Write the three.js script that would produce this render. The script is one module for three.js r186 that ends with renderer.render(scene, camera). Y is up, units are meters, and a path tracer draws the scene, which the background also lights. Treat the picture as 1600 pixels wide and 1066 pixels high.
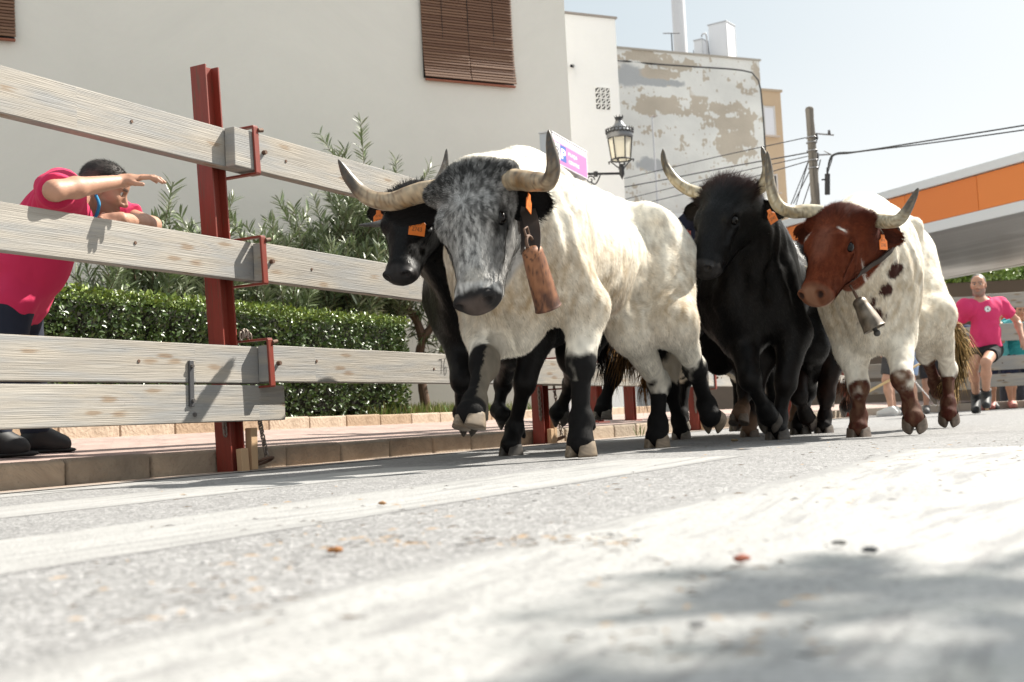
import * as THREE from 'three';
import { mergeGeometries } from 'three/addons/utils/BufferGeometryUtils.js';
import { RoundedBoxGeometry } from 'three/addons/geometries/RoundedBoxGeometry.js';
import { ImprovedNoise } from 'three/addons/math/ImprovedNoise.js';

// ---------------------------------------------------------------- camera, sky, sun, exposure
const clamp = (x, a = 0, b = 1) => Math.min(b, Math.max(a, x));
const smooth = (a, b, x) => { const t = clamp((x - a) / (b - a)); return t * t * (3 - 2 * t); };
const scene = new THREE.Scene();
const FOCAL = 1900;                                     // pixels of a 1600 px wide frame
const camera = new THREE.PerspectiveCamera(2 * Math.atan(533 / FOCAL) * 180 / Math.PI, 1600 / 1066, 0.05, 600);
camera.position.set(0, 0.177, 0);
camera.rotation.order = 'YXZ';
camera.rotation.set(Math.atan(127 / FOCAL), 0, -0.05);
camera.focus = 5.6;
camera.userData.fStop = 4.6;
scene.add(camera);
camera.updateMatrixWorld(true);

const renderer = new THREE.WebGLRenderer({ antialias: true });
renderer.setSize(1024, 682);
renderer.toneMapping = THREE.LinearToneMapping;
renderer.toneMappingExposure = 1.95;
renderer.shadowMap.enabled = true;

const SUN = new THREE.Vector3(0.84, 0.97, -0.45).normalize();   // towards the sun: high on the right, a little behind the herd
const sun = new THREE.DirectionalLight(new THREE.Color(1.0, 0.95, 0.86), 5.0);
sun.position.copy(SUN).multiplyScalar(60);
sun.target.position.set(2, 0, -9);
sun.position.add(sun.target.position);
sun.castShadow = true;
sun.shadow.mapSize.set(4096, 4096);
Object.assign(sun.shadow.camera, { left: -22, right: 22, top: 22, bottom: -22, near: 1, far: 140 });
scene.add(sun, sun.target);

{ // hazy summer sky, one smooth computed panorama
  const w = 512, h = 256, data = new Float32Array(w * h * 4), d = new THREE.Vector3();
  const sn = new ImprovedNoise();
  for (let j = 0; j < h; j++) for (let i = 0; i < w; i++) {
    const lat = ((j + 0.5) / h - 0.5) * Math.PI, lon = ((i + 0.5) / w - 0.5) * 2 * Math.PI;
    d.set(Math.cos(lat) * Math.cos(lon), Math.sin(lat), Math.cos(lat) * Math.sin(lon));
    const e = Math.max(0, d.y), mu = Math.max(0, d.dot(SUN));
    const hz = Math.exp(-e * 3.0), gap = Math.exp(-Math.pow((d.x + 0.02) / 0.42, 2)) * smooth(0.14, 0.34, d.y) * smooth(0.1, -0.3, d.z);
    const cl = 0.5 + 0.5 * sn.noise(d.x * 2.2 + 7, d.y * 5, d.z * 2.2 + 3) + 0.25 * sn.noise(d.x * 5, d.y * 9 + 2, d.z * 5);
    const veil = Math.min(1, Math.max(0, hz * 1.15 + 0.28 * cl * Math.exp(-e * 1.6))) * (1 - 0.8 * gap);
    const glow = 0.30 * Math.pow(mu, 4) + 0.5 * Math.pow(mu, 40);
    const k = (j * w + i) * 4;
    const blue = [0.30, 0.35, 0.385], white = [0.505, 0.515, 0.515];
    for (let c = 0; c < 3; c++) {
      let v = blue[c] * (1 - veil) + white[c] * veil + glow * [1, 0.97, 0.92][c];
      if (d.y < 0) v = [0.34, 0.32, 0.29][c];
      data[k + c] = v;
    }
    data[k + 3] = 1;
  }
  const sky = new THREE.DataTexture(data, w, h, THREE.RGBAFormat, THREE.FloatType);
  sky.mapping = THREE.EquirectangularReflectionMapping;
  sky.magFilter = sky.minFilter = THREE.LinearFilter;
  sky.needsUpdate = true;
  scene.background = sky;
  scene.environment = sky;
  scene.environmentIntensity = 1;
}

// ---------------------------------------------------------------- helpers
function rng(seed) { let a = seed >>> 0; return () => { a = (a + 0x6D2B79F5) | 0; let t = Math.imul(a ^ (a >>> 15), 1 | a); t = (t + Math.imul(t ^ (t >>> 7), 61 | t)) ^ t; return ((t ^ (t >>> 14)) >>> 0) / 4294967296; }; }
const perlin = new ImprovedNoise();
const nz = (x, y, z) => perlin.noise(x + 31.7, y + 11.3, z + 5.9);
const fbm = (x, y, z, o = 4) => { let s = 0, a = 0.5; for (let i = 0; i < o; i++) { s += a * nz(x, y, z); x *= 2.03; y *= 2.03; z *= 2.03; a *= 0.5; } return s; };
const mix = (a, b, t) => a + (b - a) * t;
const mix3 = (a, b, t) => [mix(a[0], b[0], t), mix(a[1], b[1], t), mix(a[2], b[2], t)];
const V = (x, y, z) => new THREE.Vector3(x, y, z);
const counts = {};
function numbered(name) { const n = counts[name] = (counts[name] ?? -1) + 1; return n ? `${name}_${String(n).padStart(3, '0')}` : name; }
function tag(o, label, category, group) { o.userData.label = label; o.userData.category = category; if (group) o.userData.group = group; return o; }
function base(name, label, category, pos = [0, 0, 0], turn = 0, group) {
  const o = new THREE.Group(); o.name = numbered(name); scene.add(o);
  o.position.set(...pos); o.rotation.y = turn; tag(o, label, category, group); return o;
}
function mesh(name, geo, mat, parent) {
  const m = new THREE.Mesh(Array.isArray(geo) ? mergeGeometries(geo.map((g) => strip(g))) : geo, mat);
  m.castShadow = m.receiveShadow = true; m.name = parent ? name : numbered(name); (parent || scene).add(m); return m;
}
function strip(g) { let q = g.index ? g.toNonIndexed() : g; const o = new THREE.BufferGeometry(); for (const k of ['position', 'normal', 'uv', 'color']) if (q.attributes[k]) o.setAttribute(k, q.attributes[k]); if (!o.attributes.uv) o.setAttribute('uv', new THREE.BufferAttribute(new Float32Array(o.attributes.position.count * 2), 2)); return o; }
function struct(name, geo, mat, parent) { const m = mesh(name, geo, mat, parent); if (!parent) m.userData.kind = 'structure'; return m; }
const box = (x, y, z, sx, sy, sz, r = 0) => { const g = r ? new RoundedBoxGeometry(sx, sy, sz, 1, r) : new THREE.BoxGeometry(sx, sy, sz); g.translate(x, y, z); return g; };
function cyl(a, b, ra, rb = ra, seg = 10) { const A = V(...a), B = V(...b), L = A.distanceTo(B); const g = new THREE.CylinderGeometry(rb, ra, L, seg); g.translate(0, L / 2, 0); g.applyQuaternion(new THREE.Quaternion().setFromUnitVectors(V(0, 1, 0), B.clone().sub(A).normalize())); g.translate(...a); return g; }
function tube(pts, r, seg = 40, rad = 8) { // r: number or function of t
  const c = new THREE.CatmullRomCurve3(pts.map((p) => V(...p)), false, 'centripetal'); const g = new THREE.TubeGeometry(c, seg, 1, rad, false);
  const p = g.attributes.position, q = V(0, 0, 0);
  for (let i = 0; i <= seg; i++) { c.getPointAt(i / seg, q); const R = typeof r === 'number' ? r : r(i / seg); for (let j = 0; j <= rad; j++) { const k = i * (rad + 1) + j; p.setXYZ(k, q.x + (p.getX(k) - q.x) * R, q.y + (p.getY(k) - q.y) * R, q.z + (p.getZ(k) - q.z) * R); } }
  return g;
}
function wave(g, amp, f, seed = 0) { // small uneven displacement along normals
  const p = g.attributes.position, n = g.attributes.normal;
  for (let i = 0; i < p.count; i++) { const d = amp * fbm(p.getX(i) * f + seed, p.getY(i) * f, p.getZ(i) * f, 3) * 2; p.setXYZ(i, p.getX(i) + n.getX(i) * d, p.getY(i) + n.getY(i) * d, p.getZ(i) + n.getZ(i) * d); }
  g.computeVertexNormals(); return g;
}
function paint(g, fn) { const p = g.attributes.position, c = new Float32Array(p.count * 3); for (let i = 0; i < p.count; i++) c.set(fn(p.getX(i), p.getY(i), p.getZ(i), i), i * 3); g.setAttribute('color', new THREE.BufferAttribute(c, 3)); return g; }
const std = (color, roughness = 0.8, extra = {}) => new THREE.MeshStandardMaterial({ color: Array.isArray(color) ? new THREE.Color().setRGB(...color) : color, roughness, ...extra });
function texture(w, h, fn, rx = 1, ry = 1, srgb = true) { // fn(u, v) -> [r, g, b] linear 0..1
  const d = new Uint8Array(w * h * 4), enc = (x) => { x = clamp(x); return 255 * (srgb ? (x < 0.0031308 ? 12.92 * x : 1.055 * Math.pow(x, 1 / 2.4) - 0.055) : x); };
  for (let j = 0; j < h; j++) for (let i = 0; i < w; i++) { const c = fn((i + 0.5) / w, (j + 0.5) / h), k = (j * w + i) * 4; d[k] = enc(c[0]); d[k + 1] = enc(c[1]); d[k + 2] = enc(c[2]); d[k + 3] = 255; }
  const t = new THREE.DataTexture(d, w, h); t.wrapS = t.wrapT = THREE.RepeatWrapping; t.magFilter = THREE.LinearFilter; t.minFilter = THREE.LinearMipmapLinearFilter; t.generateMipmaps = true; t.repeat.set(rx, ry);
  if (srgb) t.colorSpace = THREE.SRGBColorSpace; t.needsUpdate = true; return t;
}
const rad = Math.PI / 180;
// seamless fbm on a unit tile
const tile = (u, v, f, s = 0) => { const a = u * 2 * Math.PI, b = v * 2 * Math.PI, r = f / (2 * Math.PI); return nz(Math.cos(a) * r + s, Math.sin(a) * r + Math.cos(b) * r * 1.3 + s * 2, Math.sin(b) * r + s * 3); };
const tfbm = (u, v, f, s = 0, o = 4) => { let t = 0, a = 0.5; for (let i = 0; i < o; i++) { t += a * tile(u, v, f * (1 << i), s + i * 7.7); a *= 0.5; } return t; };

// the sight line through a point of the frame, and the point on it at a distance or at a height
const camRot = new THREE.Matrix4().extractRotation(camera.matrixWorld);
const ray = (x, y) => V((x - 800) / FOCAL, -(y - 533) / FOCAL, -1).applyMatrix4(camRot);
const at = (x, y, depth) => { const r = ray(x, y); return r.multiplyScalar(depth / -r.z).add(camera.position); };
const ground = (x, y, h = 0) => { const r = ray(x, y); return r.multiplyScalar((h - camera.position.y) / r.y).add(camera.position); };

// the street frame: u along the kerb (away from here), v to the right of the kerb face, y up
const TH = 27.59 * Math.PI / 180, D_ = V(Math.sin(TH), 0, -Math.cos(TH)), N_ = V(Math.cos(TH), 0, Math.sin(TH)), K0 = V(-1.467, 0, -6.115);
const STREET = Math.atan2(Math.cos(TH), Math.sin(TH));
const R = (u, v, y = 0) => { const p = K0.clone().addScaledVector(D_, u).addScaledVector(N_, v); p.y = y; return [p.x, p.y, p.z]; };
const toUV = (p) => { const q = p.clone().sub(K0); return [q.dot(D_), q.dot(N_)]; };
// ---------------------------------------------------------------- ground, road, kerb, pavement
const inStreet = (o) => { o.position.copy(K0); o.rotation.y = STREET; return o; };
const uvMetres = (g, k = 1) => { const p = g.attributes.position, n = g.attributes.normal, uv = new Float32Array(p.count * 2); for (let i = 0; i < p.count; i++) { const ax = Math.abs(n.getX(i)), ay = Math.abs(n.getY(i)), az = Math.abs(n.getZ(i)); const a = ay >= ax && ay >= az ? [p.getX(i), p.getZ(i)] : ax > az ? [p.getZ(i), p.getY(i)] : [p.getX(i), p.getY(i)]; uv[2 * i] = a[0] * k; uv[2 * i + 1] = a[1] * k; } g.setAttribute('uv', new THREE.BufferAttribute(uv, 2)); return g; };
const rs = rng(5);
{
  const N = 1024, grain = new Float32Array(N * N), r = rng(77); // aggregate: little pale and dark stones
  for (let i = 0; i < N * N; i++) grain[i] = r() * 0.35;
  for (let s = 0; s < 26000; s++) { const x = r() * N, y = r() * N, R = 2 + r() * r() * 8, v = r(); for (let j = -R; j <= R; j++) for (let i = -R; i <= R; i++) { const d = Math.hypot(i, j * (0.7 + 0.6 * v)); if (d < R) { const k = ((y + j + N) % N | 0) * N + ((x + i + N) % N | 0); grain[k] = v * 0.9 + 0.1 * r() + 0.1 * (1 - d / R); } } }
  const g = (u, v) => grain[(((v % 1) * N) | 0) * N + (((u % 1) * N) | 0)];
  const tarCol = texture(N, N, (u, v) => { const b = 0.12 + 0.29 * g(u, v) + 0.05 * tfbm(u, v, 4, 3) + 0.03 * tfbm(u, v, 16, 1); return [b * 1.02, b, b * 0.985]; });
  const tarBump = texture(N, N, (u, v) => { const b = g(u, v); return [b, b, b]; }, 1, 1, false);
  const asphalt = new THREE.MeshStandardMaterial({ map: tarCol, bumpMap: tarBump, bumpScale: 0.003, roughness: 0.86 });
  const plane = new THREE.PlaneGeometry(600, 600, 1, 1).rotateX(-Math.PI / 2); uvMetres(plane, 1 / 0.9);
  inStreet(struct('road', plane, asphalt));
  // worn white crossing bars, parallel to the kerb
  const barTex = texture(1024, 512, (u, v) => {
    const wear = tfbm(u, v, 9, 5) + 0.8 * tfbm(u, v, 40, 2), edge = Math.min(v, 1 - v), e2 = smooth(0, 0.09, edge + 0.09 * tfbm(u, v, 30, 9)); let k = 0.85 * smooth(-0.42, 0.0, wear) * e2;
    const gr = g(u * 4, v), tone = 0.40 + 0.13 * tfbm(u, v, 5, 8) - 0.10 * smooth(0.5, 0.9, gr); return mix3([0.25, 0.245, 0.24], [tone, tone * 0.985, tone * 0.955], k);
  });
  const bb = tarBump.clone(); bb.repeat.set(5.4, 0.62); bb.needsUpdate = true;
  const bar = new THREE.MeshStandardMaterial({ map: barTex, bumpMap: bb, bumpScale: 0.0016, roughness: 0.6 });
  [[0.02, 0.5], [1.04, 1.56], [2.15, 2.70], [3.30, 4.24], [4.8, 5.35], [5.9, 6.45]].forEach(([a, b], i) => {
    const L = 4.9 + 0.2 * nz(i * 3, 1, 2), q = new THREE.PlaneGeometry(L, b - a, 40, 6).rotateX(-Math.PI / 2); const p = q.attributes.position;
    for (let k = 0; k < p.count; k++) { const ed = Math.abs(Math.abs(p.getZ(k)) - (b - a) / 2) < 1e-4; if (ed) p.setZ(k, p.getZ(k) + 0.012 * nz(p.getX(k) * 6, i * 3, 1)); }
    q.translate(-0.18 - L / 2 + 0.06 * i, 0.0009, (a + b) / 2); inStreet(struct('crossing_bar', q, bar));
  });
  // the dusty channel along the kerb
  const dust = texture(512, 128, (u, v) => { const k = 0.5 + 1.2 * tfbm(u, v, 9, 4); return mix3([0.33, 0.30, 0.27], [0.44, 0.29, 0.19], clamp(k * smooth(1, 0.2, v))); }); dust.repeat.set(14, 1);
  const ch = new THREE.PlaneGeometry(40, 0.24).rotateX(-Math.PI / 2); ch.translate(10, 0.0045, 0.115); const cu = ch.attributes.uv; for (let i = 0; i < cu.count; i++) cu.setY(i, 1 - cu.getY(i));
  inStreet(struct('road_channel', ch, new THREE.MeshStandardMaterial({ map: dust, bumpMap: tarBump, bumpScale: 0.002, roughness: 0.92 })));
  // sealed seam across the road
  { const pts = []; for (let i = 0; i <= 24; i++) { const px = 1000 + i * 40, py = 703 - i * 1.9 + 1.2 * nz(i * 0.7, 2, 3); pts.push(ground(px, Math.max(py, 662))); }
    const pos = [], ix = []; pts.forEach((p, i) => { const w = 0.012 + 0.01 * Math.abs(nz(i * 1.3, 4, 1)); pos.push(p.x, 0.006, p.z - w, p.x, 0.006, p.z + w); if (i) ix.push(2 * i - 2, 2 * i - 1, 2 * i, 2 * i - 1, 2 * i + 1, 2 * i); });
    const q = new THREE.BufferGeometry(); q.setAttribute('position', new THREE.Float32BufferAttribute(pos, 3)); q.setIndex(ix); q.computeVertexNormals(); struct('road_seam', q, std([0.025, 0.025, 0.026], 0.6)); }
  // kerb stones
  const stoneTex = (a, b, s) => texture(512, 512, (u, v) => { const k = clamp(0.5 + 1.3 * tfbm(u, v, 6, s)), p = smooth(0.30, 0.42, tfbm(u, v, 60, s + 2)); return mix3(mix3(a, b, k), a.map((c) => c * 0.45), p * 0.6); });
  const kb = stoneTex([0.37, 0.31, 0.24], [0.27, 0.22, 0.17], 3), kbump = texture(512, 512, (u, v) => { const k = 0.5 + tfbm(u, v, 30, 8, 4); return [k, k, k]; }, 1, 1, false);
  const kerb = base('kerb', 'row of worn tan kerb stones between road and pavement', 'kerb', K0.toArray(), STREET); kerb.userData = { kind: 'structure' };
  const km = [0, 1, 2].map((i) => new THREE.MeshStandardMaterial({ color: new THREE.Color().setRGB(...[[1, 1, 1], [0.86, 0.84, 0.82], [1.08, 1.04, 1.0]][i]), map: kb, bumpMap: kbump, bumpScale: 0.005, roughness: 0.9 }));
  const kg = [0, 1, 2].map((i) => { const q = new RoundedBoxGeometry(0.492, 0.235, 0.14, 3, 0.022); wave(q, 0.004, 9, i * 5); q.translate(0, -0.002, 0); uvMetres(q, 1.4); const uv = q.attributes.uv; for (let k = 0; k < uv.count; k++) uv.setXY(k, uv.getX(k) + i * 0.37, uv.getY(k) + i * 0.21); return q; });
  for (let i = 0; i < 46; i++) { const m = struct('stone', kg[i % 3], km[(i * 7 + (i >> 2)) % 3], kerb); m.position.set(-4.75 + i * 0.5, 0.0 + 0.004 * nz(i, 2, 1), -0.07 + 0.006 * nz(i * 1.7, 1, 5)); m.rotation.y = 0.012 * nz(i * 2.3, 4, 1); }
  // pavement, rising a little to the planting bed
  const pv = new THREE.BufferGeometry(); const A = 0.112, B = 0.212; pv.setAttribute('position', new THREE.Float32BufferAttribute([-8, A, -0.14, 40, A, -0.14, 40, B, -1.78, -8, B, -1.78], 3)); pv.setIndex([0, 1, 2, 0, 2, 3]); pv.setAttribute('uv', new THREE.Float32BufferAttribute([-8, 0, 40, 0, 40, 1.64, -8, 1.64], 2)); pv.computeVertexNormals();
  const pt = texture(512, 512, (u, v) => { const row = Math.floor(v * 8), cu2 = (u * 4 + (row % 2) * 0.5) % 1, cv = (v * 8) % 1, j = Math.min(cu2, 1 - cu2) < 0.03 || Math.min(cv, 1 - cv) < 0.06; const id = nz(Math.floor(u * 4 + (row % 2) * 0.5) * 5.1, row * 3.3, 1), k = 0.9 + 0.3 * id + 0.3 * tfbm(u, v, 20, 3); return j ? [0.22, 0.17, 0.15] : [0.42 * k, 0.31 * k, 0.27 * k]; }); pt.repeat.set(1.2, 1.2);
  inStreet(struct('pavement', pv, new THREE.MeshStandardMaterial({ map: pt, roughness: 0.9 })));
  // edging stones of the bed
  const edging = base('bed_edging', 'low edging of pale stone blocks along the planting bed', 'edging', K0.toArray(), STREET); edging.userData = { kind: 'structure' };
  const et = stoneTex([0.52, 0.42, 0.32], [0.40, 0.31, 0.23], 6), em = [0, 1].map((i) => new THREE.MeshStandardMaterial({ map: et, color: i ? 0xffffff : 0xe6ddd2, bumpMap: kbump, bumpScale: 0.004, roughness: 0.9 })), eg = [0, 1].map((i) => { const q = new RoundedBoxGeometry(0.494, 0.19, 0.1, 2, 0.012); wave(q, 0.003, 8, i * 9); uvMetres(q, 1.4); return q; });
  for (let i = 0; i < 34; i++) { const m = struct('stone', eg[i % 2], em[(i * 5 >> 1) % 2], edging); m.position.set(-6.2 + i * 0.5, 0.207 + 0.004 * nz(i, 1, 9), -1.83); }
  const soil = new THREE.BoxGeometry(20, 0.3, 7, 40, 1, 14); wave(soil, 0.02, 2); soil.translate(0.6, 0.115, -5.39); const sm = texture(256, 256, (u, v) => { const k = 0.6 + tfbm(u, v, 10, 2); return [0.20 * k, 0.15 * k, 0.10 * k]; }); sm.repeat.set(1, 1); uvMetres(soil, 0.7);
  inStreet(struct('planting_bed', soil, new THREE.MeshStandardMaterial({ map: sm, roughness: 1 })));
}
// leaves and crumbs of straw on the road
{
  const r = rng(99), spots = [[522, 869, 0.009, [0.34, 0.15, 0.05]], [1160, 884, 0.008, [0.32, 0.10, 0.06]], [598, 792, 0.008, [0.34, 0.19, 0.09]], [1148, 691, 0.016, [0.25, 0.18, 0.1]], [1360, 870, 0.008, [0.1, 0.1, 0.1]], [1090, 990, 0.006, [0.12, 0.12, 0.12]], [1312, 858, 0.008, [0.11, 0.11, 0.1]]];
  spots.forEach(([x, y, s, c], i) => { const g = new THREE.IcosahedronGeometry(s, 1); g.scale(1.3, 0.45, 0.9); wave(g, s * 0.35, 80, i); const p = ground(x, y); g.translate(p.x, s * 0.4 + 0.005, p.z); const m = mesh('dry_leaf', g, std(c, 0.9)); tag(m, ['curled orange dry leaf alone on the grey asphalt in front', 'small reddish crumb on the shaded white bar at lower right', 'brown leaf scrap on the white bar nearer the kerb', 'straw lump on the road below the black bull', 'rightmost of the two dark crumbs on the shaded bar', 'dark crumb lowest in the shaded foreground', 'left one of the two dark crumbs on the shaded bar'][i], 'leaf'); });
  const pos = [], nor = [], col = []; // chaff: slivers nobody could count
  const zone = [[400, 1000, 845, 870], [560, 1000, 850, 866], [80, 560, 880, 1000], [880, 1300, 860, 1060], [900, 1560, 700, 800], [200, 900, 760, 840], [1000, 1600, 690, 730]];
  for (let i = 0; i < 520; i++) { const z = zone[i % zone.length], p = ground(mix(z[0], z[1], r()), mix(z[2], z[3], r())), a = r() * 6.3, L = 0.004 + 0.012 * r(), w = 0.0012; const dx = Math.cos(a), dz = Math.sin(a), y = 0.010 + 0.003 * r(); pos.push(p.x - dx * L, y, p.z - dz * L, p.x - dz * w, y + 0.002, p.z + dx * w, p.x + dx * L, y, p.z + dz * L); nor.push(0, 1, 0, 0, 1, 0, 0, 1, 0); const c = r() < 0.6 ? [0.36, 0.24, 0.13] : [0.12, 0.11, 0.1]; col.push(...c, ...c, ...c); }
  const g = new THREE.BufferGeometry(); g.setAttribute('position', new THREE.Float32BufferAttribute(pos, 3)); g.setAttribute('normal', new THREE.Float32BufferAttribute(nor, 3)); g.setAttribute('color', new THREE.Float32BufferAttribute(col, 3));
  const m = mesh('chaff', g, std([1, 1, 1], 0.95, { vertexColors: true, side: THREE.DoubleSide })); m.userData = { kind: 'stuff', label: 'scattered straw and pine needle chaff lying over the asphalt', category: 'litter' };
}
// ---------------------------------------------------------------- buildings
// a facade frame: x along the wall to the right, y up, z out of the wall towards the street
function facade(name, label, px, depth, dirAngle) { const p = at(px, 600, depth); return base(name, label, 'building', [p.x, 0, p.z], Math.PI / 2 - dirAngle, undefined); }
function onWall(b, px, py) { b.updateMatrixWorld(true); const inv = b.matrixWorld.clone().invert(), o = camera.position.clone().applyMatrix4(inv), d = ray(px, py).transformDirection(inv), t = -o.z / d.z; return [o.x + d.x * t, o.y + d.y * t]; }
const plaster = (col, amp, s, rep = 0.25) => { const t = texture(512, 512, (u, v) => { const k = 1 + amp * (tfbm(u, v, 3, s) + 0.5 * tfbm(u, v, 14, s + 1) + 0.35 * tfbm(u, v, 60, s + 2)); return col.map((c) => c * k); }); const b = texture(512, 512, (u, v) => { const k = 0.5 + tfbm(u, v, 50, s + 4, 3); return [k, k, k]; }, 1, 1, false); t.repeat.set(rep, rep); b.repeat.set(rep * 2, rep * 2); return new THREE.MeshStandardMaterial({ map: t, bumpMap: b, bumpScale: 0.0003, roughness: 0.92 }); };
{ // cream house behind the hedge
  const b = facade('cream_house', 'cream rendered house wall with brown roller blinds behind the hedge', 690, 14.6, 63 * rad);
  const right = onWall(b, 893, 220)[0], w0 = new THREE.BoxGeometry(14, 12, 7); uvMetres(w0); w0.translate(right - 7, 6, -3.5);
  mesh('wall', w0, plaster([0.77, 0.735, 0.665], 0.06, 3), b);
  const wood = [[0.16, 0.075, 0.038], [0.14, 0.062, 0.03], [0.19, 0.095, 0.05]].map((c) => std(c, 0.6)), cordM = std([0.02, 0.015, 0.012], 0.8), rail = std([0.34, 0.12, 0.07], 0.7), dark = std([0.012, 0.01, 0.01], 0.5);
  const blind = (x0, x1, y0, y1, label) => {
    const o = base('roller_blind', label, 'blind', b.localToWorld(V(x0, y0, 0.015)).toArray(), b.rotation.y, 'roller blinds on the cream house'), W = x1 - x0, H = y1 - y0, n = Math.round(H / 0.036), g = new RoundedBoxGeometry(W / 2 - 0.006, 0.031, 0.012, 1, 0.004);
    mesh('backing', box(W / 2, H / 2, 0.004, W - 0.02, H, 0.006), dark, o);
    const r = rng(8); for (let i = 0; i < n; i++) for (let s = 0; s < 2; s++) { const m = mesh('slat', g, wood[Math.floor(r() * 3)], o); m.position.set(W / 4 + s * W / 2, 0.018 + i * 0.036, 0.018 + 0.004 * r() + 0.05 * Math.pow(1 - i / n, 6)); m.rotation.set(-0.25, 0, 0.004 * (r() - 0.5)); }
    mesh('cord', [0.22, 0.5, 0.78].map((f) => box(W * f, H / 2, 0.030, 0.006, H, 0.004)), cordM, o);
    mesh('bottom_rail', box(W / 2 + 0.01, -0.022, 0.03, W - 0.03, 0.022, 0.04, 0.004), rail, o);
    const fr = mesh('window_frame', [box(W / 2, H + 0.06, -0.012, W + 0.1, 0.06, 0.02)], std([0.5, 0.48, 0.44]), o); return fr;
  };
  const a = onWall(b, 660, 123), c = onWall(b, 803, 134); blind(a[0], c[0], (a[1] + c[1]) / 2, (a[1] + c[1]) / 2 + 1.6, 'brown slatted roller blind hanging on the cream wall, top centre');
  const d = onWall(b, 24, 62); blind(d[0] - 1.0, d[0], d[1], d[1] + 1.5, 'brown slatted roller blind cut by the top left corner');
}
{ // narrow white house with a pierced vent
  const b = facade('white_house', 'plain white house with a pierced block vent beside the cream wall', 930, 21, 65 * rad), L = onWall(b, 888, 100)[0], Rr = onWall(b, 965, 100)[0], T = onWall(b, 962, 30)[1];
  const g = new THREE.BoxGeometry(Rr - L + 2, T, 5); uvMetres(g); g.translate((L - 2 + Rr) / 2, T / 2, -2.5); mesh('wall', g, plaster([0.82, 0.82, 0.81], 0.04, 9), b);
  mesh('coping', box((L - 2 + Rr) / 2, T + 0.02, -2.5, Rr - L + 2.06, 0.035, 5.06), std([0.30, 0.27, 0.25]), b);
  const v0 = onWall(b, 932, 170), v1 = onWall(b, 952, 138), W = (v1[0] - v0[0]) / 3, H = (v1[1] - v0[1]) / 4, dk = std([0.02, 0.02, 0.022], 0.9), wm = std([0.8, 0.8, 0.79], 0.9);
  const vent = mesh('vent', box((v0[0] + v1[0]) / 2, (v0[1] + v1[1]) / 2, 0.002, W * 3, H * 4, 0.008), dk, b);
  const bar = new THREE.CapsuleGeometry(W * 0.13, W * 0.62, 4, 8).rotateZ(-Math.PI / 4); const edge = mergeGeometries([strip(bar), strip(box(0, H / 2, 0, W, H * 0.16, 0.03)), strip(box(W / 2, 0, 0, W * 0.16, H, 0.03)), strip(box(-W * 0.42, H * 0.42, 0, W * 0.3, H * 0.3, 0.02)), strip(box(W * 0.42, -H * 0.42, 0, W * 0.3, H * 0.3, 0.02))]);
  for (let i = 0; i < 3; i++) for (let j = 0; j < 4; j++) { const m = mesh('vent_block', edge, wm, vent); m.position.set(v0[0] + (i + 0.5) * W, v0[1] + (j + 0.5) * H, 0.012); }
  mesh('rebar', [889, 891.5, 894].map((px) => { const p = onWall(b, px, 28); return cyl([p[0], T, -0.3], [p[0] - 0.02, T + 0.6, -0.3], 0.008, 0.008, 5); }), std([0.12, 0.12, 0.18], 0.7), b);
}
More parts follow.
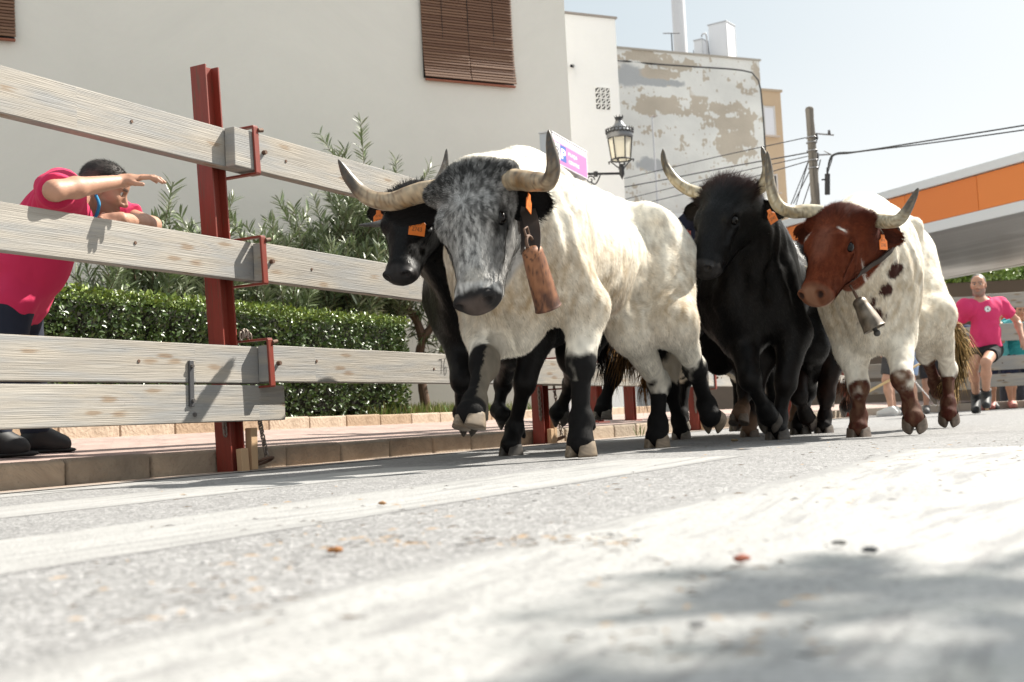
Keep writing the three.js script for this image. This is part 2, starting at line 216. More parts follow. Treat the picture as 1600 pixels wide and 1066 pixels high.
{ // tall house with peeling paint
  const b = facade('weathered_house', 'tall house wall with white paint peeling off beige render', 1080, 40, 66 * rad), L = onWall(b, 966, 200)[0], Rr = onWall(b, 1193, 200)[0], T = onWall(b, 1080, 86)[1];
  const W = Rr - L, H0 = onWall(b, 1080, 320)[1], blobs = [ // patches where the paint has gone: centre and size in the wall, 0..1 from left and top
    [0.20, 0.04, 0.26, 0.045, 1], [0.40, 0.06, 0.22, 0.05, 1], [0.22, 0.14, 0.22, 0.06, 0.9], [0.28, 0.33, 0.28, 0.07, 1], [0.55, 0.30, 0.14, 0.06, 0.6], [0.75, 0.38, 0.24, 0.12, 1], [0.78, 0.55, 0.22, 0.13, 1], [0.90, 0.17, 0.09, 0.05, 0.7], [0.97, 0.10, 0.05, 0.1, 0.5], [0.25, 0.47, 0.16, 0.04, 0.35], [0.6, 0.68, 0.14, 0.03, 0.3], [0.95, 0.8, 0.06, 0.05, 0.4], [0.62, 0.1, 0.1, 0.05, 0.4]];
  const tx = texture(1024, 1024, (u, v) => {
    const x = u, y = (1 - v); let m = 0; for (const q of blobs) m = Math.max(m, q[4] * smooth(1.35, 0.4, Math.hypot((x - q[0]) / q[2], (y - q[1]) / q[3])));
    const n = fbm(x * 9, y * 14, 3, 5) * 1.1 + 0.5 * fbm(x * 40, y * 30, 8, 3) + 0.25 * nz(x * 60, y * 12, 1); let bare = smooth(0.38, 0.48, m * 0.8 + n * 1.35);
    bare = Math.max(bare, 0.7 * smooth(0.36, 0.42, fbm(x * 30 + 5, y * 22, 4, 3) + 0.04)); bare *= 1 - smooth(0.03, 0.015, Math.abs(y - 0.235 - 0.03 * (x - 0.5)) + 0.01 * n) * smooth(0.45, 0.55, x);
    let c = mix3([0.77, 0.755, 0.715], [0.53, 0.46, 0.375], bare); const t = 0.94 + 0.25 * fbm(x * 4, y * 5, 1, 4); c = c.map((q) => q * t);
    const cem = Math.max(smooth(1.2, 0.7, Math.hypot((x - 0.08) / 0.12, (y - 0.17) / 0.07) + n * 0.5), smooth(1.2, 0.8, Math.hypot((x - 0.25) / 0.2, (y - 0.19) / 0.025) + n * 0.6), smooth(1.2, 0.8, Math.hypot((x - 0.2) / 0.1, (y - 0.71) / 0.045) + n * 0.6)); c = mix3(c, [0.42, 0.425, 0.43], cem);
    return y > 1 ? [0.78, 0.78, 0.76] : c;
  });
  const H = T - H0 + 0.3, g = new THREE.BoxGeometry(W, H, 8); g.translate(L + W / 2, T - H / 2, -4); tx.wrapS = tx.wrapT = THREE.ClampToEdgeWrapping; const bp = texture(512, 512, (u, v) => { const k = 0.5 + tfbm(u, v, 40, 4, 3); return [k, k, k]; }, 2, 2, false);
  mesh('upper_wall', g, new THREE.MeshStandardMaterial({ map: tx, bumpMap: bp, bumpScale: 0.01, roughness: 0.95 }), b);
  const lw = new THREE.BoxGeometry(W, T - H - 0.002, 8); uvMetres(lw); lw.translate(L + W / 2, (T - H) / 2, -4); mesh('lower_wall', lw, plaster([0.78, 0.78, 0.76], 0.1, 4), b);
  mesh('coping', box(L + W / 2, T + 0.03, -4, W + 0.1, 0.06, 8.1), std([0.40, 0.36, 0.31]), b);
  const cable = [[893, 103], [930, 99], [962, 94], [1010, 99], [1080, 104], [1160, 110], [1176, 114], [1185, 125], [1192, 175], [1196, 235]].map(([x, y]) => at(x, y, x < 966 ? mix(20.5, 39, smooth(893, 966, x)) : 39.6).toArray());
  tag(mesh('wall_cable', tube(cable, 0.028, 80, 5), std([0.03, 0.03, 0.03], 0.7)), 'black cable running along the top of the peeling wall and down its corner', 'cable');
  const roofY = T + 0.06, P2 = (x, y, d) => { const p = at(x, y, d); return p; }, met = std([0.14, 0.14, 0.15], 0.5, { metalness: 0.6 }), wht = plaster([0.74, 0.75, 0.77], 0.05, 2);
  const stand2 = (name, label, cat, px, d) => { const p = at(px, 200, d); return base(name, label, cat, [p.x, roofY, p.z], b.rotation.y); };
  const ch = stand2('chimney_mast', 'tall pale round chimney pipe on the roof of the peeling house', 'chimney', 1071, 42.5); mesh('pipe', [cyl([0, 0, 0], [0.02, 8, 0], 0.24, 0.23, 20)], std([0.64, 0.64, 0.66], 0.6), ch); mesh('collar', [cyl([0, 0, 0], [0, 0.10, 0], 0.42, 0.40, 20)], wht, ch);
  const tk = (px, w, y0, label, d) => { const o = stand2('roof_cabinet', label, 'cabinet', px, d), top = at(px, y0, d).y - roofY; mesh('casing', box(0, top / 2, 0, w, top, w * 0.95, 0.02), std([0.78, 0.79, 0.82], 0.5), o); mesh('lid', box(0, top + 0.015, 0, w + 0.05, 0.04, w + 0.02, 0.01), std([0.5, 0.51, 0.53], 0.5), o); mesh('corner_trim', [-1, 1].map((s) => box(s * (w / 2 + 0.002), top / 2, w * 0.48, 0.025, top - 0.02, 0.025)), std([0.6, 0.61, 0.63]), o); o.rotation.y += 0.55; };
  tk(1137, 0.72, 40, 'tall white box standing on the flat roof, right of the chimney pipe', 42); tk(1102, 0.34, 64, 'short white box between the chimney pipe and the tall roof box', 42);
  const an = stand2('roof_antenna', 'thin T shaped antenna on the roof left of the chimney pipe', 'antenna', 1058, 41), ah = at(1058, 52, 41).y - roofY; mesh('mast', cyl([0, 0, 0], [0, ah, 0], 0.025, 0.02, 6), met, an); mesh('crossbar', cyl([-0.33, ah - 0.02, 0], [0.33, ah + 0.04, 0], 0.02, 0.02, 6), met, an);
  const pp = stand2('vent_pipe', 'hooked metal vent pipe on the roof beside the white boxes', 'pipe', 1112, 41.4), ph = at(1110, 52, 41.4).y - roofY; mesh('pipe', tube([[0, 0, 0], [0.02, ph - 0.1, 0], [-0.02, ph, 0], [-0.14, ph - 0.04, 0], [-0.18, ph - 0.12, 0]], 0.03, 30, 8), std([0.5, 0.5, 0.52], 0.4), pp); mesh('stay', cyl([0.1, 0, 0], [0.06, ph * 0.75, 0], 0.022, 0.022, 6), met, pp);
  const th = stand2('thin_rod', 'short thin rod upright on the roof edge left of the small white box', 'rod', 1091, 41); mesh('rod', cyl([0, 0, 0], [0, 0.3, 0], 0.02, 0.016, 6), met, th);
  // thin pipe mast in front of the wall
  const mp = at(1040, 500, 30), mt = at(1040, 182, 30); const ms = base('thin_mast', 'thin grey mast with a small star head before the peeling wall', 'mast', [mp.x, 0, mp.z]); mesh('pole', cyl([0, 0, 0], [-0.04, mt.y, 0], 0.03, 0.022, 8), std([0.42, 0.42, 0.44], 0.5), ms); mesh('head', [0, 1, 2, 3].map((k) => cyl([0, mt.y, 0], [0.1 * Math.cos(k * 1.57), mt.y + 0.03, 0.1 * Math.sin(k * 1.57)], 0.016, 0.01, 5)), std([0.35, 0.3, 0.28]), ms);
}
{ // tan house behind
  const b = facade('tan_house', 'tan house with a white shuttered window at the right of the peeling wall', 1208, 46, 66 * rad), L = onWall(b, 1170, 200)[0], Rr = onWall(b, 1223, 200)[0], T = onWall(b, 1206, 143)[1];
  const g = new THREE.BoxGeometry(Rr - L, T, 6); uvMetres(g); g.translate((L + Rr) / 2, T / 2, -3); mesh('wall', g, plaster([0.50, 0.37, 0.25], 0.08, 7), b); mesh('coping', box((L + Rr) / 2, T + 0.04, -3, Rr - L + 0.14, 0.09, 6.1), std([0.42, 0.33, 0.24]), b);
  const win = (x0, x1, y0, y1, col) => { const p = onWall(b, x0, y1), q = onWall(b, x1, y0), w = mesh('window', box((p[0] + q[0]) / 2, (p[1] + q[1]) / 2, 0.0, q[0] - p[0], q[1] - p[1], 0.03), std(col, 0.4), b); const W = q[0] - p[0], Hh = q[1] - p[1]; mesh('frame', [box(p[0], (p[1] + q[1]) / 2, 0.01, 0.05, Hh + 0.1, 0.07), box(q[0], (p[1] + q[1]) / 2, 0.01, 0.05, Hh + 0.1, 0.07), box((p[0] + q[0]) / 2, q[1], 0.01, W - 0.06, 0.05, 0.07)], std([0.55, 0.52, 0.5]), w); mesh('sill', box((p[0] + q[0]) / 2, p[1] - 0.05, 0.05, W + 0.25, 0.06, 0.16), std([0.5, 0.42, 0.36]), w); };
  win(1195, 1209, 168, 211, [0.66, 0.66, 0.70]); win(1206, 1213, 274, 300, [0.03, 0.03, 0.035]);
}
{ // filling station roof on the right
  const p0 = at(1600, 331, 29), g = V(-0.4, 0, -0.917), turn = Math.atan2(g.z, -g.x); // local x runs along the fascia towards the right
  const b = base('canopy_roof', 'wide flat canopy roof with orange fascia panels and white edges at right', 'canopy', [p0.x, 0, p0.z], turn); b.updateMatrixWorld(true);
  const yb = p0.y, hOf = (x, y) => { const inv = b.matrixWorld.clone().invert(), o = camera.position.clone().applyMatrix4(inv), d = ray(x, y).transformDirection(inv), t = -o.z / d.z; return o.y + d.y * t; };
  const y1 = hOf(1600, 312), y2 = hOf(1600, 253), y3 = hOf(1600, 237), X0 = -14, X1 = 7, D = 8.8; // the roof lies on -z
  const wht = std([0.66, 0.66, 0.65], 0.5), org = [std([0.72, 0.20, 0.028], 0.42), std([0.70, 0.185, 0.026], 0.45)];
  mesh('lower_trim', box((X0 + X1) / 2, (yb + y1) / 2, -0.15, X1 - X0, y1 - yb - 0.01, 0.3, 0.02), wht, b); mesh('upper_trim', box((X0 + X1) / 2, (y2 + y3) / 2 + 0.005, -0.13, X1 - X0 + 0.1, y3 - y2 - 0.01, 0.36, 0.02), wht, b);
  const pt = 2.62; let i = 0; for (let x = -1.45 - pt * 6; x < X1; x += pt, i++) { const a = Math.max(x, X0), e = Math.min(x + pt, X1); if (e - a < 0.1) continue; mesh('fascia_panel', box((a + e) / 2, (y1 + y2) / 2, -0.14, e - a - 0.014, y2 - y1 - 0.008, 0.22, 0.01), org[i % 2], b); }
  mesh('roof_slab', box((X0 + X1) / 2, y3 - 0.1, -D / 2 - 0.3, X1 - X0, 0.16, D), std([0.4, 0.4, 0.4]), b);
  const sf = [std([0.78, 0.77, 0.75], 0.35), std([0.82, 0.81, 0.79], 0.35), std([0.70, 0.69, 0.67], 0.35)], r = rng(4); for (let z = 0; z < 20; z++) { const m = mesh('soffit_strip', box((X0 + X1) / 2, yb + 0.06, -0.33 - (z + 0.5) * D / 20, X1 - X0, 0.04, D / 20 - 0.02), sf[Math.floor(r() * 3)], b); }
  mesh('far_fascia', box((X0 + X1) / 2, (yb + y3) / 2, -D - 0.45, X1 - X0, y3 - yb, 0.24), wht, b); mesh('side_fascia', box(X0 - 0.12, (yb + y3) / 2, -D / 2 - 0.2, 0.24, y3 - yb - 0.02, D + 0.3), wht, b);
  mesh('column', [box(-3.0, yb / 2, -4, 0.4, yb, 0.4, 0.02)], wht, b); mesh('column', [box(6.2, yb / 2, -5, 0.4, yb, 0.4, 0.02)], wht, b); mesh('column', [box(-5.0, yb / 2, -7.5, 0.4, yb, 0.4, 0.02)], wht, b);
}
{ // low brown building under the canopy
  const p = at(1560, 600, 36), b = base('low_building', 'low brown building with a flat roof edge beyond the far fence', 'building', [p.x, 0, p.z], 0), t = at(1560, 446, 36).y; const g = new THREE.BoxGeometry(26, t - 0.5, 5); uvMetres(g); g.translate(4, (t - 0.5) / 2, -2.5); mesh('wall', g, plaster([0.17, 0.13, 0.10], 0.1, 12), b); mesh('roof_edge', [box(4, t - 0.2, -2.3, 26.6, 0.6, 5.6, 0.05)], std([0.20, 0.15, 0.11], 0.7), b); mesh('gutter', box(4, t - 0.56, 0.56, 26.4, 0.1, 0.14, 0.03), std([0.1, 0.08, 0.07], 0.6), b);
}
// ---------------------------------------------------------------- the timber barrier
const KN = {}; for (const s of [1, 2.6, 4.3]) { const r = rng(s * 100); KN[s] = Array.from({ length: 5 + Math.floor(r() * 4) }, () => [0.04 + 0.92 * r(), 0.15 + 0.7 * r()]); }
const woodTex = (() => { const t = (s) => texture(1024, 256, (u, v) => {
  const warp = 0.06 * tfbm(u, v, 3, s), gr = tfbm(u * 1, v + warp, 2, s + 4) ; const knots = KN[s]; let kd = 0, kw = 0;
  for (const [a, b] of knots) { const d = Math.hypot((u - a) * 9, (v - b) * 2.6) + 0.12 * tile(u, v, 30, s); kd = Math.max(kd, smooth(0.22, 0.07, d)); kw += 0.10 * Math.exp(-d * d * 3) * Math.sign(v - b); }
  const lines = 0.6 * fbm(u * 5 + s, (v + warp + kw) * 42, s, 3), lines2 = 0.7 * fbm(u * 12, (v + warp + kw) * 150, s + 3, 2), stain = fbm(u * 5 + 9, v * 4, s, 5);
  let c = mix3([0.43, 0.395, 0.345], [0.23, 0.205, 0.175], clamp(0.40 + 0.65 * lines + 0.35 * lines2 + 0.7 * gr)); c = mix3(c, [0.29, 0.285, 0.275], clamp(0.35 + 2.2 * stain)); c = mix3(c, [0.19, 0.12, 0.07], kd * 0.9); c = mix3(c, [0.45, 0.38, 0.29], 0.3 * smooth(0.05, 0.25, Math.abs(kw) * 3));
  const crack = smooth(0.012, 0.004, Math.abs(lines + 0.18)) * smooth(0.1, 0.3, stain); return mix3(c, [0.10, 0.085, 0.07], crack * 0.85);
}); return [t(1), t(2.6), t(4.3)]; })();
const woodBump = texture(1024, 256, (u, v) => { const k = 0.5 + fbm(u * 6, v * 80, 2, 3) + 0.3 * fbm(u * 30, v * 200, 5, 2); return [k, k, k]; }, 1, 1, false);
const woodMat = woodTex.map((map) => new THREE.MeshStandardMaterial({ map, bumpMap: woodBump, bumpScale: 0.0025, roughness: 0.85 }));
const redMat = (() => { const map = texture(512, 512, (u, v) => { const k = 1 + 0.25 * tfbm(u, v, 6, 2) + 0.2 * tfbm(u, v, 40, 5), rust = smooth(0.16, 0.34, tfbm(u, v, 9, 8) + 0.3 * tfbm(u, v, 50, 1)); return mix3([0.215 * k, 0.034 * k, 0.020 * k], [0.13, 0.055, 0.032], rust * 0.85); }); return new THREE.MeshStandardMaterial({ map, roughness: 0.5 }); })();
const steelMat = std([0.16, 0.15, 0.145], 0.45, { metalness: 0.7 }), rustMat = std([0.13, 0.075, 0.05], 0.7, { metalness: 0.3 }), chainMat = std([0.24, 0.20, 0.17], 0.5, { metalness: 0.6 }), wedgeMat = std([0.50, 0.33, 0.19], 0.85);
function plank(L, h, t, seed) { // along x from 0, standing in y, thickness in z
  const g = new RoundedBoxGeometry(L, h, t, 2, 0.006); g.translate(L / 2, 0, 0); uvMetres(g); const uv = g.attributes.uv; for (let i = 0; i < uv.count; i++) uv.setXY(i, uv.getX(i) / 2.6 + seed * 0.37, uv.getY(i) / h * 0.92 + 0.5 + (seed % 3) * 0.02);
  const p = g.attributes.position; for (let i = 0; i < p.count; i++) p.setY(i, p.getY(i) + 0.004 * nz(p.getX(i) * 1.2, seed, 3)); return g;
}
const along = (px, py, v) => { const r = ray(px, py), o = camera.position.clone().sub(K0), ov = o.dot(N_), rv = r.dot(N_), t = (v - ov) / rv; const q = o.addScaledVector(r, t); return [q.dot(D_), q.y + K0.y]; }; // u, height where a sight line meets the plane v
const POSTS = [-3.6, -0.02, 3.46, 6.95, 10.4, 13.9], T_ = 0.062, FRONT = 0.145;
const level = (y, u) => y - 0.0;
const RAILS = [1.60, 1.045, 0.53];
const linkG = new THREE.TorusGeometry(0.016, 0.0046, 6, 10); linkG.scale(0.72, 1.25, 1);
function chain(parent, a, b, sag, n) { const parts = []; for (let i = 0; i < n; i++) { const t = (i + 0.5) / n, y = mix(a[1], b[1], t) - sag * 4 * t * (1 - t), g = linkG.clone(); if (i % 2) g.rotateY(Math.PI / 2); g.rotateZ((a[0] - b[0]) * -0.9); g.translate(mix(a[0], b[0], t), y, mix(a[2], b[2], t)); parts.push(g); } return mesh('chain', parts, chainMat, parent); }
POSTS.forEach((u, i) => {
  const o = base('fence_post', ['red steel fence post out past the left edge', 'red steel H post nearest the camera, with three clamps and a chain', 'red steel fence post behind the front hooves of the grey-faced ox', 'red steel fence post left of the black bull\'s legs, chain hanging beside it', 'red steel fence post hidden behind the black bull', 'last red steel fence post, behind the red-headed ox'][i], 'post', R(u, 0.06), STREET, 'red steel posts of the timber barrier');
  if (i === 1) o.rotation.z = 0.05;
  const fw = 0.097; // two flanges and a web, open to the sides
  mesh('beam', [box(-0.047, 1.015, 0, 0.010, 2.03, fw, 0.002), box(0.047, 1.015, 0, 0.010, 2.03, fw, 0.002), box(0, 1.015, 0, 0.084, 2.03, 0.009)], redMat, o);
  if (i > 0 && i < 5) for (const y of RAILS) { // strap clamps round both rails
    const s = mesh('clamp', [box(0.125, y, 0.19, 0.038, 0.235, 0.012, 0.003), box(0.125, y + 0.118, 0.068, 0.038, 0.011, 0.25, 0.003), box(0.125, y - 0.118, 0.068, 0.038, 0.011, 0.25, 0.003), box(0.085, y + 0.118, -0.045, 0.08, 0.011, 0.038, 0.003)], redMat, o);
    for (const q of [cyl([0.19, y - 0.005, 0.178], [0.19, y - 0.005, 0.2], 0.013, 0.011, 6), cyl([0.14, y + 0.10, 0.195], [0.175, y + 0.105, 0.195], 0.012, 0.012, 6)]) mesh('bolt', q, rustMat, s);
  }
  mesh('wedge', box(0.0, 0.055, 0.075, 0.055, 0.12, 0.035, 0.004).rotateZ(0.02), wedgeMat, o); const w2 = box(0, 0.1, 0, 0.05, 0.21, 0.04, 0.004); w2.rotateZ(-0.06); w2.translate(0.095, 0.005, 0.05); mesh('wedge', w2, wedgeMat, o);
  if (i > 0) { chain(o, [0.125, 0.44, 0.06], [0.185, 0.05, 0.075], 0, 16); chain(o, [-0.075, 0.42, 0.03], [-0.065, 0.19, 0.03], 0, 11); const ring = new THREE.TorusGeometry(0.048, 0.008, 8, 24); ring.rotateX(1.2); ring.translate(0.19, 0.035, 0.05); mesh('ground_ring', ring, rustMat, o); if (i === 1) chain(o, [0.06, 0.665, 0.06], [0.14, 0.66, 0.06], -0.025, 6); }
});
const railNames = ['top', 'middle', 'bottom'];
for (let s = 0; s < 5; s++) for (let k = 0; k < 3; k++) {
  const u0 = POSTS[s] + (s === 1 ? [-0.11, 0.075, 0.085][k] : -0.06), u1 = POSTS[s + 1] + (s % 2 === 0 ? 0.17 : 0.2), front = s % 2 === 1, L = u1 - u0, g = plank(L, [0.195, 0.195, 0.185][k], T_, s * 3 + k);
  const o = base('barrier_plank', '', 'plank', R(u0, front ? 0.21 : 0.145, RAILS[k] + 0.004 * nz(s, k, 2)), STREET, 'weathered planks of the timber barrier');
  const where = ['in the left span, in front of the man', 'between the nearest post and the hidden second post', 'in the span behind the grey-faced ox', 'in the span behind the black bull', 'in the last span behind the red-headed ox'][s]; o.userData.label = `${railNames[k]} weathered grey plank ${where}`;
  mesh('board', g, woodMat[(s * 2 + k) % 3], o);
  const nails = []; for (let n = 0; n < 3; n++) nails.push(cyl([0.4 + n * L * 0.33, 0.03 * nz(n, s, k), T_ / 2 - 0.002], [0.4 + n * L * 0.33, 0.03 * nz(n, s, k), T_ / 2 + 0.004], 0.009, 0.008, 6)); for (const q of nails) mesh('bolt', q, rustMat, o);
  if (s === 1 && k === 2) { const [uu] = along(690, 580, 0.24), c = document.createElement('canvas'); c.width = 128; c.height = 128; const x = c.getContext('2d'); x.clearRect(0, 0, 128, 128); x.strokeStyle = '#5a5754'; x.lineWidth = 4.5; x.lineCap = 'round'; x.lineJoin = 'round'; x.beginPath(); x.moveTo(22, 26); x.lineTo(50, 24); x.lineTo(45, 60); x.lineTo(38, 98); x.moveTo(88, 16); x.bezierCurveTo(66, 40, 60, 100, 76, 104); x.bezierCurveTo(92, 106, 98, 70, 88, 66); x.bezierCurveTo(80, 62, 70, 76, 68, 84); x.stroke(); const t = new THREE.CanvasTexture(c); t.colorSpace = THREE.SRGBColorSpace; const q = new THREE.PlaneGeometry(0.15, 0.15); q.translate(uu - u0 + 0.02, 0.012, T_ / 2 + 0.0025); mesh('number_mark', q, new THREE.MeshStandardMaterial({ map: t, transparent: true, roughness: 0.9 }), o); }
}
{ // the lower kick board hung under the left span
  const o = base('barrier_plank', 'short wide kick board hung under the bottom plank at left, with rounded end', 'plank', R(POSTS[0], 0.145, 0.337), STREET, 'weathered planks of the timber barrier'), L = along(438, 628, FRONT)[0] - POSTS[0];
  mesh('board', plank(L, 0.178, T_, 7), woodMat[1], o); const [ub] = along(289, 600, FRONT), x = ub - POSTS[0], st = box(0, 0, 0, 0.028, 0.215, 0.012, 0.002); st.rotateZ(-0.02); st.translate(x, 0.095, T_ / 2 + 0.007); const str = mesh('hinge_strap', st, std([0.10, 0.10, 0.105], 0.5, { metalness: 0.5 }), o); for (const q of [cyl([x, 0.175, T_ / 2 + 0.01], [x, 0.175, T_ / 2 + 0.024], 0.010, 0.009, 6), cyl([x, 0.015, T_ / 2 + 0.01], [x, 0.015, T_ / 2 + 0.024], 0.010, 0.009, 6)]) mesh('bolt', q, steelMat, str); mesh('bolt', cyl([x + 0.02, -0.05, T_ / 2 - 0.002], [x + 0.02, -0.05, T_ / 2 + 0.012], 0.011, 0.009, 6), steelMat, o);
}
{ // red posts standing behind the barrier
  [[0, 930, 'wider red steel post standing on the pavement behind the barrier', 0.16], [1, 985, 'narrow red steel post on the pavement behind the barrier, right of the wider one', 0.07]].forEach(([i, px, label, w]) => { const v = -0.55, r = ray(px, 640), o = camera.position.clone().sub(K0), t = (v - o.dot(N_)) / r.dot(N_), u = o.addScaledVector(r, t).dot(D_); const g = base('pavement_post', label, 'post', R(u, v, 0.13), STREET); mesh('beam', [box(-w / 2, 0.45, 0, 0.01, 0.9, 0.1, 0.002), box(w / 2, 0.45, 0, 0.01, 0.9, 0.1, 0.002), box(0, 0.45, 0, w - 0.01, 0.9, 0.01)], redMat, g); mesh('foot_plate', box(0, 0.006, 0, w + 0.1, 0.012, 0.18, 0.002), redMat, g); });
}
{ // far barrier closing the street on the right
  const p0 = at(1330, 640, 18.6), p1 = at(1760, 640, 18.2), d = p1.clone().sub(p0), turn = Math.atan2(-d.z, d.x), Lf = Math.hypot(d.x, d.z), hs = [[1.62, 0.23], [1.14, 0.26], [0.68, 0.21], [0.42, 0.19]];
  [0, Lf * 0.5, Lf].forEach((x, i) => { const o = base('fence_post', ['red steel post of the far barrier behind the red-headed ox', 'red steel post of the far barrier behind the runner', 'red steel post of the far barrier past the right edge'][i], 'post', [p0.x + d.x * x / Lf, 0, p0.z + d.z * x / Lf], turn, 'red posts of the far barrier'); mesh('beam', [box(-0.05, 1, -0.06, 0.01, 2, 0.1), box(0.05, 1, -0.06, 0.01, 2, 0.1), box(0, 1, -0.06, 0.09, 2, 0.01)], redMat, o); mesh('wedge', box(0, 0.06, 0.0, 0.05, 0.12, 0.03), wedgeMat, o); });
  for (let s = 0; s < 2; s++) for (let k = 0; k < 4; k++) { const x = s * Lf * 0.5 - 0.05, o = base('barrier_plank', `${['top', 'second', 'third', 'lowest'][k]} plank of the far barrier, ${s ? 'span at the right edge' : 'span behind the red-headed ox'}`, 'plank', [p0.x + d.x * x / Lf, hs[k][0] + 0.02 * s, p0.z + d.z * x / Lf], turn, 'planks of the far barrier'); mesh('board', plank(Lf * 0.5 + 0.1, hs[k][1], 0.05, s * 4 + k + 20).translate(0, 0, s ? 0.055 : 0), woodMat[(s + k) % 3], o); mesh('bolt', cyl([0.3, 0, 0.02], [0.3, 0, 0.035 + s * 0.055], 0.012, 0.01, 6), rustMat, o); }
  const kb = base('far_kerb', 'pale kerb behind the far barrier', 'kerb', [p0.x, 0, p0.z], turn); kb.userData = { kind: 'structure' }; for (let i = 0; i < 14; i++) mesh('stone', box(-0.5 + i * 0.8, 0.06, -0.9, 0.79, 0.12, 0.3, 0.01), std([0.38, 0.34, 0.3], 0.9), kb);
}
// ---------------------------------------------------------------- plants
function leafGeo(L, W, fold = 0.25, n = 3) { // a folded blade along +y, lying in x
  const p = [], ix = []; for (let i = 0; i <= n; i++) { const t = i / n, w = W * Math.pow(Math.sin(Math.PI * (0.06 + 0.92 * t)), 0.75), y = L * t, z = -0.12 * L * t * t; p.push(-w, y, z + fold * w, 0, y, z, w, y, z + fold * w); if (i) { const a = 3 * (i - 1), b = 3 * i; ix.push(a, a + 1, b, a + 1, b + 1, b, a + 1, a + 2, b + 1, a + 2, b + 2, b + 1); } }
  const g = new THREE.BufferGeometry(); g.setAttribute('position', new THREE.Float32BufferAttribute(p, 3)); g.setIndex(ix); g.computeVertexNormals(); return g;
}
function leaves(geo, mat, list, parent, name = 'foliage') { // list of { p, d (axis), n (up side), s, c }
  const m = new THREE.InstancedMesh(geo, mat, list.length), M = new THREE.Matrix4(), x = V(0, 0, 0), y = V(0, 0, 0), z = V(0, 0, 0), col = new THREE.Color();
  list.forEach((q, i) => { y.copy(q.d).normalize(); z.copy(q.n).addScaledVector(y, -q.n.dot(y)); if (z.lengthSq() < 1e-6) z.set(y.z, y.x, y.y); z.normalize(); x.crossVectors(y, z); M.makeBasis(x.clone().multiplyScalar(q.s), y.clone().multiplyScalar(q.s), z.clone().multiplyScalar(q.s)).setPosition(q.p); m.setMatrixAt(i, M); m.setColorAt(i, col.setRGB(...q.c)); });
  m.castShadow = m.receiveShadow = true; m.name = name; m.userData.kind = 'stuff'; parent.add(m); return m;
}
const leafMat = new THREE.MeshPhysicalMaterial({ color: 0xffffff, roughness: 0.34, transmission: 0.22, thickness: 0, side: THREE.DoubleSide });
const dullLeaf = new THREE.MeshPhysicalMaterial({ color: 0xffffff, roughness: 0.38, transmission: 0.25, thickness: 0, side: THREE.DoubleSide });
const barkMat = (() => { const t = texture(256, 256, (u, v) => { const k = 0.7 + 0.8 * fbm(u * 10, v * 30, 2, 4); return [0.16 * k, 0.095 * k, 0.06 * k]; }); return new THREE.MeshStandardMaterial({ map: t, roughness: 0.95 }); })();
const rdir = (r) => { const z = 2 * r() - 1, a = r() * 6.2832, s = Math.sqrt(1 - z * z); return V(s * Math.cos(a), z, s * Math.sin(a)); };
{ // clipped hedge
  const o = base('hedge', 'clipped dark green box hedge behind the barrier with pale new growth on top', 'hedge', K0.toArray(), STREET), r = rng(21), U0 = -6.2, U1 = 4.92, Y0 = 0.27, Y1 = 1.19, Z0 = -2.72, Z1 = -2.02, list = [];
  const surf = (u, y) => 0.10 * fbm(u * 2.1, y * 2.5, 4, 3) + 0.045 * nz(u * 7, y * 7, 1);
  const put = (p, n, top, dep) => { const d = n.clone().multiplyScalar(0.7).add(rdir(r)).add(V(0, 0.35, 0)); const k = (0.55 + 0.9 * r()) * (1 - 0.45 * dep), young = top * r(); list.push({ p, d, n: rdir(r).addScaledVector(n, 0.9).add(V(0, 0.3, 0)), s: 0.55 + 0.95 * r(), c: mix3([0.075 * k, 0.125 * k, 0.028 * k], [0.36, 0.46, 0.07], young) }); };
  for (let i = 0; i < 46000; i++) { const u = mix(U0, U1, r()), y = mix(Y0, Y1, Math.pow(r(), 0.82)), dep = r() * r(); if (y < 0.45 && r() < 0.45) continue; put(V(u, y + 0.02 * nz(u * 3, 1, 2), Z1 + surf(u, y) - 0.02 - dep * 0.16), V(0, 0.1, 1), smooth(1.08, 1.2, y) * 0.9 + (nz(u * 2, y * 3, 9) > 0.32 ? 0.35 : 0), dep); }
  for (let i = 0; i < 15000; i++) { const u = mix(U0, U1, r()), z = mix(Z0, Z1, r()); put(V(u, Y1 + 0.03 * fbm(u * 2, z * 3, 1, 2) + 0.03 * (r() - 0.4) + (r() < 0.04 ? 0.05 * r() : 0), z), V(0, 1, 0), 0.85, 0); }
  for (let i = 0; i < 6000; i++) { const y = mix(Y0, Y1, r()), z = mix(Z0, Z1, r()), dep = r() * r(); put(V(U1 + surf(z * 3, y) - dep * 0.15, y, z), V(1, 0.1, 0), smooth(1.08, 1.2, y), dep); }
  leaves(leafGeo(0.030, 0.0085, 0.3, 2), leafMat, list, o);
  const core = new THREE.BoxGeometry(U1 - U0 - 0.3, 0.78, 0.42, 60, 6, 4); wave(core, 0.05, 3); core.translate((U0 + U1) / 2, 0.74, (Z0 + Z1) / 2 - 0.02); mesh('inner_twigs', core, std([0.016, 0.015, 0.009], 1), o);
  const st = []; for (let i = 0; i < 70; i++) { const u = mix(U0, U1, (i + r()) / 70), z = mix(-2.5, -2.12, r()); st.push(tube([[u, 0.2, z], [u + 0.04 * (r() - 0.5), 0.45, z + 0.03], [u + 0.2 * (r() - 0.5), 0.8, z + 0.1 * (r() - 0.5)]], 0.009, 6, 5)); } mesh('stem', st, barkMat, o).userData.kind = 'stuff';
}
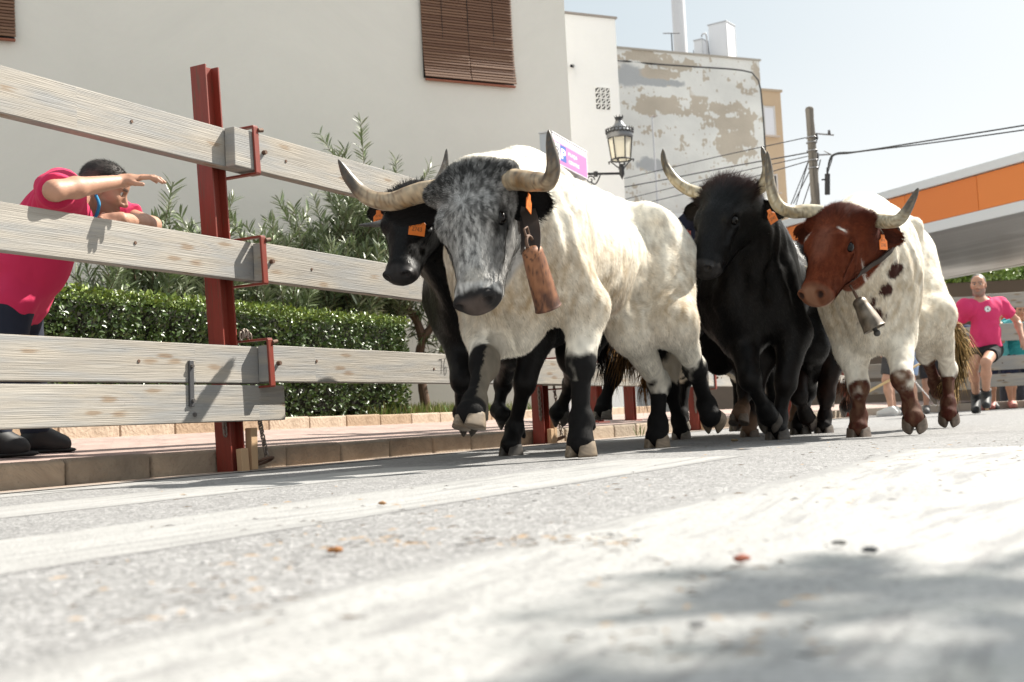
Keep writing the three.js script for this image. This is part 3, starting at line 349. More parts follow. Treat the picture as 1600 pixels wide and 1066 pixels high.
function oleander(label, pos, H, spread, nStem, seed, lean = [0, 0], bare = 0.25) {
  const r = rng(seed), o = base('oleander_bush', label, 'bush', pos), stems = [], list = [];
  const twig = (pts, r0, f0, dense) => { stems.push(tube(pts, (t) => r0 * (1 - 0.75 * t), 14, 5)); const c = new THREE.CatmullRomCurve3(pts.map((p) => V(...p))), L = c.getLength(); for (let s = f0; s < 1; s += 0.028 / L) { const p = c.getPointAt(s), d = c.getTangentAt(s), a0 = r() * 6; for (let k = 0; k < 3; k++) { if (r() > dense) continue; const a = a0 + k * 2.1, side = V(Math.cos(a), 0, Math.sin(a)); side.addScaledVector(d, -side.dot(d)).normalize(); const dd = d.clone().multiplyScalar(mix(0.55, 1.1, s)).add(side); const kk = 0.6 + 0.8 * r(), pale = r() < 0.4; list.push({ p, d: dd, n: V(0, 1, 0).add(rdir(r).multiplyScalar(0.6)), s: 0.75 + 0.6 * r(), c: pale ? [0.34 * kk, 0.37 * kk, 0.25 * kk] : [0.20 * kk, 0.25 * kk, 0.125 * kk] }); } } };
  for (let i = 0; i < nStem; i++) {
    const a = r() * 6.28, q = Math.sqrt(r()) * spread, h = H * (0.62 + 0.38 * r()) * (1 - 0.18 * q / spread), top = [Math.cos(a) * q + lean[0], h, Math.sin(a) * q * 0.7 + lean[1]], mid = [top[0] * 0.45, h * 0.55, top[2] * 0.45];
    twig([[0.12 * (r() - 0.5), 0, 0.12 * (r() - 0.5)], [mid[0] * 0.5, h * 0.28, mid[2] * 0.5], mid, top], 0.016, bare + 0.25 * r(), 0.9);
    for (let k = 0; k < 4; k++) { const t = 0.4 + 0.5 * r(), c = new THREE.CatmullRomCurve3([V(0, 0, 0), V(...mid), V(...top)]), b = c.getPointAt(t), a2 = r() * 6.28, L = H * (0.12 + 0.16 * r()); twig([b.toArray(), [b.x + Math.cos(a2) * L * 0.4, b.y + L * 0.5, b.z + Math.sin(a2) * L * 0.4], [b.x + Math.cos(a2) * L * 0.7, b.y + L, b.z + Math.sin(a2) * L * 0.6]], 0.006, 0.3, 0.9); }
  }
  mesh('stem', stems, barkMat, o); leaves(leafGeo(0.115, 0.0095, 0.35, 3), dullLeaf, list, o); return o;
}
const sight = (px, v) => { const r = ray(px, 640), o = camera.position.clone().sub(K0), t = (v - o.dot(N_)) / r.dot(N_); return camera.position.clone().addScaledVector(r, t); };
const bush = (label, px, v, top, ...rest) => { const p = sight(px, v), d = -p.z, h = at(px, top, d).y - 0.27; oleander(label, [p.x, 0.27, p.z], h, ...rest); };
bush('tallest oleander bush, rising above the top plank behind the black bull\'s horns', 606, -3.05, 218, 0.36, 26, 5, [-0.02, 0]);
bush('broad oleander bush between the middle and top planks left of the black bull', 535, -3.15, 296, 0.62, 32, 6, [-0.05, 0]);
bush('thin oleander bush just right of the nearest red post', 418, -3.2, 325, 0.5, 20, 7);
bush('spreading oleander bush behind the nearest red post', 318, -3.2, 292, 0.42, 16, 8, [-0.1, 0]);
bush('low sparse oleander right of the leaning man\'s elbow', 240, -3.2, 318, 0.45, 14, 9);
bush('small oleander shoots behind the belly of the leaning man', 150, -3.2, 385, 0.5, 12, 19);
{ const o = base('shrub_tree', 'gnarled brown trunk with drooping narrow leaves at the end of the hedge', 'tree', (() => { const p = sight(668, -2.75); return [p.x, 0.27, p.z]; })()), TD = -sight(668, -2.75).z, r = rng(44), list = [];
  const limb = (pts, a) => wave(tube(pts, (t) => a * (1 - 0.45 * t), 30, 9), 0.012, 14, a * 90); const P = (x, y) => { const p = at(x, y, TD); return [p.x - o.position.x, p.y - 0.27, p.z - o.position.z + 0.05 * nz(x, y, 1)]; };
  mesh('trunk', [limb([[0, 0, 0], P(655, 560), P(662, 530), P(676, 505), P(668, 470), P(675, 430), P(660, 390)], 0.055), limb([P(662, 535), P(650, 500), P(628, 470), P(622, 440), P(600, 400)], 0.05), limb([P(676, 505), P(690, 480), P(700, 440), P(712, 400)], 0.04)], barkMat, o);
  for (let i = 0; i < 60; i++) { const b = V(...P(mix(640, 715, r()), mix(440, 560, r()))), d0 = rdir(r).add(V(0, -0.4, 0)); for (let k = 0; k < 9; k++) list.push({ p: b.clone().addScaledVector(d0, 0.02 * k), d: d0.clone().add(rdir(r).multiplyScalar(0.8)), n: rdir(r).add(V(0, 1, 0)), s: 0.7 + 0.5 * r(), c: [0.08 + 0.06 * r(), 0.11 + 0.06 * r(), 0.05] }); }
  for (let i = 0; i < 160; i++) { const b = V(...P(mix(560, 720, r()), mix(330, 430, r()))), d0 = rdir(r).add(V(0, 0.5, 0)); for (let k = 0; k < 9; k++) list.push({ p: b.clone().addScaledVector(d0, 0.02 * k), d: d0.clone().add(rdir(r).multiplyScalar(0.8)), n: rdir(r).add(V(0, 1, 0)), s: 0.7 + 0.5 * r(), c: [0.08 + 0.06 * r(), 0.11 + 0.06 * r(), 0.05] }); }
  leaves(leafGeo(0.115, 0.0095, 0.35, 3), dullLeaf, list, o, 'crown');
}
{ // grass at the end of the hedge and in the kerb joints
  const r = rng(61), list = []; for (let i = 0; i < 5200; i++) { const u = mix(4.3, 8.5, Math.pow(r(), 1.2)), v = mix(-1.92, -3.4, r()), p = R(u, v, 0.26); list.push({ p: V(...p), d: V(0.5 * (r() - 0.5), 1, 0.5 * (r() - 0.5)), n: rdir(r), s: (0.45 + 0.8 * r()) * smooth(8.6, 7, u), c: r() < 0.3 ? [0.30, 0.27, 0.12] : [0.13 + 0.1 * r(), 0.19 + 0.1 * r(), 0.04] }); }
  const root = base('grass', 'tufts of green and yellowing grass at the end of the hedge', 'grass'); root.userData.kind = 'stuff'; leaves(leafGeo(0.14, 0.004, 0.4, 3), dullLeaf, list, root, 'blades');
  const w = []; for (const [x, y, n] of [[885, 690, 26], [1000, 683, 12], [470, 722, 5]]) for (let i = 0; i < n; i++) { const p = ground(x + 10 * (r() - 0.5), y); w.push({ p: V(p.x, 0, p.z), d: V(r() - 0.5, 1, r() - 0.5), n: rdir(r), s: 0.3 + 0.6 * r(), c: [0.16, 0.22, 0.05] }); }
  const wr = base('kerb_weeds', 'small weed tufts growing where the kerb meets the road', 'weeds'); wr.userData.kind = 'stuff'; leaves(leafGeo(0.14, 0.005, 0.4, 3), dullLeaf, w, wr, 'blades');
}
function crownTree(name, label, pos, trunkH, crownC, radii, n, seed, cols, leaf, trunkR) {
  const r = rng(seed), o = base(name, label, 'tree', pos), list = [], limbs = []; const c = V(...crownC), tips = [];
  for (let i = 0; i < 16; i++) { const d = rdir(r); d.y = Math.abs(d.y) * 0.8; const e = V(c.x + d.x * radii[0] * 0.75, c.y + d.y * radii[1] * 0.75, c.z + d.z * radii[2] * 0.75); tips.push(e); limbs.push(tube([[0, trunkH * 0.8, 0], [mix(0, e.x, 0.4), mix(trunkH, e.y, 0.35), mix(0, e.z, 0.4)], e.toArray()], (t) => trunkR * 0.4 * (1 - 0.8 * t), 10, 6)); }
  mesh('trunk', [tube([[0, 0, 0], [0.05, trunkH * 0.5, 0.03], [0, trunkH, 0]], (t) => trunkR * (1 - 0.35 * t), 16, 10), ...limbs], barkMat, o);
  const cl = []; for (let i = 0; i < 46; i++) { const d = rdir(r).multiplyScalar(Math.pow(r(), 0.4)); cl.push([V(c.x + d.x * radii[0], c.y + d.y * radii[1], c.z + d.z * radii[2]), 0.16 + 0.2 * r(), 0.7 + 0.6 * r()]); }
  for (let i = 0; i < n; i++) { const q = cl[Math.floor(r() * cl.length)], d = rdir(r).multiplyScalar(q[1] * Math.pow(r(), 0.45) * radii[0]); const k = q[2] * (0.7 + 0.6 * r()); list.push({ p: q[0].clone().add(d), d: rdir(r).add(V(0, -0.2, 0)), n: rdir(r).add(V(0, 1, 0)), s: 0.7 + 0.6 * r(), c: mix3(cols[0], cols[1], r()).map((x) => x * k) }); }
  leaves(leaf, dullLeaf, list, o, 'crown'); return o;
}
// green behind the low building, under the canopy edge
[[1478, 52, 'round leafy tree left of the runner\'s head beyond the low building', 2.3], [1528, 54, 'leafy tree directly behind the runner\'s head beyond the low building', 2.0], [1572, 51, 'bright leafy tree right of the runner\'s head beyond the low building', 2.4], [1625, 54, 'leafy tree cut by the right edge beyond the low building', 2.6]].forEach(([px, d, label, rr], i) => { const p = at(px, 434, d); crownTree('broadleaf_tree', label, [p.x, 0, p.z], 3.0, [0, p.y - 0.3, 0], [rr * 1.25, 1.1, 1.8], 7500, 70 + i, [[0.14, 0.23, 0.04], [0.30, 0.40, 0.09]], leafGeo(0.18, 0.05, 0.3, 2), 0.18); });
// the street tree out of the frame on the right whose shade reaches the near road
crownTree('street_tree', 'young street tree past the right edge, shading the near road', [5.2, 0, -2.5], 3.4, [-0.12, 4.5, -0.52], [1.0, 0.5, 0.75], 4200, 91, [[0.05, 0.09, 0.02], [0.08, 0.12, 0.03]], leafGeo(0.09, 0.028, 0.3, 2), 0.07);
// ---------------------------------------------------------------- lamp, sign, pole and wires
{
  const D = 19, c = at(972, 276, D), o = base('street_lamp', 'black wrought iron bracket lantern with pale glass panes', 'street lamp', c.toArray(), 0.12), k = D / FOCAL; // metres per pixel
  const iron = std([0.035, 0.035, 0.038], 0.45, { metalness: 0.5 }), glass = new THREE.MeshPhysicalMaterial({ color: new THREE.Color().setRGB(0.86, 0.82, 0.70), roughness: 0.5, transmission: 0.45, thickness: 0 }), y = (py) => (276 - py) * k, roofM = std([0.16, 0.165, 0.175], 0.35, { metalness: 0.6 });
  const yb = y(249), yt = y(215), rb = 14.5 * k, rt = 18.5 * k, N = 6;
  for (let i = 0; i < N; i++) { const a = i / N * 6.2832 + 0.3, b = (i + 1) / N * 6.2832 + 0.3, q = (A, r, h) => [Math.cos(A) * r, h, Math.sin(A) * r]; const g = new THREE.BufferGeometry(); g.setAttribute('position', new THREE.Float32BufferAttribute([...q(a, rb, yb), ...q(b, rb, yb), ...q(b, rt, yt), ...q(a, rt, yt)], 3)); g.setIndex([0, 2, 1, 0, 3, 2]); g.computeVertexNormals(); mesh('pane', g, glass, o); mesh('glazing_bar', cyl(q(a, rb + 0.004, yb), q(a, rt + 0.004, yt), 0.011, 0.011, 6), iron, o); }
  const lathe = (pts, seg = 24) => new THREE.LatheGeometry(pts.map(([r, h]) => new THREE.Vector2(r, h)), seg);
  mesh('lower_ring', new THREE.TorusGeometry(rb + 0.01, 0.014, 8, 24).rotateX(Math.PI / 2).translate(0, yb, 0), iron, o);
  mesh('roof', lathe([[rt + 0.012, yt], [rt + 0.03, yt + 0.03], [rt + 0.02, y(209)], [20.5 * k, y(207)], [20.5 * k, y(204)], [17 * k, y(202)], [13 * k, y(197)], [8 * k, y(192)], [6 * k, y(188)], [6.5 * k, y(187)], [0.001, y(186)]]), roofM, o);
  const cr = []; for (let i = 0; i < 22; i++) { const a = i / 22 * 6.2832, r = 21.5 * k; cr.push(new THREE.TorusGeometry(0.030, 0.009, 5, 10).rotateY(-a + Math.PI / 2).translate(Math.cos(a) * r, y(203.5), Math.sin(a) * r), cyl([Math.cos(a + 0.14) * r * 0.97, y(206), Math.sin(a + 0.14) * r * 0.97], [Math.cos(a + 0.14) * r * 1.05, y(199), Math.sin(a + 0.14) * r * 1.05], 0.008, 0.004, 5)); } mesh('crown_gallery', cr, iron, o);
  const fin = [lathe([[0.05, y(187)], [0.055, y(184)], [0.035, y(183)], [0.06, y(181)]], 16)]; for (let i = 0; i < 8; i++) { const a = i / 8 * 6.2832; fin.push(cyl([Math.cos(a) * 0.055, y(183), Math.sin(a) * 0.055], [Math.cos(a) * 0.075, y(178), Math.sin(a) * 0.075], 0.012, 0.003, 5)); } mesh('finial', fin, iron, o);
  const cage = []; for (let i = 0; i < 4; i++) { const a = i * 1.57 + 0.5; cage.push(tube([[Math.cos(a) * (rb + 0.05), yb - 0.05, Math.sin(a) * (rb + 0.05)], [Math.cos(a) * (rb + 0.06), yb - 0.01, Math.sin(a) * (rb + 0.06)], [Math.cos(a) * (rb + 0.02), yb - 0.02, Math.sin(a) * (rb + 0.02)], [Math.cos(a) * rb * 0.6, y(258), Math.sin(a) * rb * 0.6], [0.01, y(266), 0]], 0.010, 24, 6)); } mesh('cradle', cage, iron, o);
  mesh('bulb', new THREE.SphereGeometry(0.07, 14, 10).translate(0, y(230), 0), std([0.85, 0.83, 0.78], 0.3), o);
  const armL = 1.05, yA = y(271), arm = [lathe([[0.001, y(281)], [0.02, y(277)], [0.045, y(272)], [0.04, y(266)], [0.055, y(262)], [0.03, y(256)]], 12), cyl([0, yA, 0], [-armL, yA + 0.01, 0], 0.020, 0.020, 8), cyl([-0.42, yA - 0.04, 0], [-0.42, yA + 0.04, 0], 0.034, 0.034, 8)];
  for (let i = 0; i < 4; i++) { const x = -0.45 - i * 0.15, pts = []; for (let t = 0; t <= 14; t++) { const a = t / 14 * 7.5, r = 0.07 * (1 - t / 18); pts.push([x - 0.06 + Math.cos(a) * r, yA - 0.09 + Math.sin(a) * r, 0]); } arm.push(tube(pts, 0.010, 40, 5)); } arm.push(tube([[-0.35, yA - 0.02, 0], [-0.4, yA - 0.12, 0], [-0.44, yA - 0.16, 0], [-0.5, yA - 0.13, 0]], 0.012, 20, 6), tube([[-0.5, yA - 0.17, 0], [-0.8, yA - 0.2, 0], [-armL, yA - 0.5, 0]], 0.014, 20, 6));
  mesh('bracket', arm, iron, o); mesh('wall_plate', box(-armL - 0.012, yA - 0.2, 0, 0.02, 0.8, 0.09), iron, o);
}
{ // pink direction sign
  const D0 = 13.2, a = at(862, 206, D0), dir = V(Math.sin(22 * rad), 0, -Math.cos(22 * rad)), o = base('direction_sign', 'pink and white car park sign with a blue P behind the white ox', 'sign', [a.x, 0, a.z], Math.atan2(-dir.z, dir.x)); o.updateMatrixWorld(true);
  const inv = o.matrixWorld.clone().invert(), e = camera.position.clone().applyMatrix4(inv), hit = (x, y) => { const d = ray(x, y).transformDirection(inv), t = -e.z / d.z; return [e.x + d.x * t, e.y + d.y * t]; };
  const W = hit(917, 245)[0], T = a.y, Hh = T - hit(862, 252)[1], c = document.createElement('canvas'); c.width = 768; c.height = 384; const x = c.getContext('2d');
  x.fillStyle = '#f7eef4'; x.fillRect(0, 0, 768, 384); x.fillStyle = '#dd78ae'; x.fillRect(10, 42, 748, 332); x.fillStyle = '#eebfd8'; x.fillRect(10, 42, 748, 44); x.fillStyle = '#f6f3f6'; x.fillRect(20, 100, 130, 216); x.fillStyle = '#4a4c58'; x.font = 'bold 170px sans-serif'; x.fillText('3', 42, 268); x.fillStyle = '#3f63b0'; x.fillRect(156, 96, 130, 226); x.fillStyle = '#fff'; x.font = 'bold 200px sans-serif'; x.fillText('P', 160, 284); x.font = 'bold 66px sans-serif'; x.fillText('PLAÇA', 330, 190); x.fillText('CENTRE', 330, 300); const t = new THREE.CanvasTexture(c); t.colorSpace = THREE.SRGBColorSpace;
  const fm = std([0.55, 0.56, 0.58], 0.4, { metalness: 0.3 }); mesh('case', [box(W / 2, T - Hh / 2, -0.075, W, Hh, 0.146, 0.008)], fm, o); const q = new THREE.PlaneGeometry(W - 0.02, Hh - 0.02); q.translate(W / 2, T - Hh / 2, 0.0015); mesh('face', q, new THREE.MeshStandardMaterial({ map: t, roughness: 0.35 }), o); mesh('edge_trim', [box(W / 2, T + 0.006, -0.075, W + 0.02, 0.012, 0.16)], std([0.75, 0.75, 0.76]), o);
  mesh('post', [cyl([0.25, 0.1, -0.075], [0.25, T - Hh - 0.001, -0.075], 0.04, 0.04, 12), cyl([W - 0.25, 0.1, -0.075], [W - 0.25, T - Hh - 0.001, -0.075], 0.04, 0.04, 12)], fm, o);
}
{ // wooden utility pole and its wires
  const D = 22, f = at(1291, 560, D), top = at(1281, 170, D), o = base('utility_pole', 'weathered grey wooden utility pole with fittings and a dark cylinder', 'pole', [f.x, 0, f.z]);
  const wt = texture(256, 512, (u, v) => { const k = 0.75 + 0.9 * fbm(u * 14, v * 4, 1, 4) + 0.4 * fbm(u * 40, v * 6, 3, 2); return [0.20 * k, 0.18 * k, 0.155 * k]; }), P = (x, y, d = D) => { const p = at(x, y, d); return [p.x - f.x, p.y, p.z - f.z]; };
  mesh('shaft', [wave(new THREE.CylinderGeometry(0.076, 0.095, top.y, 18, 30).translate(0, top.y / 2, 0), 0.012, 3), new THREE.SphereGeometry(0.076, 14, 8).scale(1, 0.7, 1).translate(0, top.y, 0)], new THREE.MeshStandardMaterial({ map: wt, roughness: 0.95 }), o);
  const dk = std([0.03, 0.03, 0.032], 0.6), gal = std([0.3, 0.3, 0.31], 0.4, { metalness: 0.6 });
  mesh('band', [214, 222, 235, 250, 262].map((y) => new THREE.TorusGeometry(0.092, 0.011, 6, 20).rotateX(Math.PI / 2).translate(0, P(1285, y)[1], 0)), gal, o); mesh('crossarm', [cyl(P(1267, 208), P(1303, 211), 0.016), cyl(P(1266, 243), P(1299, 241), 0.016)], gal, o);
  const iz = []; for (const [x, y] of [[1272, 212], [1276, 217], [1274, 236], [1296, 211], [1277, 246]]) { const p = P(x, y); iz.push(cyl(p, [p[0], p[1] + 0.09, p[2]], 0.035, 0.02, 8)); } mesh('insulator', iz, std([0.06, 0.05, 0.05], 0.3), o);
  mesh('line_cylinder', [cyl(P(1293, 304), P(1293, 272), 0.05, 0.05, 12), cyl(P(1293, 272), P(1293, 262), 0.02, 0.02, 8), cyl(P(1284, 281), P(1297, 280), 0.014)], dk, o);
  mesh('guy_wire', [[1277, 218, 1236, 320], [1279, 240, 1240, 318], [1279, 246, 1254, 322], [1274, 214, 1244, 320], [1282, 250, 1266, 322]].map(([a, b, c, d]) => cyl(P(a, b), P(c, d, D + 4), 0.011, 0.011, 5)), dk, o);
  const wire = (label, pts, r) => tag(mesh('overhead_wire', tube(pts.map(([x, y, d]) => at(x, y, d).toArray()), r, 60, 5), dk), label, 'wire');
  wire('overhead wire leaving the pole to the left, highest of four across the peeling wall', [[1274, 212, D], [1130, 243, 24], [980, 278, 27], [880, 300, 30]], 0.010);
  wire('overhead wire leaving the pole to the left, second highest across the peeling wall', [[1277, 236, D], [1140, 261, 24], [1000, 288, 27], [880, 308, 30]], 0.013);
  wire('overhead wire leaving the pole to the left, third across the peeling wall', [[1277, 241, D], [1140, 272, 24], [1040, 296, 27], [900, 330, 30]], 0.009);
  wire('overhead wire leaving the pole to the left, lowest across the peeling wall', [[1279, 247, D], [1150, 284, 24], [1040, 310, 27], [900, 345, 30]], 0.010);
  wire('upper of two black cables rising from the pole to the right edge', [[1293, 268, D], [1296, 250, D], [1306, 240, 21.6], [1340, 237, 21], [1450, 220, 20], [1600, 196, 19], [1660, 186, 18.6]], 0.013);
  wire('lower of two black cables rising from the pole to the right edge', [[1294, 262, D], [1300, 246, D - 0.1], [1330, 239, 21.2], [1450, 224, 20.1], [1600, 203, 19.1], [1660, 194, 18.7]], 0.012);
  wire('thin short cable hanging from the pole to the cylinder', [[1288, 236, D - 0.2], [1300, 244, D - 0.2], [1296, 262, D - 0.2], [1293, 272, D - 0.1]], 0.010);
}
// ---------------------------------------------------------------- figures: smooth joined volumes, meshed
const EYE3 = [1, 0, 0, 0, 1, 0, 0, 0, 1];
function cap(a, ra, b, rb, k = 0.05, extra) { return { t: 0, a, b, ra, rb, k, ...extra }; }
function ell(c, r, k = 0.05, rot = EYE3, extra) { return { t: 1, c, r, k, rot, ...extra }; }
const cut = (o, n, R) => ({ t: 2, o, n, R, k: 0.01, neg: 1 });
function pd(q, x, y, z) {
  if (q.t === 2) { const px = x - q.o[0], py = y - q.o[1], pz = z - q.o[2]; return px * px + py * py + pz * pz < q.R * q.R ? -(px * q.n[0] + py * q.n[1] + pz * q.n[2]) : 9; }
  if (q.t === 0) {
    const a = q.a, b = q.b, bx = b[0] - a[0], by = b[1] - a[1], bz = b[2] - a[2], px = x - a[0], py = y - a[1], pz = z - a[2];
    const l = bx * bx + by * by + bz * bz; let t = l > 1e-12 ? (px * bx + py * by + pz * bz) / l : 0; t = t < 0 ? 0 : t > 1 ? 1 : t;
    const dx = px - bx * t, dy = py - by * t, dz = pz - bz * t;
    return Math.sqrt(dx * dx + dy * dy + dz * dz) - (q.ra + (q.rb - q.ra) * t);
  }
  const m = q.rot, px = x - q.c[0], py = y - q.c[1], pz = z - q.c[2];
  const ex = (m[0] * px + m[1] * py + m[2] * pz) / q.r[0], ey = (m[3] * px + m[4] * py + m[5] * pz) / q.r[1], ez = (m[6] * px + m[7] * py + m[8] * pz) / q.r[2];
  const k0 = Math.sqrt(ex * ex + ey * ey + ez * ez); if (k0 < 1e-5) return -Math.min(...q.r);
  const fx = ex / q.r[0], fy = ey / q.r[1], fz = ez / q.r[2];
  return k0 * (k0 - 1) / Math.sqrt(fx * fx + fy * fy + fz * fz);
}
function field(list, x, y, z) {
  let d = 1e3;
  for (let i = 0; i < list.length; i++) {
    const q = list[i]; let e = pd(q, x, y, z);
    if (q.neg) { e = -e; const h = Math.max(q.k - Math.abs(d - e), 0) / q.k; d = Math.max(d, e) + h * h * q.k / 4; }
    else { const h = Math.max(q.k - Math.abs(d - e), 0) / q.k; d = Math.min(d, e) - h * h * q.k / 4; }
  }
  return d;
}
// surface nets over the blocks that the surface crosses; warp(x,y,z,d) may change the distance, keep(x,y,z) limits the cells
function meshField(list, lo, hi, cell, { warp, keep } = {}) {
  const B = 8, n = [0, 1, 2].map((i) => Math.ceil((hi[i] - lo[i]) / cell / B) * B + 1), [nx, ny, nz_] = n;
  const F = new Float32Array(nx * ny * nz_).fill(9), id = (i, j, k) => i + nx * (j + ny * k), done = new Uint8Array(nx * ny * nz_);
  const hd = B * cell * 0.867, active = [];
  for (let bk = 0; bk < nz_ - 1; bk += B) for (let bj = 0; bj < ny - 1; bj += B) for (let bi = 0; bi < nx - 1; bi += B) {
    const cx = lo[0] + (bi + B / 2) * cell, cy = lo[1] + (bj + B / 2) * cell, cz = lo[2] + (bk + B / 2) * cell;
    let m = 1e9; const ds = list.map((q) => { const e = pd(q, cx, cy, cz); if (!q.neg && e < m) m = e; return e; });
    const sub = list.filter((q, i) => q.t === 2 ? Math.hypot(cx - q.o[0], cy - q.o[1], cz - q.o[2]) < q.R + hd * 1.1 : q.neg ? ds[i] < hd * 2 + q.k : ds[i] <= m + 2 * hd * 1.15 + q.k);
    const d = field(sub, cx, cy, cz);
    if (Math.abs(d) > hd * 1.25 + 0.02) { // fill with the block's sign
      if (d < 0) for (let k = bk; k <= bk + B; k++) for (let j = bj; j <= bj + B; j++) for (let i = bi; i <= bi + B; i++) { const q = id(i, j, k); if (!done[q]) F[q] = -9; }
      continue;
    }
    active.push([bi, bj, bk]);
    for (let k = bk; k <= bk + B; k++) for (let j = bj; j <= bj + B; j++) for (let i = bi; i <= bi + B; i++) {
      const q = id(i, j, k); if (done[q]) continue; done[q] = 1;
      const x = lo[0] + i * cell, y = lo[1] + j * cell, z = lo[2] + k * cell; let e = field(sub, x, y, z);
      if (warp && e < 0.06 && e > -0.06) e = warp(x, y, z, e); F[q] = e;
    }
  }
  const vid = new Int32Array(nx * ny * nz_).fill(-1), pos = [], nor = [], idx = [];
  for (const [bi, bj, bk] of active) for (let k = bk; k < bk + B; k++) for (let j = bj; j < bj + B; j++) for (let i = bi; i < bi + B; i++) {
    const v = [F[id(i, j, k)], F[id(i + 1, j, k)], F[id(i, j + 1, k)], F[id(i + 1, j + 1, k)], F[id(i, j, k + 1)], F[id(i + 1, j, k + 1)], F[id(i, j + 1, k + 1)], F[id(i + 1, j + 1, k + 1)]];
    let neg = 0; for (let c = 0; c < 8; c++) if (v[c] < 0) neg++;
    if (!neg || neg === 8) continue;
    if (keep && !keep(lo[0] + (i + 0.5) * cell, lo[1] + (j + 0.5) * cell, lo[2] + (k + 0.5) * cell)) continue;
    let sx = 0, sy = 0, sz = 0, s = 0;
    for (let a = 0; a < 8; a++) for (let ax = 1; ax < 8; ax <<= 1) { if (a & ax) continue; const b = a | ax; if ((v[a] < 0) === (v[b] < 0)) continue; const t = v[a] / (v[a] - v[b]); sx += (a & 1) + (ax === 1 ? t : 0); sy += ((a >> 1) & 1) + (ax === 2 ? t : 0); sz += ((a >> 2) & 1) + (ax === 4 ? t : 0); s++; }
    sx /= s; sy /= s; sz /= s;
    const gx = mix(mix(v[1] - v[0], v[3] - v[2], sy), mix(v[5] - v[4], v[7] - v[6], sy), sz), gy = mix(mix(v[2] - v[0], v[3] - v[1], sx), mix(v[6] - v[4], v[7] - v[5], sx), sz), gz = mix(mix(v[4] - v[0], v[5] - v[1], sx), mix(v[6] - v[2], v[7] - v[3], sx), sy);
    const L = Math.hypot(gx, gy, gz) || 1;
    vid[id(i, j, k)] = pos.length / 3; pos.push(lo[0] + (i + sx) * cell, lo[1] + (j + sy) * cell, lo[2] + (k + sz) * cell); nor.push(gx / L, gy / L, gz / L);
  }
  const quad = (a, b, c, d, flip) => { if (a < 0 || b < 0 || c < 0 || d < 0) return; if (flip) idx.push(a, c, b, a, d, c); else idx.push(a, b, c, a, c, d); };
  for (const [bi, bj, bk] of active) for (let k = Math.max(bk, 1); k < bk + B; k++) for (let j = Math.max(bj, 1); j < bj + B; j++) for (let i = Math.max(bi, 1); i < bi + B; i++) {
    const f0 = F[id(i, j, k)];
    if ((f0 < 0) !== (F[id(i + 1, j, k)] < 0)) quad(vid[id(i, j - 1, k - 1)], vid[id(i, j, k - 1)], vid[id(i, j, k)], vid[id(i, j - 1, k)], f0 >= 0);
    if ((f0 < 0) !== (F[id(i, j + 1, k)] < 0)) quad(vid[id(i - 1, j, k - 1)], vid[id(i - 1, j, k)], vid[id(i, j, k)], vid[id(i, j, k - 1)], f0 >= 0);
    if ((f0 < 0) !== (F[id(i, j, k + 1)] < 0)) quad(vid[id(i - 1, j - 1, k)], vid[id(i, j - 1, k)], vid[id(i, j, k)], vid[id(i - 1, j, k)], f0 >= 0);
  }
  return { pos, nor, idx };
}
function joinMeshes(list) { const o = { pos: [], nor: [], idx: [] }; for (const m of list) { const b = o.pos.length / 3; for (const x of m.pos) o.pos.push(x); for (const x of m.nor) o.nor.push(x); for (const x of m.idx) o.idx.push(x + b); } return o; }
function meshGeo(m, colorFn) {
  const g = new THREE.BufferGeometry(), n = m.pos.length / 3; g.setAttribute('position', new THREE.BufferAttribute(new Float32Array(m.pos), 3)); g.setAttribute('normal', new THREE.BufferAttribute(new Float32Array(m.nor), 3)); g.setIndex(m.idx);
  if (colorFn) { const c = new Float32Array(n * 3); for (let i = 0; i < n; i++) c.set(colorFn(m.pos[3 * i], m.pos[3 * i + 1], m.pos[3 * i + 2], m.nor[3 * i], m.nor[3 * i + 1], m.nor[3 * i + 2]), 3 * i); g.setAttribute('color', new THREE.BufferAttribute(c, 3)); }
  return g;
}
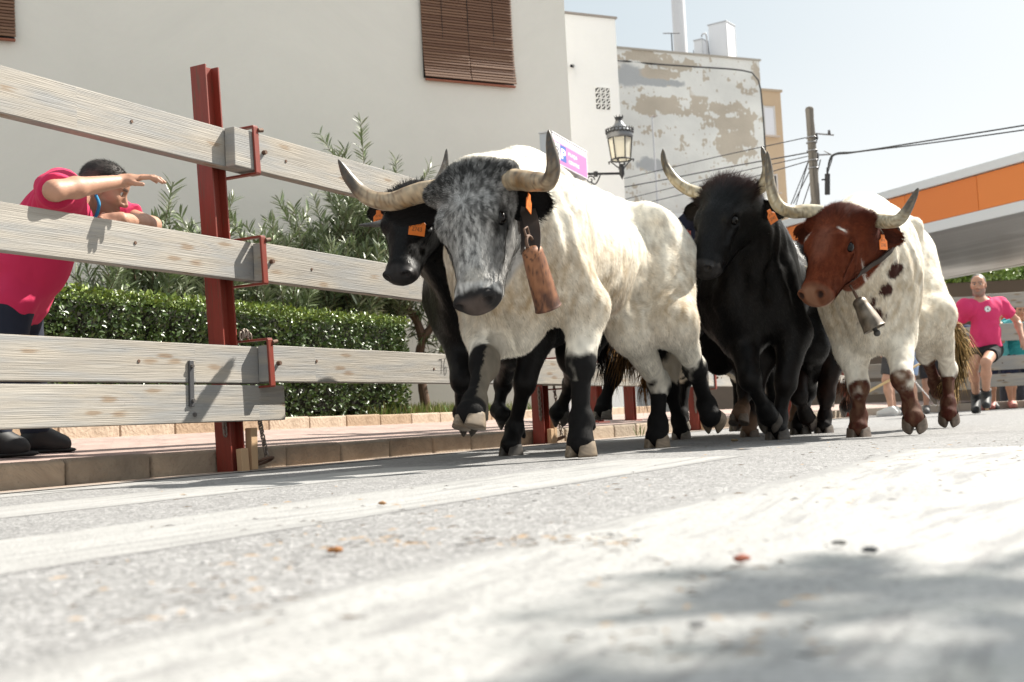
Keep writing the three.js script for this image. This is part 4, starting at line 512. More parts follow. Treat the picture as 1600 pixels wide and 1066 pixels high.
// single-triangle hairs grown on a coloured mesh: opt(x,y,z,nx,ny,nz) -> { dir, len, lift, w } or null
function growHair(geo, count, opt, seed, tint = 0.25) {
  const r = rng(seed), P = geo.attributes.position, Nn = geo.attributes.normal, C = geo.attributes.color, I = geo.index.array, T = I.length / 3, cum = new Float32Array(T); let A = 0;
  const a = V(0, 0, 0), b = V(0, 0, 0), c = V(0, 0, 0), e = V(0, 0, 0);
  for (let t = 0; t < T; t++) { a.fromBufferAttribute(P, I[3 * t]); b.fromBufferAttribute(P, I[3 * t + 1]).sub(a); c.fromBufferAttribute(P, I[3 * t + 2]).sub(a); A += e.crossVectors(b, c).length() / 2; cum[t] = A; }
  const pos = [], nor = [], col = [], n = V(0, 0, 0), d = V(0, 0, 0), s = V(0, 0, 0), p = V(0, 0, 0);
  for (let h = 0; h < count; h++) {
    const x = r() * A; let l = 0, u = T - 1; while (l < u) { const m = (l + u) >> 1; if (cum[m] < x) l = m + 1; else u = m; }
    const i0 = I[3 * l]; p.fromBufferAttribute(P, i0); b.fromBufferAttribute(P, I[3 * l + 1]).sub(p); c.fromBufferAttribute(P, I[3 * l + 2]).sub(p); let q = r(), w = r(); if (q + w > 1) { q = 1 - q; w = 1 - w; } p.addScaledVector(b, q).addScaledVector(c, w);
    n.fromBufferAttribute(Nn, i0); const o = opt(p.x, p.y, p.z, n.x, n.y, n.z, r); if (!o) continue;
    d.set(...o.dir); d.x += (r() - 0.5) * 0.5; d.y += (r() - 0.5) * 0.5; d.z += (r() - 0.5) * 0.5; d.addScaledVector(n, -d.dot(n)).normalize().addScaledVector(n, o.lift * (0.5 + r())).normalize();
    s.crossVectors(d, n).normalize(); const L = o.len * (0.6 + 0.8 * r()), W = o.w * (0.7 + 0.6 * r()), k = 1 - tint + 2 * tint * r();
    p.addScaledVector(n, -0.002);
    pos.push(p.x - s.x * W, p.y - s.y * W, p.z - s.z * W, p.x + s.x * W, p.y + s.y * W, p.z + s.z * W, p.x + d.x * L, p.y + d.y * L, p.z + d.z * L);
    const m = [n.x + s.x * (r() - 0.5) * 0.5, n.y + s.y * (r() - 0.5) * 0.5, n.z + s.z * (r() - 0.5) * 0.5]; for (let z = 0; z < 3; z++) { nor.push(...m); col.push(C.getX(i0) * k, C.getY(i0) * k, C.getZ(i0) * k); }
  }
  const g = new THREE.BufferGeometry(); g.setAttribute('position', new THREE.Float32BufferAttribute(pos, 3)); g.setAttribute('normal', new THREE.Float32BufferAttribute(nor, 3)); g.setAttribute('color', new THREE.Float32BufferAttribute(col, 3)); return g;
}
function frame(o, yaw, pitch, roll, lean = 0) { // x = nose, y = brow, z = right
  const m = new THREE.Matrix4().makeRotationFromEuler(new THREE.Euler(roll, yaw, pitch, 'YZX')).multiply(new THREE.Matrix4().makeRotationY(lean)); const e = m.elements;
  const f = { o, m: [e[0], e[1], e[2], e[4], e[5], e[6], e[8], e[9], e[10]] }; // rows of the inverse
  f.out = (x, y, z) => [o[0] + e[0] * x + e[4] * y + e[8] * z, o[1] + e[1] * x + e[5] * y + e[9] * z, o[2] + e[2] * x + e[6] * y + e[10] * z];
  f.dir = (x, y, z) => [e[0] * x + e[4] * y + e[8] * z, e[1] * x + e[5] * y + e[9] * z, e[2] * x + e[6] * y + e[10] * z];
  f.inn = (x, y, z) => { x -= o[0]; y -= o[1]; z -= o[2]; return [f.m[0] * x + f.m[1] * y + f.m[2] * z, f.m[3] * x + f.m[4] * y + f.m[5] * z, f.m[6] * x + f.m[7] * y + f.m[8] * z]; };
  f.turn = new THREE.Matrix4().makeBasis(V(e[0], e[1], e[2]), V(e[4], e[5], e[6]), V(e[8], e[9], e[10])).setPosition(...o);
  return f;
}
// ---------------------------------------------------------------- cattle
const coatMat = new THREE.MeshPhysicalMaterial({ color: 0xffffff, vertexColors: true, roughness: 0.75, specularIntensity: 0.3 });
const glossHair = new THREE.MeshPhysicalMaterial({ color: 0xffffff, vertexColors: true, roughness: 0.36, specularIntensity: 0.55 });
const glossMat = new THREE.MeshPhysicalMaterial({ color: 0xffffff, vertexColors: true, roughness: 0.5, specularIntensity: 0.35 });
const hornMat = new THREE.MeshPhysicalMaterial({ color: 0xffffff, vertexColors: true, roughness: 0.42, clearcoat: 0.25, clearcoatRoughness: 0.4 });
const hoofMat = new THREE.MeshStandardMaterial({ color: 0xffffff, vertexColors: true, roughness: 0.55 });
const eyeMat = new THREE.MeshPhysicalMaterial({ color: 0x080504, roughness: 0.22, specularIntensity: 0.6 });
const tagTex = (() => { const c = document.createElement('canvas'); c.width = 128; c.height = 128; const x = c.getContext('2d'); x.fillStyle = '#d8701c'; x.fillRect(0, 0, 128, 128); x.fillStyle = '#6b3a12'; x.font = 'bold 26px sans-serif'; x.fillText('ES 10', 26, 56); x.font = 'bold 38px sans-serif'; x.fillText('2743', 22, 102); const t = new THREE.CanvasTexture(c); t.colorSpace = THREE.SRGBColorSpace; return t; })();
const tagMat = new THREE.MeshStandardMaterial({ map: tagTex, roughness: 0.5 });

function headPrims(f, s, n = 1) {
  const C = (a, ra, b, rb, k, e) => cap(f.out(a[0] * s, a[1] * s, a[2] * s * n), ra * s * (0.5 + 0.5 * n), f.out(b[0] * s, b[1] * s, b[2] * s * n), rb * s * (0.5 + 0.5 * n), k * s, e);
  const L = (c, r, k, e) => ell(f.out(c[0] * s, c[1] * s, c[2] * s * n), [r[0] * s, r[1] * s, r[2] * s * n], k * s, f.m, e);
  const out = [
    L([0.045, -0.03, 0], [0.105, 0.105, 0.132], 0.06), L([0.00, 0.01, 0], [0.055, 0.06, 0.105], 0.05),
    L([0.15, -0.005, 0], [0.16, 0.085, 0.122], 0.06),
    C([0.20, 0.00, 0], 0.088, [0.42, -0.012, 0], 0.058, 0.05),
    L([0.31, -0.05, 0], [0.17, 0.065, 0.078], 0.05),
    L([0.468, -0.035, 0], [0.062, 0.064, 0.088], 0.035),
    L([0.135, -0.10, 0.062], [0.13, 0.10, 0.052], 0.05), L([0.135, -0.10, -0.062], [0.13, 0.10, 0.052], 0.05),
    C([0.16, -0.15, 0], 0.05, [0.43, -0.095, 0], 0.042, 0.05),
    C([0.24, -0.11, 0.045], 0.048, [0.42, -0.07, 0.03], 0.04, 0.04), C([0.24, -0.11, -0.045], 0.048, [0.42, -0.07, -0.03], 0.04, 0.04),
  ];
  for (const z of [-1, 1]) {
    out.push(L([0.185, 0.03, 0.098 * z], [0.055, 0.038, 0.034], 0.035));                       // brow over the eye
    out.push(C([0.22, -0.03, 0.112 * z], 0.012, [0.32, -0.045, 0.085 * z], 0.012, 0.03));        // cheek ridge
    out.push(C([0.02, 0.005, 0.11 * z], 0.05, [0.02, 0.008, 0.15 * z], 0.043, 0.04));            // horn root
    out.push(L([0.502, 0.000, 0.052 * z], [0.022, 0.026, 0.03], 0.02));                          // nostril wing
  }
  for (const z of [-1, 1]) {
    out.push(L([0.20, 0.002, 0.128 * z], [0.026, 0.019, 0.022], 0.02, { neg: 1 }));
    out.push(L([0.524, 0.004, 0.056 * z], [0.024, 0.016, 0.021], 0.012, { neg: 1 }));
  }
  for (const z of [-1, 1]) out.push(C([0.54, -0.088, 0], 0.006, [0.40, -0.083, 0.09 * z], 0.006, 0.012, { neg: 1 }));
  return out;
}

function clawGeo(side, w, l, h, pitch) { // one half of a cloven hoof; coronet at the origin, toe along +x, sole at -h
  const rings = 9, seg = 18, p = [], ix = [];
  for (let j = 0; j <= rings; j++) {
    const t = Math.min(1, j / (rings - 1)), y = j === rings ? -h : -h * t, sc = j === rings ? 0.001 : 1;
    const front = mix(0.29, 0.57, Math.pow(t, 0.8)) * l, back = mix(0.28, 0.36, t) * l, hw = mix(0.37, 0.50, Math.pow(t, 0.6)) * w * (j === rings - 1 ? 0.93 : 1);
    for (let i = 0; i < seg; i++) {
      const a = i / seg * 2 * Math.PI, c = Math.cos(a), s = Math.sin(a);
      const taper = c > 0 ? 1 - 0.38 * c * c : 1;
      p.push(sc * c * (c > 0 ? front : back), y + (j === rings - 1 ? 0.004 * 0 : 0), (sc * s * hw * taper - (c > 0 ? side * 0.16 * w * c * c : 0)) + side * w * 0.52);
    }
  }
  for (let j = 0; j < rings; j++) for (let i = 0; i < seg; i++) { const a = j * seg + i, b = j * seg + (i + 1) % seg; ix.push(a, b, a + seg, b, b + seg, a + seg); }
  const g = new THREE.BufferGeometry(); g.setAttribute('position', new THREE.Float32BufferAttribute(p, 3)); g.setIndex(ix); g.rotateZ(pitch); g.computeVertexNormals(); return g;
}
function hoofGeo(o, S, pitch, yaw, colors, seed) {
  const w = 0.074 * S, l = 0.142 * S, h = 0.07 * S, parts = [];
  for (const s of [-1, 1]) { const g = clawGeo(s, w, l, h, pitch); paint(g, (x, y, z) => { const t = clamp(-y / h + 0.35 * nz(x * 30 + seed, y * 60, z * 30)); const n = 0.8 + 0.5 * nz(x * 50, y * 160, z * 50 + seed); return mix3(colors[0], colors[1], t).map((c) => c * n); }); parts.push(g); }
  const g = mergeGeometries(parts.map(strip)); g.rotateY(yaw); g.translate(...o); return g;
}
function hornGeo(pts, r0, cols, seed) {
  const prof = (t) => r0 * Math.max(0.04, (1 - 0.30 * t) * Math.sqrt(Math.max(0, 1 - Math.pow(t, 3.2))));
  const seg = 60, rd = 14, g = tube(pts, prof, seg, rd);
  paint(g, (x, y, z, i) => {
    const t = Math.floor(i / (rd + 1)) / seg, a = (i % (rd + 1)) / rd * 2 * Math.PI;
    const st = nz(Math.cos(a) * 1.6 + seed, t * 7, Math.sin(a) * 1.6), st2 = nz(Math.cos(a) * 5 + seed, t * 30, Math.sin(a) * 5);
    let c = mix3(cols[0], cols[1], clamp(0.35 + 1.3 * st + 0.6 * st2) * smooth(0.02, 0.3, t) * smooth(0.85, 0.5, t));
    c = mix3(c, cols[2], smooth(0.42, 0.86, t + 0.25 * st)); c = mix3(c, [cols[1][0] * 0.5, cols[1][1] * 0.45, cols[1][2] * 0.4], 0.7 * smooth(0.12, 0.4, nz(Math.cos(a) * 9 + seed, t * 38, Math.sin(a) * 9)) * smooth(0.08, 0.25, t));
    return c.map((q) => q * (0.85 + 0.6 * st2));
  });
  return wave(g, 0.0025, 14, seed);
}
function earGeo(b, tip, face, width, colIn, colOut, seed, cup = 0.4) {
  const x = V(...tip).sub(V(...b)), L = x.length(); x.normalize();
  const y = V(...face); y.addScaledVector(x, -y.dot(x)).normalize(); const z = V(0, 0, 0).crossVectors(x, y);
  const nu = 18, nv = 14, p = [], col = [], ix = [];
  for (let side = 0; side < 2; side++) for (let i = 0; i <= nu; i++) for (let j = 0; j <= nv; j++) {
    const u = i / nu, t = j / nv * 2 - 1; const w = width * (0.24 + 0.76 * Math.pow(Math.sin(Math.PI * Math.min(1, 0.14 + 0.84 * u)), 0.8)) * (u > 0.97 ? 0.35 : 1);
    const yy = width * cup * (t * t - 1) * (1 - 0.4 * u) - (side ? 0.016 * (1 - t * t) * (1 - 0.8 * u) + 0.002 : 0) + 0.02 * Math.sin(u * 3);
    const q = V(...b).addScaledVector(x, u * L).addScaledVector(z, w * t).addScaledVector(y, yy); p.push(q.x, q.y, q.z);
    const k = 0.75 + 0.5 * fbm(u * 9 + seed, t * 6, side, 2) + 0.2; col.push(...(side ? colOut : mix3(colOut, colIn, smooth(1, 0.5, Math.abs(t)))).map((c) => c * k));
  }
  const N = (nu + 1) * (nv + 1), id = (s, i, j) => s * N + i * (nv + 1) + j;
  for (let i = 0; i < nu; i++) for (let j = 0; j < nv; j++) { ix.push(id(0, i, j), id(0, i, j + 1), id(0, i + 1, j), id(0, i, j + 1), id(0, i + 1, j + 1), id(0, i + 1, j)); ix.push(id(1, i, j), id(1, i + 1, j), id(1, i, j + 1), id(1, i, j + 1), id(1, i + 1, j), id(1, i + 1, j + 1)); }
  const g = new THREE.BufferGeometry(); g.setAttribute('position', new THREE.Float32BufferAttribute(p, 3)); g.setAttribute('color', new THREE.Float32BufferAttribute(col, 3)); g.setIndex(ix); g.computeVertexNormals();
  const fur = growHair(g, 3200, (px, py, pz, nx, ny, nz2, r) => ({ dir: [x.x + (r() - 0.5) * 0.8, x.y - 0.3, x.z + (r() - 0.5) * 0.8], len: width * 0.42, lift: 0.5, w: 0.0018 }), seed, 0.3);
  return mergeGeometries([strip(g), strip(fur)]);
}

function makeBull(o) {
  const S = o.size, root = base(o.name, o.label, o.category, [o.pos[0], 0, o.pos[1]], -(90 + o.heading) * rad, o.group);
  root.updateMatrixWorld(true);
  const inv = root.matrixWorld.clone().invert(), eye = camera.position.clone().applyMatrix4(inv);
  const P = (px, py, x) => { const d = ray(px, py).transformDirection(inv), t = (x - eye.x) / d.x; return [x, eye.y + d.y * t, eye.z + d.z * t]; };
  o.P = P; o.root = root; o.eye = eye;
  const legs = o.legs(P);
  if (o.debug) for (const k in legs) console.log(o.name, k, JSON.stringify(legs[k].j.map((q) => q.map((w) => +w.toFixed(2)))));
  const f = frame(o.head.poll(P), (o.head.yaw) * rad, o.head.pitch * rad, (o.head.roll || 0) * rad, (o.head.lean || 0) * rad), hs = o.head.size;
  if (o.debug) console.log(o.name, 'poll', f.o.map((q) => +q.toFixed(2)), 'nose', f.out(0.52 * hs, 0, 0).map((q) => +q.toFixed(2)), 'eye', eye);
  o.f = f;
  const s = ([x, y, z]) => [x * S, (y + (o.rump || 0) * smooth(0.35, -0.65, x) * smooth(0.5, 0.8, y)) * S, z * S], wy = o.wide || 1;
  const prims = [
    cap(s([-0.52, 1.03, 0]), 0.31 * S * wy, s([0.30, 0.96, 0]), 0.37 * S * wy, 0.1),                      // barrel
    ell(s([0.05, 0.90, 0]), s([0.46, 0.26, 0.33 * wy]), 0.14),                                           // belly
    cap(s([-0.92, 1.27, 0]), 0.085 * S, s([0.42, 1.29, 0]), 0.12 * S, 0.14),                              // spine
    ell(s([0.46, 1.24, 0]), s([0.30, 0.20, 0.13]), 0.14),                                                 // withers
    ell(s([0.50, 0.98, 0.25 * wy]), s([0.24, 0.36, 0.13]), 0.09), ell(s([0.50, 0.98, -0.25 * wy]), s([0.24, 0.36, 0.13]), 0.09),
    ell(s([0.62, 0.84, 0]), s([0.26, 0.30, 0.26 * wy]), 0.1), cap(s([0.74, 0.90, 0]), 0.17 * S, s([0.62, 0.60, 0]), 0.11 * S, 0.1),
    ell(s([-0.80, 1.08, 0.15]), s([0.20, 0.25, 0.145]), 0.12), ell(s([-0.80, 1.08, -0.15]), s([0.20, 0.25, 0.145]), 0.12),
    cap(s([-0.60, 1.24, 0.19]), 0.075 * S, s([-0.60, 1.24, 0.24]), 0.055 * S, 0.12), cap(s([-0.60, 1.24, -0.19]), 0.075 * S, s([-0.60, 1.24, -0.24]), 0.055 * S, 0.12),
    cap(s([-0.99, 1.14, 0.09]), 0.05 * S, s([-0.99, 1.14, 0.12]), 0.04 * S, 0.1), cap(s([-0.99, 1.14, -0.09]), 0.05 * S, s([-0.99, 1.14, -0.12]), 0.04 * S, 0.1),
  ];
  // neck from the shoulders to the back of the head, its crest and its loose throat skin
  const nb = s([0.52, 1.08, 0]), nh = f.out(0.03 * hs, -0.10 * hs, 0), nm = nb.map((q, i) => mix(q, nh[i], 0.55));
  prims.push(cap(nb, 0.30 * S, nm, 0.235 * S, 0.1), cap(nm, 0.235 * S, nh, 0.155 * hs, 0.08));
  const cr = f.out(-0.03 * hs, -0.04 * hs, 0); prims.push(cap(s([0.46, 1.33, 0]), 0.10 * S, [cr[0], cr[1] - 0.03, cr[2]], 0.085 * hs, 0.1));
  const th = f.out(0.20 * hs, -0.16 * hs, 0); prims.push(cap(th, 0.04, s([0.80, 0.84, 0]), 0.07, 0.09), cap(s([0.80, 0.84, 0]), 0.07, s([0.66, 0.56, 0]), 0.05, 0.08));
  if (o.sheath) prims.push(cap(s([-0.48, 0.76, 0]), 0.045, s([-0.05, 0.665, 0]), 0.03, 0.07), ell(s([-0.62, 0.76, 0]), [0.08, 0.09, 0.07], 0.05));
  const bones = [];
  for (const k in legs) {
    const { j } = legs[k], fore = k[0] === 'f', sd = k[1] === 'r' ? 1 : -1, q = o.thick || 1;
    if (fore) {
      const sh = s([0.60, 0.94, 0.24 * sd * wy]);
      prims.push(cap(sh, 0.155 * S, j[0], 0.106 * S * q, 0.1), cap(j[0], 0.102 * S * q, j[1], 0.060 * S * q, 0.05));
    } else {
      const hp = s([-0.78, 1.02, 0.19 * sd]);
      prims.push(cap(hp, 0.17 * S, j[0], 0.105 * S * q, 0.15), cap(j[0], 0.100 * S * q, j[1], 0.050 * S * q, 0.09));
      const hk = j[1]; prims.push(cap([hk[0] - 0.03, hk[1] + 0.05, hk[2]], 0.03 * S * q, hk, 0.042 * S * q, 0.04));
    }
    prims.push(ell(j[1], [0.055 * S * q, 0.070 * S * q, 0.056 * S * q], 0.05), cap(j[1], 0.047 * S * q, j[2], 0.040 * S * q, 0.03), ell(j[2], [0.050 * S * q, 0.050 * S * q, 0.054 * S * q], 0.03), cap(j[2], 0.043 * S * q, j[3], 0.063 * S * q, 0.03));
    const ax = V(...j[3]).sub(V(...j[2])).normalize(), bk = V(-ax.y, ax.x, 0).multiplyScalar(ax.y < 0 ? -1 : 1); // towards the back of the pastern
    for (const z of [-1, 1]) { const c = [j[2][0] + bk.x * 0.05 * S * q, j[2][1] + bk.y * 0.05 * S * q, j[2][2] + z * 0.026 * S]; prims.push(cap(c, 0.02 * S * q, [c[0] + bk.x * 0.02, c[1] + bk.y * 0.02 - 0.02, c[2]], 0.013 * S * q, 0.02)); }
    for (let i = 0; i < 3; i++) bones.push({ a: j[i], b: j[i + 1], i, k, r: [0.1, 0.06, 0.055][i] * S * q });
  }
  const nBody = prims.length, hp = headPrims(f, hs, o.head.narrow || 1); prims.push(...hp);
  const sd0 = o.seed || 1;
  o.skinAt = (x, y, z) => field(prims.slice(0, nBody), x, y, z);
  const warp = (x, y, z, d) => d + 0.011 * smooth(0.45, 0.8, y / S) * fbm(x * 6 + sd0, y * 4.5, z * 6, 3) + 0.0016 * nz(x * 26 + sd0, y * 12, z * 26) + (o.folds || 0) * Math.sin(x * 62 - y * 16 + 4 * fbm(x * 5, y * 5, z * 5 + sd0, 2)) * smooth(0.5, 0.62, x / S) * smooth(0.98, 0.86, x / S) * smooth(0.6, 0.75, y / S) + (o.folds || 0) * 0.8 * Math.sin(x * 30 + y * 22 + 5 * fbm(x * 4, y * 4, z * 4 + sd0, 2)) * smooth(0.5, 0.2, x / S) * smooth(0.7, 0.85, y / S) + (o.ribs ? 0.006 * Math.sin(x * 58 + y * 9) * smooth(0.42, 0.25, Math.abs(x + 0.1)) * smooth(0.75, 0.9, y / S) * smooth(1.25, 1.1, y / S) : 0);
  const info = (x, y, z) => {
    const h = f.inn(x, y, z).map((q) => q / hs); h[2] /= o.head.narrow || 1; const hw = smooth(-0.1, 0.04, h[0]) * smooth(0.30, 0.22, Math.hypot(h[1] + 0.03, h[2])) * smooth(0.62, 0.56, h[0]);
    let best = 9, leg = -1, kind = '';
    for (const b of bones) { const bx = b.b[0] - b.a[0], by = b.b[1] - b.a[1], bz = b.b[2] - b.a[2], t = clamp(((x - b.a[0]) * bx + (y - b.a[1]) * by + (z - b.a[2]) * bz) / (bx * bx + by * by + bz * bz)), d = Math.hypot(x - b.a[0] - bx * t, y - b.a[1] - by * t, z - b.a[2] - bz * t) - b.r; if (d < best) { best = d; leg = b.i + t; kind = b.k; } }
    if (best > 0.12 * S) leg = -1;
    return { h, hw, leg, kind };
  };
  const lo = [-1.25 * S, -0.02, -0.55 * S], hi = [1.6 * S + 0.1, 1.72 * S, 0.55 * S];
  for (const b of [...bones.map((q) => q.b), f.o, f.out(0.56 * hs, 0, 0)]) for (let i = 0; i < 3; i++) { lo[i] = Math.min(lo[i], b[i] - 0.16); hi[i] = Math.max(hi[i], b[i] + 0.16); }
  const inHead = (x, y, z, m) => { const h = f.inn(x, y, z); return h[0] > -0.02 * hs - m && h[0] < 0.6 * hs + m && Math.abs(h[1] + 0.05 * hs) < 0.2 * hs + m && Math.abs(h[2]) < 0.24 * hs + m; };
  const body = meshField(prims, lo, hi, o.cell, { warp, keep: (x, y, z) => !inHead(x, y, z, 0) });
  const hb = [[9, 9, 9], [-9, -9, -9]]; for (const a of [-0.04, 0.62]) for (const b of [-0.27, 0.17]) for (const c of [-0.26, 0.26]) f.out(a * hs, b * hs, c * hs).forEach((q, i) => { hb[0][i] = Math.min(hb[0][i], q); hb[1][i] = Math.max(hb[1][i], q); });
  const headM = meshField(prims, hb[0], hb[1], o.headCell, { warp, keep: (x, y, z) => inHead(x, y, z, o.cell * 0.8) });
  const colour = (x, y, z, nx, ny, nz2) => o.colour(x / S, y / S, z / S, info(x, y, z), [nx, ny, nz2]);
  const g = meshGeo(joinMeshes([body, headM]), colour);
  const hg = meshGeo(headM, colour);
  const m = mesh('body', g, o.gloss ? glossMat : coatMat, root);
  const furAt = (x, y, z, nx, ny, nz2, r) => {
    const q = info(x, y, z), xs = x / S, ys = y / S;
    if (q.hw > 0.5) {
      if (q.h[0] > 0.44 || (Math.hypot(q.h[0] - 0.2, q.h[1] - 0.002) < 0.03 && Math.abs(q.h[2]) > 0.09)) return r() < 0.9 ? null : { dir: f.dir(0.2, 0.1, 0), len: 0.006, lift: 0.3, w: 0.001 };
      const top = smooth(0.13, 0.0, q.h[0]) * smooth(-0.12, 0, q.h[1]), w = [q.h[0] - 0.17, q.h[2]], L = Math.hypot(...w) + 0.02;
      const d = f.dir(w[0] / L + 0.35 + (o.mop ? 0.6 * top : 0), 0, w[1] / L * 0.8); return { dir: d, len: mix(0.017, o.pollHair || 0.045, top), lift: mix(0.28, o.pollLift || 0.5, top), w: 0.0016 };
    }
    if (q.leg > 0.6) return { dir: [-0.1, -1, 0], len: 0.014, lift: 0.2, w: 0.0016 };
    const belly = smooth(-0.2, -0.9, ny);
    return { dir: [-0.75, -0.55 - 0.3 * (1 - ny), 0.12 * Math.sign(z)], len: mix(0.022, 0.034, belly) * (o.shag || 1), lift: 0.22 + 0.15 * fbm(x * 4, y * 4, z * 4, 2), w: 0.0019 };
  };
  const coat = mesh('coat', [growHair(g, o.hairs, furAt, sd0 * 77, o.furTint || 0.22), growHair(hg, o.headHairs || 6000, furAt, sd0 * 79, 0.4)], o.gloss ? glossHair : coatMat, root); coat.userData.kind = 'stuff';
  for (const k in legs) { const L = legs[k]; mesh('hoof', hoofGeo(L.j[3], S * (o.hoof || 1), L.toe * rad, (L.yaw || 0) * rad, o.hoofCol, sd0 + k.charCodeAt(1)), hoofMat, root); }
  for (const z of [-1, 1]) { const e = new THREE.SphereGeometry(0.026 * hs, 20, 14); e.translate(...f.out(0.2 * hs, 0.0 * hs, 0.110 * z * hs * (o.head.narrow || 1))); mesh('eye', e, eyeMat, root); }
  for (const h of o.horns(P)) mesh('horn', hornGeo(h.pts, h.r, o.hornCol, sd0 + h.r * 100), hornMat, root);
  for (const e of o.ears(P)) {
    const toCam = V(...[eye.x - e.b[0], eye.y - e.b[1], eye.z - e.b[2]]).normalize(), fc = e.face ? V(...e.face) : toCam;
    const ear = mesh('ear', earGeo(e.b, e.tip, [fc.x, fc.y, fc.z], e.w, o.earIn, o.earOut, sd0 + e.w * 50, e.cup), coatMat, root);
    if (e.tag) {
      const sh = new THREE.Shape(); const a = 0.030, b = 0.034; sh.moveTo(-a, -b); sh.lineTo(a, -b); sh.lineTo(a, b * 0.35); sh.lineTo(a * 0.45, b * 0.75); sh.lineTo(a * 0.4, b * 1.25); sh.lineTo(-a * 0.4, b * 1.25); sh.lineTo(-a * 0.45, b * 0.75); sh.lineTo(-a, b * 0.35);
      const tg = new THREE.ExtrudeGeometry(sh, { depth: 0.002, bevelEnabled: true, bevelSize: 0.001, bevelThickness: 0.001, bevelSegments: 1 });
      const uv = tg.attributes.uv; for (let i = 0; i < uv.count; i++) uv.setXY(i, (tg.attributes.position.getX(i) + a) / (2 * a), (tg.attributes.position.getY(i) + b) / (2.25 * b));
      tg.rotateZ(e.tagRoll || 0); tg.rotateY((e.tagTurn || 0)); const fq = new THREE.Quaternion().setFromUnitVectors(V(0, 0, 1), V(toCam.x, 0, toCam.z).normalize()); tg.scale(e.tagSize || 1, e.tagSize || 1, 1); tg.applyQuaternion(fq); tg.translate(...e.tag);
      mesh('ear_tag', tg, tagMat, ear);
    }
  }
  if (o.tail) {
    const T = o.tail(P, S), tg = tube(T.pts, (t) => mix(0.045, 0.018, Math.min(1, t * 1.4)) * S, 40, 10); paint(tg, (x, y, z) => T.col[0].map((c) => c * (0.85 + 0.5 * fbm(x * 20, y * 20, z * 20, 2))));
    const r = rng(sd0 * 31 + 5), hp2 = [], hn = [], hc = [], curve = new THREE.CatmullRomCurve3(T.pts.map((q) => V(...q)));
    for (let i = 0; i < T.hairs; i++) {
      const u = mix(T.from, 1, Math.pow(r(), 0.8)), p = curve.getPointAt(u), d = curve.getTangentAt(u), off = V(r() - 0.5, r() - 0.5, r() - 0.5).multiplyScalar(0.9), L = T.len * (0.5 + r());
      d.add(off).normalize(); const sdv = V(r() - 0.5, r() - 0.5, r() - 0.5).cross(d).normalize().multiplyScalar(0.0022), bend = V((r() - 0.5) * 0.5, -0.5 - 0.3 * r(), (r() - 0.5) * 0.5).multiplyScalar(L * 0.6), k = 0.6 + 0.8 * r(), c = mix3(T.col[1], T.col[2], r());
      const a = p.clone().add(sdv), b = p.clone().sub(sdv), m0 = p.clone().addScaledVector(d, L * 0.55), m1 = m0.clone().add(sdv), m2 = m0.clone().sub(sdv), e = p.clone().addScaledVector(d, L * 0.8).add(bend);
      for (const tri of [[a, b, m1], [b, m2, m1], [m1, m2, e]]) for (const v of tri) { hp2.push(v.x, v.y, v.z); const n = off.clone().normalize(); hn.push(n.x, n.y, n.z); hc.push(...c.map((q) => q * k)); }
    }
    const hg = new THREE.BufferGeometry(); hg.setAttribute('position', new THREE.Float32BufferAttribute(hp2, 3)); hg.setAttribute('normal', new THREE.Float32BufferAttribute(hn, 3)); hg.setAttribute('color', new THREE.Float32BufferAttribute(hc, 3));
    mesh('tail', [tg, hg], coatMat, root);
  }
  return o;
}
const BLACK = [0.006, 0.0055, 0.0055], CREAM = [0.74, 0.69, 0.60];
const hornTan = [[0.62, 0.52, 0.38], [0.36, 0.22, 0.09], [0.055, 0.045, 0.035]];
const foot = (P, hx, hy) => ground(hx, hy);
function stand(hoofWorld, heading, lx, lz) { // root position that puts local (lx, lz) on a point of the ground
  const s = Math.sin(heading * rad), c = Math.cos(heading * rad); // forward (-s, c), right (-c, -s)
  return [hoofWorld.x + s * lx + c * lz, hoofWorld.z - c * lx + s * lz];
}
